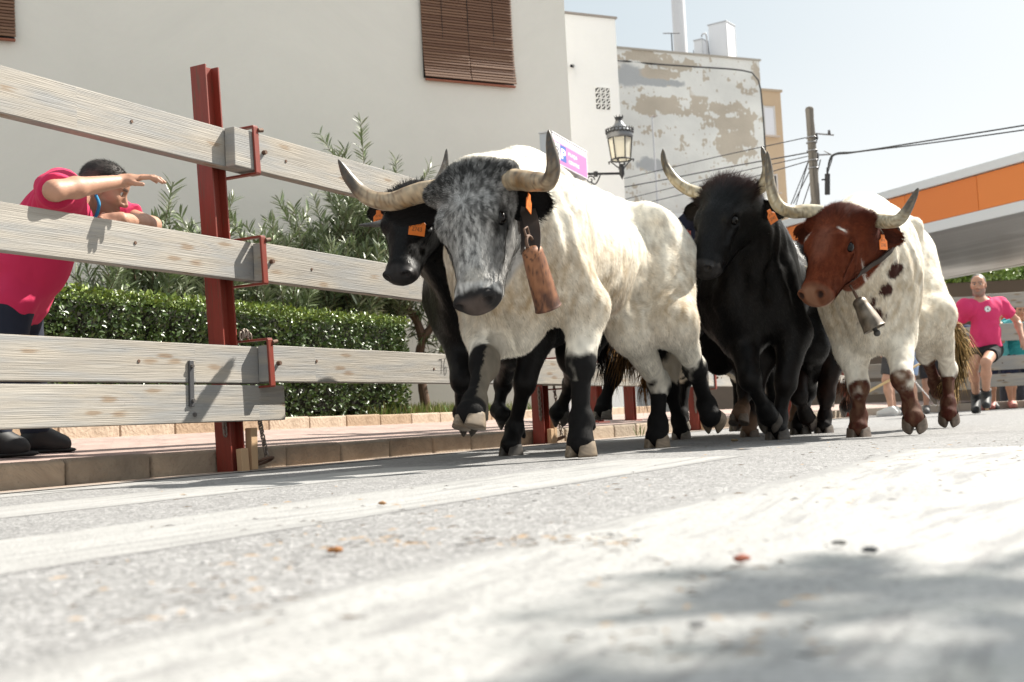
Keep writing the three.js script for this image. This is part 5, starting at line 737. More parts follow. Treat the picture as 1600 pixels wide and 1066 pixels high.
// --- the grey-headed white ox in front
const oxA = makeBull({
  name: 'running_ox', label: 'large white ox with grey face, black legs and copper bell, running in front', category: 'ox', seed: 3,
  pos: stand(ground(907, 717), 29, 0.56, -0.27), heading: 29, size: 1.0, cell: 0.010, headCell: 0.006, hairs: 170000, thick: 1.0, hoof: 0.98, wide: 0.71, sheath: 1, folds: 0.0055,
  legs: (P) => ({
    fl: { j: [P(915, 480, 0.50), P(907, 568, 0.58), P(908, 655, 0.58), P(907, 690, 0.61)], toe: 0 },
    fr: { j: [P(760, 515, 0.66), P(757, 570, 0.86), P(742, 628, 1.00), P(735, 645, 1.06)], toe: 14 },
    hr: { j: [P(986, 518, -0.42), P(1030, 600, -0.84), P(1028, 660, -0.74), P(1026, 681, -0.70)], toe: 0 },
    hl: { j: [P(1056, 505, -0.48), P(1086, 575, -0.80), P(1104, 632, -0.98), P(1110, 650, -0.97)], toe: -65 },
  }),
  head: { poll: (P) => P(737, 282, 1.05), yaw: 2, pitch: -66, roll: 0, lean: 11, size: 1.2, narrow: 0.93 }, headHairs: 60000, pollHair: 0.022, pollLift: 0.35,
  horns: (P) => [
    { pts: [P(690, 296, 1.06), P(655, 302, 1.08), P(610, 315, 1.10), P(575, 308, 1.13), P(550, 285, 1.16), P(528, 249, 1.20)], r: 0.050 },
    { pts: [P(775, 285, 1.05), P(800, 281, 1.06), P(832, 284, 1.12), P(858, 282, 1.20), P(864, 262, 1.24), P(857, 203, 1.26)], r: 0.048 },
  ],
  ears: (P) => [
    { b: P(682, 318, 1.02), tip: P(606, 332, 1.0), w: 0.075 },
    { b: P(792, 312, 1.02), tip: P(858, 318, 0.96), w: 0.085, tag: P(826, 318, 1.10), tagTurn: 1.25, tagRoll: -0.3 },
  ],
  earIn: [0.01, 0.009, 0.009], earOut: [0.015, 0.014, 0.014], hornCol: [[0.52, 0.40, 0.26], [0.26, 0.15, 0.06], [0.055, 0.044, 0.033]], hoofCol: [[0.30, 0.23, 0.16], [0.20, 0.15, 0.10]], furTint: 0.26,
  colour: (x, y, z, i, n) => {
    const big = fbm(x * 2.2 + 4, y * 2.2, z * 2.2, 3), streak = fbm(x * 26 + y * 10, y * 7 - x * 5, z * 24, 4), fine = nz(x * 40, y * 18, z * 40);
    let c = mix3([0.86, 0.81, 0.70], [0.36, 0.25, 0.13], clamp(-0.10 + 0.6 * big + 0.8 * streak + 0.72 * smooth(1.28, 0.85, y)) * smooth(0.5, 0.7, y) * 0.9);
    const spots = smooth(0.12, 0.3, fbm(x * 7 + 9, y * 7, z * 7, 3)); c = mix3(c, [0.23, 0.20, 0.17], spots * 0.55 * smooth(0.2, 0.6, x) * smooth(0.8, 1.0, y));
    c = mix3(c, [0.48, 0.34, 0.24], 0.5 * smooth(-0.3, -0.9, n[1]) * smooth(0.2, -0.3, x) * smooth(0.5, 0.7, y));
    if (i.leg >= 0) { const e = i.kind[0] === 'f' ? 0.86 : 0.88, t = i.leg + 0.42 * fbm(x * 11 + 3, y * 7, z * 11, 3) + 0.07 * fine; c = mix3(c, [0.008, 0.0075, 0.0075], smooth(e - 0.12, e + 0.08, t)); }
    if (i.kind === 'fr' && i.leg > 0.3 && n[2] < -0.45) c = mix3(c, [0.20, 0.17, 0.13], 0.8 * smooth(0.3, 0.8, i.leg) * smooth(2.6, 1.8, i.leg));
    if (i.hw > 0) {
      const h = i.h, st = fbm(h[0] * 34, h[1] * 34, h[2] * 60, 4), az = Math.abs(h[2]);
      const st5 = fbm(h[0] * 38 + 3, h[1] * 60, h[2] * 120, 3); let g = mix(0.085, 0.56, clamp(0.40 + 1.2 * st + 1.3 * st5 + 0.35 * smooth(0.2, 0.4, h[0])));
      g = mix(g, 0.03 + 0.22 * clamp(0.2 + 2.4 * st5 + 1.4 * st), smooth(0.16, 0.04, h[0]) * smooth(-0.11, -0.05, h[1]));     // dark poll
      g = mix(g, 0.40, 0.75 * smooth(0.09, 0.0, Math.hypot(h[0] - 0.17, h[2] * 1.3)) * clamp(0.6 + 2 * st));      // pale whorl
      g = mix(g, 0.02, 0.9 * smooth(0.068, 0.034, Math.hypot((h[0] - 0.205) * 0.9, (az - 0.108) * 0.9, h[1])));                     // round the eye
      g = mix(g, 0.07, 0.6 * smooth(0.05, 0.02, Math.hypot((h[0] - 0.31) * 0.5, az - 0.088, h[1] + 0.02)));
      g = mix(g, 0.42, 0.8 * smooth(0.03, 0.0, Math.abs(az - 0.065)) * smooth(0.22, 0.3, h[0]) * smooth(0.44, 0.4, h[0]) * smooth(-0.06, -0.03, h[1]) * 0.5);
      g = mix(g, 0.46, smooth(-0.05, -0.12, h[1]) * 0.85);                                                          // pale jaw
      let hc = [g * 1.02, g, g * 0.96];
      hc = mix3(hc, [0.55, 0.52, 0.47], 0.9 * smooth(0.04, 0.015, Math.hypot(h[0] - 0.43, (h[2] + 0.03) * 0.6, (h[1] - 0.045) * 0.8)));
      hc = mix3(hc, [0.022, 0.02, 0.02], smooth(0.465, 0.49, h[0] + 0.012 * fine) * smooth(-0.09, -0.06, h[1]));
      hc = mix3(hc, [0.085, 0.066, 0.058], smooth(0.06, 0.03, Math.abs(h[2])) * smooth(0.495, 0.515, h[0]));
      hc = mix3(hc, [0.012, 0.01, 0.01], smooth(0.03, 0.02, Math.hypot(h[0] - 0.2, h[1] - 0.002)) * smooth(0.08, 0.1, az));
      c = mix3(c, hc, smooth(0.2, 0.8, i.hw));
    }
    return c.map((q) => q * (0.92 + 0.25 * fine));
  },
  tail: (P, S) => ({ pts: [[-1.0, 1.30, 0], [-1.12, 1.2, 0.02], [-1.15, 0.95, 0.1], [-1.12, 0.75, 0.16], [-1.10, 0.62, 0.18]].map((q) => q.map((w) => w * S)), from: 0.6, hairs: 900, len: 0.22, col: [[0.6, 0.5, 0.36], [0.34, 0.18, 0.06], [0.16, 0.09, 0.04]] }),
});

const plainHind = (S = 1) => ({ hl: { j: [[-0.45, 0.64, -0.2], [-0.84, 0.47, -0.2], [-0.78, 0.16, -0.2], [-0.74, 0.09, -0.2]].map((q) => q.map((w) => w * S)), toe: 0 }, hr: { j: [[-0.35, 0.64, 0.2], [-0.66, 0.48, 0.2], [-0.52, 0.18, 0.2], [-0.48, 0.12, 0.2]].map((q) => q.map((w) => w * S)), toe: -20 } });
const darkCoat = (tone, brown, poll) => (x, y, z, i, n) => {
  const big = fbm(x * 3 + 2, y * 3, z * 3, 3), st = fbm(x * 20 + y * 5, y * 7, z * 18, 3), fine = nz(x * 45, y * 20, z * 45);
  let c = mix3(tone, brown, clamp(0.25 + 0.9 * big + 0.9 * st));
  if (i.hw > 0) {
    c = mix3(c, tone, 0.6 * i.hw); c = mix3(c, poll, 0.8 * i.hw * smooth(0.08, -0.02, i.h[0] + 0.03 * st) * smooth(-0.1, 0.0, i.h[1]));
    c = mix3(c, [0.028, 0.026, 0.026], smooth(0.455, 0.475, i.h[0]) * i.hw);
    c = mix3(c, [0.006, 0.006, 0.006], smooth(0.03, 0.02, Math.hypot(i.h[0] - 0.2, i.h[1] - 0.002)) * smooth(0.08, 0.1, Math.abs(i.h[2])) * i.hw);
  }
  return c.map((q) => q * (0.9 + 0.3 * fine));
};
const hornPale = [[0.60, 0.53, 0.38], [0.33, 0.23, 0.10], [0.07, 0.057, 0.042]], hoofDark = [[0.05, 0.042, 0.036], [0.09, 0.075, 0.06]];
// --- the black bull at its shoulder, by the fence
const bullB = makeBull({
  name: 'running_bull', label: 'black bull with two orange ear tags, half hidden beside the fence behind the grey face', category: 'bull', seed: 11,
  pos: stand(ground(797, 712), 31, 0.56, -0.15), heading: 31, size: 0.93, cell: 0.012, headCell: 0.0065, hairs: 70000, thick: 0.98, wide: 0.85, gloss: 1,
  legs: (P) => ({
    fl: { j: [P(838, 525, 0.46), P(820, 598, 0.55), P(804, 668, 0.50), P(798, 695, 0.56)], toe: 0 },
    fr: { j: [P(712, 505, 0.62), P(722, 595, 0.80), P(722, 645, 0.66), P(726, 655, 0.62)], toe: -60 },
    hr: { j: [P(800, 545, -0.20), P(786, 600, -0.50), P(778, 642, -0.38), P(785, 648, -0.36)], toe: -60 },
    hl: { j: [P(900, 560, -0.50), P(893, 600, -0.86), P(876, 638, -0.92), P(871, 645, -0.90)], toe: -55 },
  }),
  head: { poll: (P) => P(648, 308, 1.27), yaw: 12, pitch: -58, roll: 4, size: 0.97 }, pollHair: 0.04,
  horns: (P) => [
    { pts: [P(632, 318, 1.25), P(615, 343, 1.33), P(590, 350, 1.42), P(560, 352, 1.5)], r: 0.024 },
    { pts: [P(664, 300, 1.25), P(682, 286, 1.27), P(694, 264, 1.29), P(698, 232, 1.3)], r: 0.026 },
  ],
  ears: (P) => [
    { b: P(622, 324, 1.23), tip: P(576, 336, 1.15), w: 0.05, tag: P(592, 342, 1.28), tagTurn: -0.5 },
    { b: P(626, 330, 1.44), tip: P(688, 340, 1.40), w: 0.062, tag: P(652, 354, 1.50), tagTurn: 0.1, tagRoll: -0.16, tagSize: 1.25 },
  ],
  earIn: [0.02, 0.016, 0.014], earOut: BLACK, hornCol: [[0.45, 0.42, 0.38], [0.3, 0.27, 0.22], [0.06, 0.055, 0.05]], hoofCol: hoofDark, colour: darkCoat([0.0045, 0.0042, 0.0042], [0.010, 0.0075, 0.0065], [0.018, 0.010, 0.007]),
  tail: (P, S) => ({ pts: [[-1.0, 1.28, 0], [-1.12, 1.15, 0.02], [-1.12, 0.9, 0.03], [-1.08, 0.65, 0.03]].map((q) => q.map((w) => w * S)), from: 0.6, hairs: 500, len: 0.2, col: [BLACK, [0.03, 0.02, 0.015], BLACK] }),
});
// --- the white ox with black patches, seen under the belly of the first
const oxC = makeBull({
  name: 'running_ox', label: 'white ox with black patches, only its chest and legs showing behind the grey-faced ox', category: 'ox', seed: 21,
  pos: stand(ground(1065, 687), 28, 0.6, -0.2), heading: 28, size: 0.95, cell: 0.014, headCell: 0.01, hairs: 45000, thick: 1.0, wide: 0.85,
  legs: (P) => ({
    fr: { j: [P(972, 540, 0.62), P(958, 588, 0.82), P(944, 630, 0.84), P(941, 641, 0.88)], toe: 5 },
    fl: { j: [P(1042, 560, 0.50), P(1048, 612, 0.58), P(1060, 658, 0.56), P(1064, 674, 0.6)], toe: 0 }, ...plainHind(0.95),
  }),
  head: { poll: () => [0.86, 1.02, 0.1], yaw: 0, pitch: -62, size: 1 },
  horns: () => [1, -1].map((z) => ({ pts: [[0.86, 1.02, 0.1 + 0.1 * z], [0.88, 1.01, 0.1 + 0.24 * z], [0.92, 1.03, 0.1 + 0.3 * z], [0.95, 1.08, 0.1 + 0.32 * z]], r: 0.03 })),
  ears: () => [1, -1].map((z) => ({ b: [0.85, 0.98, 0.1 + 0.13 * z], tip: [0.82, 0.95, 0.1 + 0.3 * z], w: 0.05 })),
  earIn: [0.04, 0.03, 0.03], earOut: BLACK, hornCol: hornPale, hoofCol: [[0.28, 0.25, 0.2], [0.14, 0.11, 0.09]],
  colour: (x, y, z, i) => {
    const st = fbm(x * 18, y * 6, z * 16, 3), p = fbm(x * 3.1 + 8.2, y * 3.1 + 1, z * 3.1, 3); let c = mix3([0.72, 0.64, 0.52], [0.5, 0.4, 0.27], clamp(0.3 + st));
    c = mix3(c, BLACK, Math.max(smooth(0.10, 0.14, p), smooth(0.19, 0.16, Math.hypot(x - 0.74, (y - 0.72), (z + 0.04)) + 0.05 * st)));
    if (i.leg >= 0) c = mix3(c, BLACK, smooth(0.78, 0.9, i.leg + 0.2 * st)); if (i.hw > 0.3) c = mix3(c, BLACK, i.hw); return c;
  },
  tail: (P) => ({ pts: [[-0.95, 1.22, 0], [-1.05, 1.0, -0.05], P(1020, 560, -0.3), P(1010, 575, 0.3), P(1006, 600, 0.35)], from: 0.55, hairs: 700, len: 0.16, col: [[0.4, 0.2, 0.07], [0.44, 0.21, 0.06], [0.2, 0.09, 0.03]] }),
});
// --- the black bull in the middle of the street
const bullD = makeBull({
  name: 'running_bull', label: 'black bull with upturned horns and shaggy brown poll in the middle of the street', category: 'bull', seed: 31,
  pos: stand(ground(1214, 687), 25, 0.6, -0.16), heading: 25, size: 0.98, cell: 0.011, headCell: 0.006, hairs: 120000, thick: 1.0, wide: 0.74, gloss: 1, furTint: 0.5, folds: 0.005,
  legs: (P) => ({
    fl: { j: [P(1240, 520, 0.50), P(1228, 598, 0.58), P(1217, 652, 0.58), P(1214, 670, 0.62)], toe: 0 },
    fr: { j: [P(1158, 515, 0.62), P(1172, 592, 0.84), P(1196, 640, 0.72), P(1200, 650, 0.70)], toe: -55 },
    hl: { j: [P(1268, 540, -0.40), P(1262, 610, -0.75), P(1254, 652, -0.62), P(1250, 664, -0.60)], toe: -5 },
    hr: { j: [[-0.45, 0.64, 0.2], [-0.84, 0.52, 0.2], [-0.92, 0.24, 0.2], [-0.9, 0.18, 0.2]], toe: -50 },
  }),
  head: { poll: (P) => P(1138, 303, 1.02), yaw: -21, pitch: -56, roll: 0, size: 1.06, narrow: 0.92 }, headHairs: 25000, pollHair: 0.07, pollLift: 0.62,
  horns: (P) => [
    { pts: [P(1108, 304, 1.0), P(1088, 301, 1.0), P(1066, 291, 1.02), P(1047, 271, 1.04), P(1038, 252, 1.06), P(1036, 232, 1.07)], r: 0.039 },
    { pts: [P(1150, 304, 1.0), P(1170, 301, 1.02), P(1189, 292, 1.08), P(1198, 272, 1.12), P(1196, 250, 1.14), P(1190, 228, 1.15)], r: 0.039 },
  ],
  ears: (P) => [
    { b: P(1172, 322, 0.98), tip: P(1226, 334, 0.9), w: 0.052, tag: P(1206, 339, 1.06), tagTurn: 0.7, tagRoll: 0.5 },
    { b: P(1100, 322, 0.96), tip: P(1072, 336, 0.8), w: 0.05 },
  ],
  earIn: [0.02, 0.016, 0.014], earOut: BLACK, hornCol: hornPale, hoofCol: hoofDark, colour: darkCoat([0.0045, 0.0043, 0.0045], [0.012, 0.009, 0.0075], [0.07, 0.020, 0.011]),
  tail: (P, S) => ({ pts: [[-1.0, 1.28, 0], [-1.12, 1.15, 0.02], [-1.12, 0.9, 0.03], [-1.08, 0.65, 0.03]].map((q) => q.map((w) => w * S)), from: 0.6, hairs: 500, len: 0.2, col: [BLACK, [0.05, 0.025, 0.015], BLACK] }),
});
// --- two more in the pack behind
const bullE = makeBull({
  name: 'running_bull', label: 'dark brown bull in the pack, lifted brown hoof left of the black bull', category: 'bull', seed: 41,
  pos: stand(ground(1171, 683), 27, 0.6, -0.18), heading: 27, size: 0.9, cell: 0.015, headCell: 0.011, hairs: 30000, thick: 0.95, wide: 0.85, gloss: 1,
  legs: (P) => ({
    fr: { j: [P(1160, 550, 0.62), P(1166, 610, 0.82), P(1160, 638, 0.92), P(1155, 648, 0.97)], toe: 20 },
    fl: { j: [P(1190, 560, 0.50), P(1180, 612, 0.57), P(1174, 655, 0.56), P(1171, 671, 0.6)], toe: 0 }, ...plainHind(0.9),
  }),
  head: { poll: () => [0.95, 1.12, 0.0], yaw: 0, pitch: -62, size: 0.95 },
  horns: () => [1, -1].map((z) => ({ pts: [[0.95, 1.12, 0.1 * z], [0.97, 1.11, 0.26 * z], [1.02, 1.14, 0.36 * z], [1.04, 1.2, 0.38 * z]], r: 0.03 })),
  ears: () => [1, -1].map((z) => ({ b: [0.94, 1.08, 0.13 * z], tip: [0.9, 1.05, 0.32 * z], w: 0.05 })),
  earIn: [0.03, 0.02, 0.015], earOut: BLACK, hornCol: hornPale, hoofCol: [[0.20, 0.15, 0.11], [0.12, 0.09, 0.07]],
  colour: (x, y, z, i, n) => { const c = darkCoat([0.006, 0.005, 0.0045], [0.016, 0.009, 0.007], [0.05, 0.02, 0.012])(x, y, z, i, n); return i.leg > 1.4 ? mix3(c, [0.22, 0.13, 0.08], 0.7 * smooth(1.5, 2.0, i.leg + 0.6 * fbm(x * 9, y * 9, z * 9, 2))) : c; },
  tail: () => ({ pts: [[-0.9, 1.15, 0], [-1.0, 1.0, 0.02], [-1.02, 0.8, 0.03], [-0.98, 0.6, 0.03]], from: 0.6, hairs: 300, len: 0.18, col: [BLACK, [0.05, 0.025, 0.015], BLACK] }),
});
const bullH = makeBull({
  name: 'running_bull', label: 'dark bull with a shaggy reddish tail, behind the legs of the red-headed ox', category: 'bull', seed: 51,
  pos: stand(ground(1287, 677), 24, 0.6, -0.18), heading: 24, size: 0.9, cell: 0.014, headCell: 0.011, hairs: 40000, thick: 0.98, wide: 0.85, gloss: 1,
  legs: (P) => ({
    fl: { j: [P(1298, 560, 0.50), P(1291, 618, 0.58), P(1289, 650, 0.57), P(1287, 665, 0.6)], toe: 0 },
    fr: { j: [P(1246, 565, 0.62), P(1248, 618, 0.78), P(1258, 646, 0.68), P(1261, 653, 0.66)], toe: -50 },
    hl: { j: [P(1330, 560, -0.42), P(1336, 600, -0.85), P(1326, 628, -0.95), P(1323, 634, -0.95)], toe: -65 },
    hr: { j: [[-0.38, 0.58, 0.18], [-0.74, 0.43, 0.18], [-0.66, 0.14, 0.18], [-0.62, 0.08, 0.18]], toe: 0 },
  }),
  head: { poll: () => [0.95, 1.08, 0.0], yaw: 0, pitch: -62, size: 0.95 },
  horns: () => [1, -1].map((z) => ({ pts: [[0.95, 1.08, 0.1 * z], [0.97, 1.07, 0.26 * z], [1.02, 1.1, 0.34 * z], [1.04, 1.16, 0.36 * z]], r: 0.03 })),
  ears: () => [1, -1].map((z) => ({ b: [0.94, 1.04, 0.13 * z], tip: [0.9, 1.0, 0.32 * z], w: 0.05 })),
  earIn: [0.03, 0.02, 0.015], earOut: BLACK, hornCol: hornPale, hoofCol: [[0.16, 0.13, 0.10], [0.10, 0.08, 0.07]], colour: darkCoat([0.007, 0.005, 0.0045], [0.024, 0.010, 0.006], [0.05, 0.02, 0.012]),
  tail: (P) => ({ pts: [[-0.9, 1.12, 0], [-1.0, 0.95, -0.12], P(1325, 600, -0.5), P(1300, 597, -0.2), P(1280, 575, 0.0), P(1270, 540, 0.1)], from: 0.45, hairs: 1000, len: 0.17, col: [[0.06, 0.03, 0.02], [0.26, 0.10, 0.05], [0.10, 0.045, 0.028]] }),
});
// --- the white ox with a red head on the right
const oxF = makeBull({
  name: 'running_ox', label: 'white ox with red-brown head and shins and a dull bell, rightmost of the running cattle', category: 'ox', seed: 61,
  pos: stand(ground(1341, 683), 21, 0.58, 0.10), heading: 21, size: 0.94, cell: 0.010, headCell: 0.006, hairs: 130000, thick: 0.92, hoof: 0.98, wide: 0.63, ribs: 1, folds: 0.0045, rump: 0.15,
  legs: (P) => ({
    fr: { j: [P(1330, 545, 0.50), P(1342, 604, 0.60), P(1342, 650, 0.56), P(1341, 668, 0.60)], toe: 0 },
    fl: { j: [P(1404, 525, 0.54), P(1410, 592, 0.74), P(1424, 638, 0.66), P(1428, 652, 0.70)], toe: -30 },
    hl: { j: [P(1467, 492, -0.44), P(1482, 578, -0.86), P(1482, 630, -0.76), P(1482, 646, -0.72)], toe: -28 },
    hr: { j: [P(1428, 505, -0.36), P(1446, 555, -0.84), P(1462, 598, -1.05), P(1467, 612, -1.05)], toe: -75 },
  }),
  head: { poll: (P) => P(1315, 345, 1.02), yaw: -18, pitch: -48, roll: 0, lean: -3, size: 1.08, narrow: 0.88 }, headHairs: 45000, pollHair: 0.035,
  horns: (P) => [
    { pts: [P(1285, 332, 1.0), P(1262, 330, 1.02), P(1238, 331, 1.06), P(1217, 322, 1.1), P(1206, 298, 1.12), P(1199, 236, 1.15)], r: 0.040 },
    { pts: [P(1335, 342, 1.0), P(1362, 344, 1.02), P(1385, 346, 1.06), P(1404, 344, 1.12), P(1418, 327, 1.14), P(1435, 294, 1.15)], r: 0.042 },
  ],
  ears: (P) => [
    { b: P(1348, 366, 0.98), tip: P(1410, 373, 0.9), w: 0.062, face: [0.9, -0.1, -0.5], tag: P(1380, 380, 1.09), tagTurn: 0.9 },
    { b: P(1270, 356, 0.96), tip: P(1246, 372, 0.8), w: 0.055 },
  ],
  earIn: [0.06, 0.014, 0.007], earOut: [0.13, 0.03, 0.012], hornCol: hornPale, hoofCol: [[0.12, 0.085, 0.06], [0.16, 0.12, 0.09]], furTint: 0.26,
  colour: (x, y, z, i, n) => {
    const big = fbm(x * 2.4 + 14, y * 2.4, z * 2.4, 3), st = fbm(x * 26 + y * 10, y * 7 - x * 5, z * 24, 4), fine = nz(x * 40, y * 18, z * 40), RED = [0.125, 0.026, 0.009], DRED = [0.060, 0.012, 0.007];
    let c = mix3([0.86, 0.81, 0.70], [0.38, 0.27, 0.14], clamp(-0.06 + 0.6 * big + 0.9 * st + 0.5 * smooth(1.25, 0.85, y)) * smooth(0.4, 0.7, y) * 0.85);
    const sp = (a, b, r) => smooth(r, r * 0.75, Math.hypot((x - a[0]) * 0.7, y - a[1], (z - b) * 0.8) + 0.04 * st);
    for (const [a, b, r] of [[[0.66, 0.99], -0.22, 0.035], [[0.74, 1.02], -0.20, 0.028], [[0.58, 0.97], -0.26, 0.042], [[0.84, 0.95], -0.17, 0.055], [[0.86, 0.84], -0.11, 0.05], [[0.80, 0.70], -0.03, 0.075], [[0.84, 0.80], -0.02, 0.065], [[0.62, 0.82], -0.26, 0.022], [[0.70, 0.74], -0.2, 0.018]]) c = mix3(c, [0.045, 0.014, 0.010], sp(a, b, r));
    if (i.leg >= 0) { const t = i.leg + 0.22 * fbm(x * 10, y * 10, z * 10, 3); c = mix3(c, DRED, smooth(0.92, 1.02, t)); c = mix3(c, [0.3, 0.2, 0.12], 0.35 * smooth(-0.3, 0.5, st) * smooth(0.2, 0.8, i.leg)); }
    if (i.hw > 0) {
      const h = i.h, s2 = fbm(h[0] * 30, h[1] * 30, h[2] * 46, 3), az = Math.abs(h[2]); let r = mix3(RED, [0.17, 0.042, 0.016], clamp(0.3 + 1.4 * s2));
      r = mix3(r, [0.075, 0.014, 0.006], smooth(0.12, 0.02, h[0])); r = mix3(r, [0.26, 0.11, 0.075], 0.5 * smooth(0.08, 0.02, Math.hypot((h[0] - 0.24) * 0.6, h[2])));
      r = mix3(r, [0.7, 0.66, 0.6], clamp(smooth(0.016, 0.010, Math.hypot((h[0] - 0.155) * 0.35, h[2] - 0.112) + 0.01 * s2) + smooth(0.010, 0.006, Math.hypot(h[0] - 0.15 + 0.4 * (h[2] + 0.085), (h[2] + 0.085) * 0.28) + 0.006 * s2)));
      r = mix3(r, [0.13, 0.048, 0.024], smooth(0.45, 0.475, h[0])); r = mix3(r, [0.20, 0.10, 0.06], smooth(0.045, 0.02, az) * smooth(0.47, 0.5, h[0]));
      r = mix3(r, [0.5, 0.4, 0.3], 0.6 * smooth(-0.08, -0.1, h[1]) * smooth(0.42, 0.46, h[0])); r = mix3(r, [0.03, 0.014, 0.01], smooth(0.022, 0.014, Math.hypot((h[0] - 0.52) * 0.7, h[1], az - 0.055)));
      r = mix3(r, [0.02, 0.008, 0.006], smooth(0.03, 0.02, Math.hypot(h[0] - 0.2, h[1] - 0.002)) * smooth(0.08, 0.1, az));
      c = mix3(c, r, smooth(0.25, 0.6, i.hw));
    }
    return c.map((q) => q * (0.92 + 0.22 * fine));
  },
  tail: (P, S) => ({ pts: [[-0.94, 1.20, 0], [-1.06, 1.1, -0.05], [-1.12, 0.85, -0.16], P(1492, 520, -1.05), P(1496, 560, -1.05), P(1488, 590, -1.0)], from: 0.5, hairs: 1500, len: 0.17, col: [[0.62, 0.5, 0.33], [0.52, 0.36, 0.16], [0.20, 0.12, 0.05]] }),
});
// ---------------------------------------------------------------- people
function personHead(f, s) {
  const C = (a, ra, b, rb, k, e) => cap(f.out(a[0] * s, a[1] * s, a[2] * s), ra * s, f.out(b[0] * s, b[1] * s, b[2] * s), rb * s, k * s, e), L = (c, r, k, e) => ell(f.out(c[0] * s, c[1] * s, c[2] * s), r.map((q) => q * s), k * s, f.m, e);
  const o = [L([-0.012, 0.045, 0], [0.100, 0.082, 0.077], 0.02), L([0.028, -0.02, 0], [0.066, 0.088, 0.062], 0.04), L([0.055, 0.055, 0], [0.04, 0.045, 0.055], 0.03), C([0.02, -0.075, 0], 0.045, [0.07, -0.092, 0], 0.022, 0.03), C([0.0, -0.06, 0.045], 0.022, [0.07, -0.095, 0.012], 0.017, 0.03), C([0.0, -0.06, -0.045], 0.022, [0.07, -0.095, -0.012], 0.017, 0.03),
    C([0.088, 0.022, 0], 0.009, [0.112, -0.022, 0], 0.013, 0.012), L([0.10, -0.028, 0.012], [0.012, 0.009, 0.009], 0.008), L([0.10, -0.028, -0.012], [0.012, 0.009, 0.009], 0.008), L([0.088, -0.052, 0], [0.012, 0.007, 0.024], 0.008), L([0.086, -0.064, 0], [0.012, 0.008, 0.020], 0.008)];
  for (const z of [-1, 1]) o.push(C([0.086, 0.036, 0.012 * z], 0.010, [0.072, 0.037, 0.048 * z], 0.009, 0.012), L([0.060, -0.012, 0.045 * z], [0.022, 0.02, 0.018], 0.02), L([-0.004, -0.002, 0.078 * z], [0.018, 0.031, 0.009], 0.006), C([-0.004, -0.02, 0.074 * z], 0.008, [0.0, -0.032, 0.072 * z], 0.007, 0.006));
  for (const z of [-1, 1]) o.push(L([0.092, 0.016, 0.031 * z], [0.014, 0.009, 0.016], 0.01, { neg: 1 }));
  o.push(C([0.104, -0.0575, 0.018], 0.002, [0.104, -0.0575, -0.018], 0.002, 0.004, { neg: 1 }));
  return o;
}
function handPrims(f, s, side, curl, spread = 1) { // f at the wrist: x to the fingers, y back of the hand, z towards the thumb when side = 1
  const o = [], P = (x, y, z) => f.out(x * s, y * s, z * side * s), C = (a, ra, b, rb, k) => o.push(cap(P(...a), ra * s, P(...b), rb * s, k * s));
  C([0, 0, 0], 0.024, [0.03, 0, 0], 0.026, 0.02); o.push(ell(P(0.055, 0, 0.0), [0.048 * s, 0.015 * s, 0.041 * s], 0.02 * s, f.m));
  [[0.096, 0.030, 0.040, 0.026, 0.021], [0.101, 0.011, 0.044, 0.029, 0.023], [0.097, -0.009, 0.040, 0.027, 0.021], [0.088, -0.028, 0.031, 0.021, 0.018]].forEach(([x, z, a, b, c], i) => {
    let p = [x - 0.01, 0.002, z], ang = -curl[0] - 0.05 * i, zz = (z - 0.0) * 0.16 * spread; [a, b, c].forEach((L, k) => { const q = [p[0] + Math.cos(ang) * L, p[1] + Math.sin(ang) * L, p[2] + zz * L * 10 * 0.12]; C(p, [0.0108, 0.0098, 0.009][k], q, [0.010, 0.0092, 0.0075][k], 0.004); p = q; ang -= curl[1 + Math.min(k, 1)]; });
  });
  C([0.02, -0.004, 0.024], 0.015, [0.055, -0.014, 0.052], 0.0115, 0.012); C([0.055, -0.014, 0.052], 0.011, [0.088, -0.024, 0.062], 0.0085, 0.004); return o;
}
const cloth = (c, rough = 0.9) => new THREE.MeshPhysicalMaterial({ color: new THREE.Color().setRGB(...c), roughness: rough, sheen: 0.3, sheenRoughness: 0.6, sheenColor: new THREE.Color().setRGB(...c.map((q) => Math.min(1, q * 1.5 + 0.05))) });
const skinMat = new THREE.MeshPhysicalMaterial({ color: 0xffffff, vertexColors: true, roughness: 0.55 });
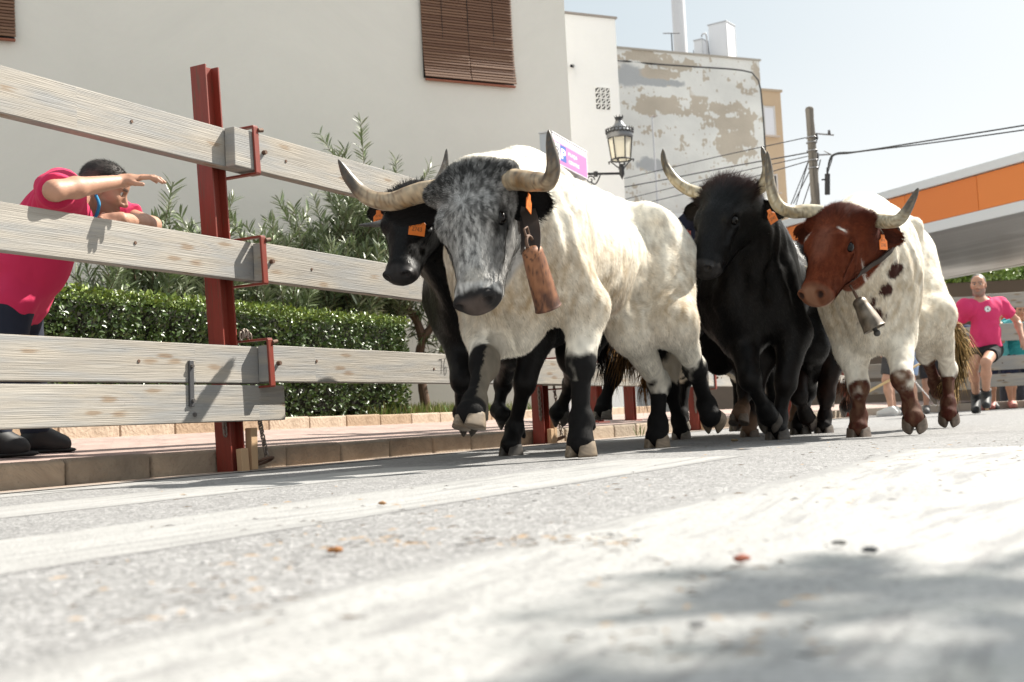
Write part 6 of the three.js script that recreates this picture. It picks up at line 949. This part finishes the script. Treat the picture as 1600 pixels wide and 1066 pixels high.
function makePerson(o) {
  // o.j: world joints { neck, shR, shL, elR, elL, wrR, wrL, pelvis, hipR, hipL, knR, knL, anR, anL, toeR, toeL, chest, belly }
  const org = o.origin, rel = (p) => [p.x - org.x, p.y - org.y, p.z - org.z], J = {}; for (const k in o.j) J[k] = rel(o.j[k]);
  const root = base('person', o.label, 'person', org.toArray(), 0, o.group), S = o.size || 1, g = o.girth || 1, f = frame(rel(o.head.at), o.head.yaw * rad, o.head.pitch * rad, (o.head.roll || 0) * rad), hs = o.head.size || 1;
  const torso = (e) => [cap(J.chest, 0.135 * S + e, J.belly, 0.13 * S * g + e, 0.1), cap(J.shR, 0.058 * S + e, J.shL, 0.058 * S + e, 0.08), cap(J.shR, 0.07 * S + e, J.chest, 0.11 * S + e, 0.08), cap(J.shL, 0.07 * S + e, J.chest, 0.11 * S + e, 0.08), cap(J.belly, 0.135 * S * g + e, J.pelvis, 0.13 * S * Math.sqrt(g) + e, 0.08), cap(J.hipR, 0.10 * S + e, J.hipL, 0.10 * S + e, 0.06), cap(J.neck, 0.055 * S + e * 0.6, J.chest, 0.09 * S + e, 0.07)];
  const lerp = (a, b, t) => a.map((q, i) => mix(q, b[i], t)), dirn = (a, b) => { const d = V(b[0] - a[0], b[1] - a[1], b[2] - a[2]).normalize(); return d.toArray(); };
  const limbs = []; for (const s of ['R', 'L']) { limbs.push(cap(J['sh' + s], 0.056 * S, J['el' + s], 0.042 * S, 0.04), cap(J['el' + s], 0.042 * S, lerp(J['el' + s], J['wr' + s], 0.3), 0.045 * S, 0.02), cap(lerp(J['el' + s], J['wr' + s], 0.3), 0.045 * S, J['wr' + s], 0.028 * S, 0.02), cap(J['hip' + s], 0.088 * S, J['kn' + s], 0.056 * S, 0.05), ell(J['kn' + s], [0.056 * S, 0.06 * S, 0.056 * S], 0.03), cap(J['kn' + s], 0.05 * S, lerp(J['kn' + s], J['an' + s], 0.35), 0.058 * S, 0.03), cap(lerp(J['kn' + s], J['an' + s], 0.35), 0.056 * S, J['an' + s], 0.036 * S, 0.03), cap(J['an' + s], 0.036 * S, J['toe' + s], 0.030 * S, 0.03)); }
  const neckTop = f.out(-0.02 * hs, -0.06 * hs, 0), hp = personHead(f, hs), prims = [...torso(0), cap(J.neck, 0.06 * S, neckTop, 0.055 * S, 0.04), ...limbs, ...hp], hands = [];
  for (const s of ['R', 'L']) { const h = o.hands?.[s]; if (!h) { const d = dirn(J['el' + s], J['wr' + s]); const y = Math.abs(d[1]) > 0.9 ? [1, 0, 0] : [0, 1, 0]; hands.push({ s, d, y, curl: [0.3, 0.5, 0.5] }); } else hands.push({ s, d: V(...h.d).normalize().toArray(), y: h.y, curl: h.curl }); }
  const lo = [9, 9, 9], hi = [-9, -9, -9]; for (const k in J) for (let i = 0; i < 3; i++) { lo[i] = Math.min(lo[i], J[k][i] - 0.28); hi[i] = Math.max(hi[i], J[k][i] + 0.28); }
  const inHead = (x, y, z, m) => { const h = f.inn(x, y, z); return h[1] > -0.115 * hs - m && h[1] < 0.2 && Math.abs(h[0]) < 0.17 * hs + m && Math.abs(h[2]) < 0.14 * hs + m; };
  const parts = [], hb = (c, r) => [c.map((q) => q - r), c.map((q) => q + r)];
  for (const h of hands) { const w = J['wr' + h.s], x = V(...h.d), y = V(...h.y); y.addScaledVector(x, -x.dot(y)).normalize(); const z = V(0, 0, 0).crossVectors(x, y), e = [x, y, z]; const hf = { o: w, m: [x.x, x.y, x.z, y.x, y.y, y.z, z.x, z.y, z.z], out: (a, b, c) => [0, 1, 2].map((i) => w[i] + e[0].getComponent(i) * a + e[1].getComponent(i) * b + e[2].getComponent(i) * c) }; h.side = o.hands?.[h.s]?.side ?? (h.s === 'R' ? 1 : -1); const pr = [...handPrims(hf, S, h.side, h.curl), cap(J['el' + h.s], 0.042 * S, w, 0.028 * S, 0.02)], c = hf.out(0.1 * S, -0.02, 0); h.inn = (X, Y, Z) => Math.hypot(X - c[0], Y - c[1], Z - c[2]) < 0.16 * S; parts.push(meshField(pr, ...hb(c, 0.17 * S), o.handCell || 0.004, { keep: (X, Y, Z) => { const dx = X - w[0], dy = Y - w[1], dz = Z - w[2]; return dx * x.x + dy * x.y + dz * x.z > -0.012; } })); }
  parts.push(meshField(prims, lo, hi, o.cell || 0.012, { keep: (x, y, z) => !inHead(x, y, z, 0) }));
  parts.push(meshField(prims, ...hb(f.out(0, 0, 0), 0.24 * hs), o.headCell || 0.0045, { keep: (x, y, z) => inHead(x, y, z, 0.008) }));
  const skin = o.skin || [0.46, 0.25, 0.16], hairC = o.hairCol || [0.03, 0.024, 0.02];
  const bodyM = mesh('body', meshGeo(joinMeshes(parts), (x, y, z) => { const h = f.inn(x, y, z).map((q) => q / hs), k = 1 + 0.22 * fbm(x * 14, y * 14, z * 14, 3); let c = skin.map((q) => q * k); if (h[1] > -0.13 && Math.hypot(...h) < 0.16) { c = mix3(c, [skin[0] * 0.95, skin[1] * 0.72, skin[2] * 0.68], smooth(0.04, 0.0, Math.hypot(h[0] - 0.085, h[1] + 0.058, h[2] * 0.9))); if (o.beard) c = mix3(c, hairC, o.beard * smooth(-0.030, -0.045, h[1]) * smooth(0.0, 0.03, h[0] + 0.02) * (1 - 0.85 * smooth(0.02, 0.012, Math.hypot((h[1] + 0.058) * 1.6, h[2] * 0.7)))); c = mix3(c, hairC, 0.85 * smooth(0.009, 0.005, Math.abs(h[1] - 0.038 + 0.1 * Math.abs(h[2]) * Math.abs(h[2]))) * smooth(0.055, 0.048, Math.abs(h[2])) * smooth(0.008, 0.012, Math.abs(h[2])) * smooth(0.055, 0.07, h[0])); } return c; }), skinMat, root);
  for (const z of [-1, 1]) { const e = new THREE.SphereGeometry(0.0125 * hs, 14, 10); paint(e, (x, y, zz) => x > 0.0095 * hs ? [0.03, 0.02, 0.012] : [0.7, 0.68, 0.65]); e.applyMatrix4(f.turn.clone().multiply(new THREE.Matrix4().makeTranslation(0.0775 * hs, 0.0165 * hs, 0.031 * z * hs))); mesh('eye', e, std([1, 1, 1], 0.2, { vertexColors: true }), root); }
  if (o.hair !== false) { // close hair cap cut at the hairline, with a fuzz of strands
    const L = (c, r) => ell(f.out(c[0] * hs, c[1] * hs, c[2] * hs), r.map((q) => q * hs), 0.02, f.m), t = o.hairThick || 0.008; const hpz = [L([-0.012, 0.045, 0], [0.1 + t, 0.082 + t, 0.077 + t * 0.8]), L([-0.045, 0.0, 0], [0.06 + t, 0.075 + t, 0.068 + t])];
    const hn = f.dir(...[0.82, -0.57, 0]), ho = f.out(0.035 * hs, 0.055 * hs, 0), hn2 = f.dir(0.45, -0.89, 0), ho2 = f.out(-0.03 * hs, -0.035 * hs, 0); hpz.push(cut(ho, hn, 0.4), cut(ho2, hn2, 0.4));
    const hg = meshGeo(meshField(hpz, ...hb(f.out(0, 0.03, 0), 0.17 * hs), o.headCell || 0.0045, { warp: (x, y, z, d) => d + 0.0025 * fbm(x * 60, y * 60, z * 60, 2) }), (x, y, z) => hairC.map((q) => q * (0.7 + 1.6 * clamp(0.4 + 1.4 * nz(x * 90, y * 90, z * 90) + nz(x * 22, y * 22, z * 22))))); const fuzz = growHair(hg, o.hairN ?? 5000, (x, y, z, nx, ny, nz2) => ({ dir: f.dir(-0.5, -0.6, 0.1), len: o.hairLen || 0.014, lift: 0.5, w: 0.0009 }), 7, 0.5); mesh('hair', [hg, fuzz], std([1, 1, 1], 0.6, { vertexColors: true }), bodyM);
  }
  const wr = (amp, fq) => (x, y, z, d) => d - amp * 0.35 + amp * 0.8 * Math.pow(Math.abs(Math.sin((x * 0.7 + z * 0.4 - y * 0.9) * fq * 2.4 + 5 * nz(x * 4, y * 4, z * 4))), 3) * smooth(-0.3, 0.3, nz(x * 3 + 5, y * 3, z * 3)) + amp * (fbm(x * fq, y * fq * 0.7, z * fq, 3) + 0.5 * Math.sin((x * 1.3 + z) * fq * 2.2 + y * fq * 1.5 + 3 * nz(x * 5, y * 5, z * 5)) * 0.5);
  if (o.shirt) { // shirt with sleeves, cut at hem, cuffs and neck
    const sp = torso(0.017), cuts = []; for (const s of ['R', 'L']) { const e = lerp(J['sh' + s], J['el' + s], o.sleeve || 0.55), d = dirn(J['sh' + s], J['el' + s]); sp.push(cap(J['sh' + s], 0.075 * S, lerp(J['sh' + s], J['el' + s], (o.sleeve || 0.55) + 0.1), 0.074 * S, 0.05)); cuts.push(cut(e, d, 0.13 * S)); }
    const up = dirn(J.pelvis, J.chest), nd = dirn(J.chest, neckTop); cuts.push(cut(lerp(J.neck, neckTop, o.collar ?? 0.1), nd, 0.11 * S), cut(lerp(J.pelvis, J.belly, o.hem ?? -0.1), up.map((q) => -q), 0.34 * S)); const hd2 = f.out(0, 0.02, 0);
    const sm = meshField([...sp, ...cuts], lo, hi, o.clothCell || 0.011, { warp: wr(0.014, 8) }); mesh('shirt', meshGeo(sm, () => [1, 1, 1]), cloth(o.shirt), root);
  }
  if (o.legs) { const t = o.legs.to, tp = [cap(J.pelvis, 0.128 * S * Math.sqrt(g), J.pelvis.map((q, i) => q + (i === 1 ? 0.02 : 0)), 0.12 * S * Math.sqrt(g), 0.06), cap(J.hipR, 0.098 * S, J.hipL, 0.098 * S, 0.06)], cuts = []; for (const s of ['R', 'L']) { const A = J['hip' + s], B = J['kn' + s], Cc = J['an' + s]; if (t <= 1) { const e = lerp(A, B, t), d = dirn(A, B); tp.push(cap(A, 0.105 * S, lerp(A, B, Math.min(1, t + 0.12)), 0.088 * S, 0.05)); cuts.push(cut(e, d, 0.15 * S)); } else { tp.push(cap(A, 0.100 * S, B, 0.078 * S, 0.05), cap(B, 0.078 * S, Cc, 0.062 * S, 0.04)); cuts.push(cut(lerp(B, Cc, 0.97), dirn(B, Cc), 0.12)); } } cuts.push(cut(lerp(J.pelvis, J.belly, 0.45), dirn(J.pelvis, J.belly), 0.3)); mesh(t <= 1 ? 'shorts' : 'trousers', meshGeo(meshField([...tp, ...cuts], lo, hi, o.clothCell || 0.011, { warp: wr(0.008, 10) })), cloth(o.legs.col), root); }
  if (o.shoes) for (const s of ['R', 'L']) { const A = J['an' + s], T = J['toe' + s], d = dirn(A, T), m = lerp(A, T, 0.5), heel = [A[0] - d[0] * 0.055, Math.min(A[1], T[1]) - 0.0, A[2] - d[2] * 0.055]; const sp = [cap([heel[0], T[1] + 0.012, heel[2]], 0.040 * S, [T[0], T[1], T[2]], 0.038 * S, 0.03), cap(A, 0.056 * S, [m[0], T[1] + 0.012, m[2]], 0.052 * S, 0.03), cap(A, 0.052 * S, T, 0.041 * S, 0.03), cut([T[0], T[1] - 0.036 * S, T[2]], [0, -1, 0], 0.4)]; if (o.boot) sp.push(cap(A, 0.058 * S, lerp(A, J['kn' + s], o.boot + 0.06), 0.062 * S, 0.02), cut(lerp(A, J['kn' + s], o.boot), dirn(A, J['kn' + s]), 0.12)); const shoe = mesh('shoe', meshGeo(meshField(sp, ...[m.map((q) => q - 0.28), m.map((q) => q + 0.28)], 0.007), () => [1, 1, 1]), std(o.shoes, 0.6), root); const so = []; const sg = new THREE.CapsuleGeometry(0.043 * S, 0.2 * S, 4, 12).rotateZ(Math.PI / 2).scale(1, 0.28, 1); sg.rotateY(Math.atan2(-d[2], d[0])); sg.translate(m[0] - d[0] * 0.01, T[1] - 0.03 * S, m[2] - d[2] * 0.01); mesh('sole', sg, std(o.sole || [0.03, 0.03, 0.03], 0.7), shoe); }
  return { root, f, J, hs, rel, bodyM };
}
const atV = (px, py, v) => { const r = ray(px, py), o = camera.position.clone().sub(K0), t = (v - o.dot(N_)) / r.dot(N_); return camera.position.clone().addScaledVector(r, t); };
const PINK = [0.62, 0.035, 0.135];
{ // the man leaning over the barrier
  const A = atV, rp = (px, py, v, y) => { const p = A(px, py, v); if (y !== undefined) p.y = y; return p; };
  const man = makePerson({
    label: 'man in pink shirt and dark jeans leaning over the barrier with one arm raised', origin: rp(30, 700, -0.6, 0.14), size: 1.0, girth: 1.18, sleeve: 0.62,
    j: { pelvis: A(20, 462, -0.58), belly: A(38, 412, -0.50), chest: A(88, 345, -0.34), neck: A(122, 308, -0.24), shR: A(92, 300, -0.10), shL: A(160, 325, -0.52), elR: A(84, 298, 0.20), wrR: A(192, 283, 0.20), elL: A(238, 352, -0.22), wrL: A(190, 342, 0.06), hipR: A(14, 474, -0.48), hipL: A(32, 474, -0.68), knR: A(10, 585, -0.46), knL: A(44, 585, -0.66), anR: rp(-8, 688, -0.48, 0.225), anL: rp(56, 688, -0.66, 0.235), toeR: rp(30, 700, -0.42, 0.175), toeL: rp(96, 700, -0.62, 0.182) },
    head: { at: A(161, 298, -0.20), yaw: 14, pitch: -24, roll: 6, size: 1.06 }, hands: { R: { d: [0.93, 0.16, -0.1], y: [0.1, 0.9, 0.3], curl: [0.15, 0.35, 0.3], side: 1 }, L: { d: [-0.75, 0.02, 0.35], y: [0.1, 0.75, 0.6], curl: [0.75, 0.9, 0.7], side: -1 } },
    skin: [0.44, 0.235, 0.155], hairCol: [0.040, 0.033, 0.029], hairThick: 0.006, hairLen: 0.02, hairN: 16000, beard: 0.35, shirt: [0.58, 0.024, 0.098], collar: 0.25, hem: -0.35, legs: { to: 2, col: [0.012, 0.017, 0.034] }, shoes: [0.012, 0.012, 0.014], sole: [0.02, 0.02, 0.02], headCell: 0.004, handCell: 0.0034, cell: 0.011,
  });
  const lan = []; const n = man.J.neck, c = man.J.chest; mesh('lanyard', tube([[n[0] + 0.09, n[1] + 0.0, n[2] + 0.02], [n[0] + 0.11, n[1] - 0.05, n[2] + 0.04], [n[0] + 0.08, n[1] - 0.13, n[2] + 0.03]], 0.008, 12, 6), cloth([0.02, 0.22, 0.42]), man.root);
}
{ // the runner
  const D = 14.3, A = (x, y, d = D) => at(x, y, d);
  const run = makePerson({
    label: 'runner in pink t-shirt and black shorts sprinting behind the red-headed ox', origin: ground(1530, 645), size: 0.98, girth: 1.05, sleeve: 0.62,
    j: { pelvis: A(1541, 540), belly: A(1540, 522), chest: A(1538, 487), neck: A(1533, 471, D - 0.03), shR: A(1508, 480, D - 0.03), shL: A(1564, 477, D + 0.02), elR: A(1496, 512, D + 0.22), wrR: A(1498, 536, D - 0.05), elL: A(1589, 501, D + 0.1), wrL: A(1597, 527, D - 0.05), hipR: A(1528, 549), hipL: A(1553, 547), knR: A(1521, 574, D - 0.2), knL: A(1541, 566, D - 0.42), anR: A(1526, 624, D + 0.1), anL: A(1541, 620, D - 0.1), toeR: A(1524, 641, D - 0.08), toeL: A(1541, 633, D - 0.28) },
    head: { at: A(1529, 446, D - 0.04), yaw: -90 - 28, pitch: -6, roll: 0, size: 1.03 }, skin: [0.50, 0.27, 0.18], hairCol: [0.10, 0.09, 0.085], hairThick: 0.004, hairLen: 0.004, hairN: 2500, beard: 0.6, shirt: PINK, collar: 0.0, hem: -0.15, legs: { to: 0.5, col: [0.008, 0.008, 0.009] }, shoes: [0.02, 0.021, 0.022], sole: [0.05, 0.05, 0.05], boot: 0.22, headCell: 0.0055, handCell: 0.0055, cell: 0.013,
  });
  const b = A(1543.5, 483, D - 0.17); const c = document.createElement('canvas'); c.width = c.height = 96; const x = c.getContext('2d'); x.fillStyle = '#f4f2f0'; x.beginPath(); x.arc(48, 48, 46, 0, 7); x.fill(); x.strokeStyle = '#5a6a78'; x.lineWidth = 4; x.beginPath(); x.arc(48, 48, 38, 0, 7); x.stroke(); x.fillStyle = '#3c4a58'; x.fillRect(28, 38, 40, 9); x.fillRect(34, 52, 28, 6); const t = new THREE.CanvasTexture(c); t.colorSpace = THREE.SRGBColorSpace;
  const disc = new THREE.CylinderGeometry(0.036, 0.036, 0.004, 28).rotateX(Math.PI / 2); const p = run.rel(b); disc.rotateY(-0.25); disc.translate(...p); mesh('chest_badge', disc, new THREE.MeshStandardMaterial({ map: t, roughness: 0.7 }), run.root);
}
// bystanders: a plain standing figure turned by yaw, with small changes of pose
function standing(label, foot, yaw, o) {
  const c = Math.cos(yaw * rad), s = Math.sin(yaw * rad), q = (f, y, r) => V(foot.x + c * f - s * -r * -1 * -1, foot.y + y, foot.z - s * f + 0), H = o.h || 1;
  const P = (f, y, r) => V(foot.x + c * f + s * r, foot.y + y * H, foot.z - s * f + c * r); // f forward, r right
  const b = o.bend || 0, sit = o.sit || 0, L = { pelvis: P(-0.05, 0.95, 0), belly: P(0.0 + b * 0.1, 1.08, 0), chest: P(0.02 + b * 0.32, 1.33 - b * 0.06, 0), neck: P(0.01 + b * 0.45, 1.48 - b * 0.12, 0), shR: P(b * 0.42, 1.43 - b * 0.12, 0.18), shL: P(b * 0.42, 1.43 - b * 0.12, -0.18), hipR: P(-0.03, 0.92, 0.09), hipL: P(-0.03, 0.92, -0.09), knR: P(0.03, 0.50, 0.11), knL: P(0.06, 0.50, -0.12), anR: P(-0.03, 0.09, 0.12), anL: P(0.02, 0.09, -0.14), toeR: P(0.13, 0.04, 0.14), toeL: P(0.18, 0.04, -0.16), elR: P(0.02, 1.15, 0.27), elL: P(0.02, 1.15, -0.27), wrR: P(0.18, 0.98, 0.24), wrL: P(0.18, 0.98, -0.24), ...(o.j ? o.j(P) : {}) };
  return makePerson({ label, origin: foot, size: 0.97 * H, head: { at: P(0.05 + b * 0.58, 1.63 - b * 0.16, 0), yaw: yaw + (o.look || 0), pitch: -4, size: 1 }, cell: 0.017, headCell: 0.009, handCell: 0.007, clothCell: 0.015, hairN: 1500, hairThick: 0.012, ...o, j: L });
}
const fl = (px, d, h = 0) => { const p = at(px, 600, d); p.y = h; return p; };
standing('drover in grey shorts and white trainers holding a cane behind the red-headed ox', fl(1392, 16.9), 165, { shirt: [0.05, 0.05, 0.055], legs: { to: 0.82, col: [0.055, 0.055, 0.058] }, shoes: [0.6, 0.6, 0.58], sole: [0.6, 0.6, 0.6], j: (P) => ({ elL: P(0.1, 1.14, -0.28), wrL: P(0.27, 0.93, -0.2), elR: P(0.1, 1.14, 0.28), wrR: P(0.33, 0.98, 0.16) }), skin: [0.5, 0.29, 0.2] });
standing('bystander in white top and pale blue shorts beside the drover with the cane', fl(1421, 17.3), 200, { shirt: [0.72, 0.73, 0.75], legs: { to: 0.85, col: [0.28, 0.38, 0.55] }, shoes: [0.16, 0.2, 0.2], sole: [0.5, 0.5, 0.5], skin: [0.52, 0.3, 0.21] });
standing('bystander in dark shorts and flowered top in front of the far barrier', fl(1459, 17.6), 260, { h: 0.93, shirt: [0.36, 0.22, 0.2], legs: { to: 0.9, col: [0.03, 0.03, 0.035] }, shoes: [0.12, 0.12, 0.12], skin: [0.42, 0.24, 0.17], j: (P) => ({ wrL: P(0.2, 1.1, 0.0), wrR: P(0.22, 1.12, 0.02), elL: P(0.08, 1.08, -0.26), elR: P(0.08, 1.08, 0.26) }) });
const lean = (P) => ({ elL: P(0.30, 1.17, -0.30), elR: P(0.30, 1.17, 0.30), wrL: P(0.42, 1.20, -0.06), wrR: P(0.42, 1.22, 0.08) });
const glassesMat = std([0.05, 0.25, 0.35], 0.15, { metalness: 0.5 });
{ const w = standing('woman in turquoise top and blue sunglasses leaning on the far barrier', fl(1563, 19.05), 250, { h: 0.93, bend: 0.55, shirt: [0.10, 0.42, 0.46], legs: { to: 0.8, col: [0.015, 0.02, 0.05] }, shoes: [0.35, 0.12, 0.1], j: lean, look: 0, hairCol: [0.20, 0.17, 0.15] }); mesh('sunglasses', [-1, 1].map((z) => new THREE.SphereGeometry(0.026, 12, 8).scale(0.5, 0.9, 1.1).translate(0.09, 0.016, 0.033 * z)).map((g) => g.applyMatrix4(w.f.turn)), glassesMat, w.root); }
standing('spectator in teal shirt and navy shorts behind the far barrier at the right edge', fl(1594, 19.0), 265, { h: 0.95, bend: 0.4, shirt: [0.03, 0.30, 0.34], legs: { to: 0.9, col: [0.014, 0.02, 0.05] }, shoes: [0.4, 0.22, 0.15], j: lean });
standing('spectator in navy shirt partly hidden by the runner, behind the far barrier', fl(1536, 19.2), 255, { h: 0.9, bend: 0.3, shirt: [0.02, 0.03, 0.08], legs: { to: 0.9, col: [0.02, 0.02, 0.03] }, shoes: [0.1, 0.1, 0.1], j: lean });
standing('spectator in red shirt right of the runner behind the far barrier', fl(1580, 19.9), 262, { h: 1.0, shirt: [0.45, 0.06, 0.03], legs: { to: 2, col: [0.03, 0.03, 0.04] }, shoes: [0.1, 0.1, 0.1] });
// somebody in navy perched on the barrier between the white ox and the black bull
{ const p = atV(1085, 420, -0.12); p.y = 0.95; standing('person in navy t-shirt perched on the barrier between white ox and black bull', p, -62 + 0, { bend: 0.75, shirt: [0.006, 0.010, 0.028], legs: { to: 2, col: [0.012, 0.012, 0.016] }, shoes: [0.02, 0.02, 0.02], sleeve: 0.7, j: (P) => ({ elL: P(0.25, 1.2, -0.34), wrL: P(0.45, 1.05, -0.25) }) }); }
// canes
const caneM = std([0.62, 0.45, 0.22], 0.55);
tag(mesh('cane', cyl(at(1343, 620, 16.6).toArray(), at(1442, 566, 16.9).toArray(), 0.019, 0.015, 8), caneM), 'thick yellow bamboo cane slanting behind the legs of the red-headed ox', 'cane');
tag(mesh('cane', cyl(at(1424, 590, 17).toArray(), at(1463, 634, 16.8).toArray(), 0.011, 0.008, 6), std([0.62, 0.6, 0.58], 0.5)), 'thin white stick slanting down behind the hind legs of the red-headed ox', 'stick');
// ---------------------------------------------------------------- bells on their collars
function ribbon(pts, nrm, w, t, seg = 120) { // closed leather band: width along nrm-ish, thickness outwards from the ring's centre
  const c = new THREE.CatmullRomCurve3(pts.map((p) => V(...p)), true, 'centripetal'), ctr = V(0, 0, 0); pts.forEach((p) => ctr.add(V(...p))); ctr.divideScalar(pts.length); const n = V(...nrm).normalize(), p = [], ix = [];
  for (let i = 0; i < seg; i++) { const q = c.getPointAt(i / seg), T = c.getTangentAt(i / seg), wd = n.clone().addScaledVector(T, -n.dot(T)).normalize(), out = V(0, 0, 0).crossVectors(T, wd); if (out.dot(q.clone().sub(ctr)) < 0) out.negate(); for (const [a, b] of [[-1, 0], [1, 0], [1, 1], [-1, 1]]) { const v = q.clone().addScaledVector(wd, a * w / 2).addScaledVector(out, b * t); p.push(v.x, v.y, v.z); } }
  for (let i = 0; i < seg; i++) for (let k = 0; k < 4; k++) { const a = i * 4 + k, b = i * 4 + (k + 1) % 4, c2 = ((i + 1) % seg) * 4 + k, d = ((i + 1) % seg) * 4 + (k + 1) % 4; ix.push(a, b, c2, b, d, c2); }
  const g = new THREE.BufferGeometry(); g.setAttribute('position', new THREE.Float32BufferAttribute(p, 3)); g.setIndex(ix); const h = g.toNonIndexed(); h.computeVertexNormals(); return h;
}
function bellGeo(L, r0, r1, flat) { // hanging along -y from the origin; open below
  const pts = [[0.001, 0], [r0 * 0.6, -0.004], [r0 * 0.92, -0.02], [r0, -0.05], [mix(r0, r1, 0.5), -L * 0.55], [r1, -L + 0.012], [r1 * 1.05, -L], [r1 * 0.97, -L], [r1 * 0.9, -L + 0.02], [r0 * 0.85, -0.06], [0.001, -0.02]].map(([a, b]) => new THREE.Vector2(a, b));
  const cv = new THREE.CatmullRomCurve3(pts.map((q) => V(q.x, q.y, 0)), false, 'centripetal'), g = new THREE.LatheGeometry(cv.getPoints(70).map((q) => new THREE.Vector2(Math.max(0.0005, q.x), q.y)), 56); g.scale(1, 1, flat); g.computeVertexNormals(); return g;
}
const leather = (() => { const t = texture(256, 256, (u, v) => { const k = 0.7 + 0.9 * tfbm(u, v, 12, 2); return [0.045 * k, 0.028 * k, 0.02 * k]; }); return new THREE.MeshStandardMaterial({ map: t, roughness: 0.6 }); })();
function bell(ox, label, ctr, axisN, top, bottom, r0, r1, colFn, metal, strapW, clap) {
  const o = base('bell_collar', label, 'cattle bell', ox.root.position.toArray(), ox.root.rotation.y, 'bells on leather collars');
  const n = V(...axisN).normalize(), e2 = V(0, 0, 1), e1 = V(0, 0, 0).crossVectors(e2, n).normalize(), ring = [];
  for (let i = 0; i < 40; i++) { const a = i / 40 * 6.2832, d = e1.clone().multiplyScalar(Math.cos(a)).addScaledVector(e2, Math.sin(a)); let t = 0.02; for (let k = 0; k < 60; k++) { const q = ox.skinAt(ctr[0] + d.x * t, ctr[1] + d.y * t, ctr[2] + d.z * t); if (q > (d.y > 0.35 ? -0.035 : 0.012)) break; t += 0.008; } ring.push([ctr[0] + d.x * t, ctr[1] + d.y * t, ctr[2] + d.z * t]); }
  mesh('strap', ribbon(ring, axisN, strapW, 0.007), leather, o);
  const a = V(...top), b = V(...bottom), L = a.distanceTo(b), q = new THREE.Quaternion().setFromUnitVectors(V(0, -1, 0), b.clone().sub(a).normalize()), M = new THREE.Matrix4().compose(a, q, V(1, 1, 1));
  const g = paint(bellGeo(L, r0, r1, 0.78), colFn(L)); g.applyMatrix4(M); const bm = mesh('bell', g, new THREE.MeshStandardMaterial({ color: 0xffffff, vertexColors: true, roughness: 0.5, metalness: metal }), o);
  const loop = new THREE.TorusGeometry(0.028, 0.007, 8, 20).translate(0, 0.012, 0); loop.applyMatrix4(M); mesh('loop', loop, rustMat, o); mesh('clapper', [cyl([0, -L * 0.5, 0], [0.005, -L - clap, 0], 0.010, 0.012, 8), new THREE.SphereGeometry(0.018, 12, 8).translate(0.005, -L - clap, 0)].map((x) => x.applyMatrix4(M)), std([0.05, 0.045, 0.04], 0.5), bm);
  const buck = new THREE.TorusGeometry(0.022, 0.005, 6, 4).rotateZ(0.785).translate(0, 0.06, 0.0); buck.applyMatrix4(M); mesh('buckle', buck, rustMat, o);
}
const ctrOf = (ox, t, dy) => { const h = ox.f.out(0.03, -0.14, 0), b = [0.52 * ox.size, 1.08 * ox.size, 0]; return h.map((q, i) => mix(b[i], q, t) + (i === 1 ? dy : 0)); };
{ const P = oxA.P;
  bell(oxA, 'leather collar with a tall copper bell on the grey-faced white ox', ctrOf(oxA, 0.92, -0.05), [0.76, 0.65, 0.04], P(829, 384, 1.12), P(857, 482, 1.02), 0.055, 0.066, (L) => (x, y, z) => { const t = -y / L, n = fbm(x * 34 + 5, y * 30, z * 34 + 3, 4), s = smooth(0.14, 0.22, fbm(x * 90, y * 80, z * 90, 2)); let c = mix3([0.27, 0.115, 0.052], [0.10, 0.032, 0.014], clamp(0.3 + 1.6 * n + 0.4 * (t - 0.5))); c = mix3(c, [0.06, 0.024, 0.014], clamp(s * 0.9 + smooth(0.7, 1.0, t + 0.5 * n) * 0.8)); return c; }, 0.25, 0.062, -0.06);
  const col = scene.children[scene.children.length - 1]; mesh('strap', ribbon([P(824, 330, 0.99), P(831, 352, 1.05), P(833, 372, 1.09), P(831, 392, 1.125), P(826, 393, 1.11), P(826, 372, 1.06), P(824, 350, 1.02)], [0.1, 0.1, 1], 0.066, 0.006), leather, col);
}
{ const P = oxF.P;
  bell(oxF, 'collar with a dull brass bell and dark clapper on the red-headed ox', ctrOf(oxF, 0.92, -0.03), [0.76, 0.65, 0.04], P(1340, 466, 1.06), P(1367, 514, 1.06), 0.050, 0.074, (L) => (x, y, z) => { const n = fbm(x * 20, y * 20, z * 20 + 8, 4); return mix3([0.24, 0.20, 0.155], [0.07, 0.055, 0.04], clamp(0.45 + 1.5 * n)); }, 0.5, 0.03, 0.025);
  
}
camera.far = 600; camera.updateProjectionMatrix();
renderer.render(scene, camera);
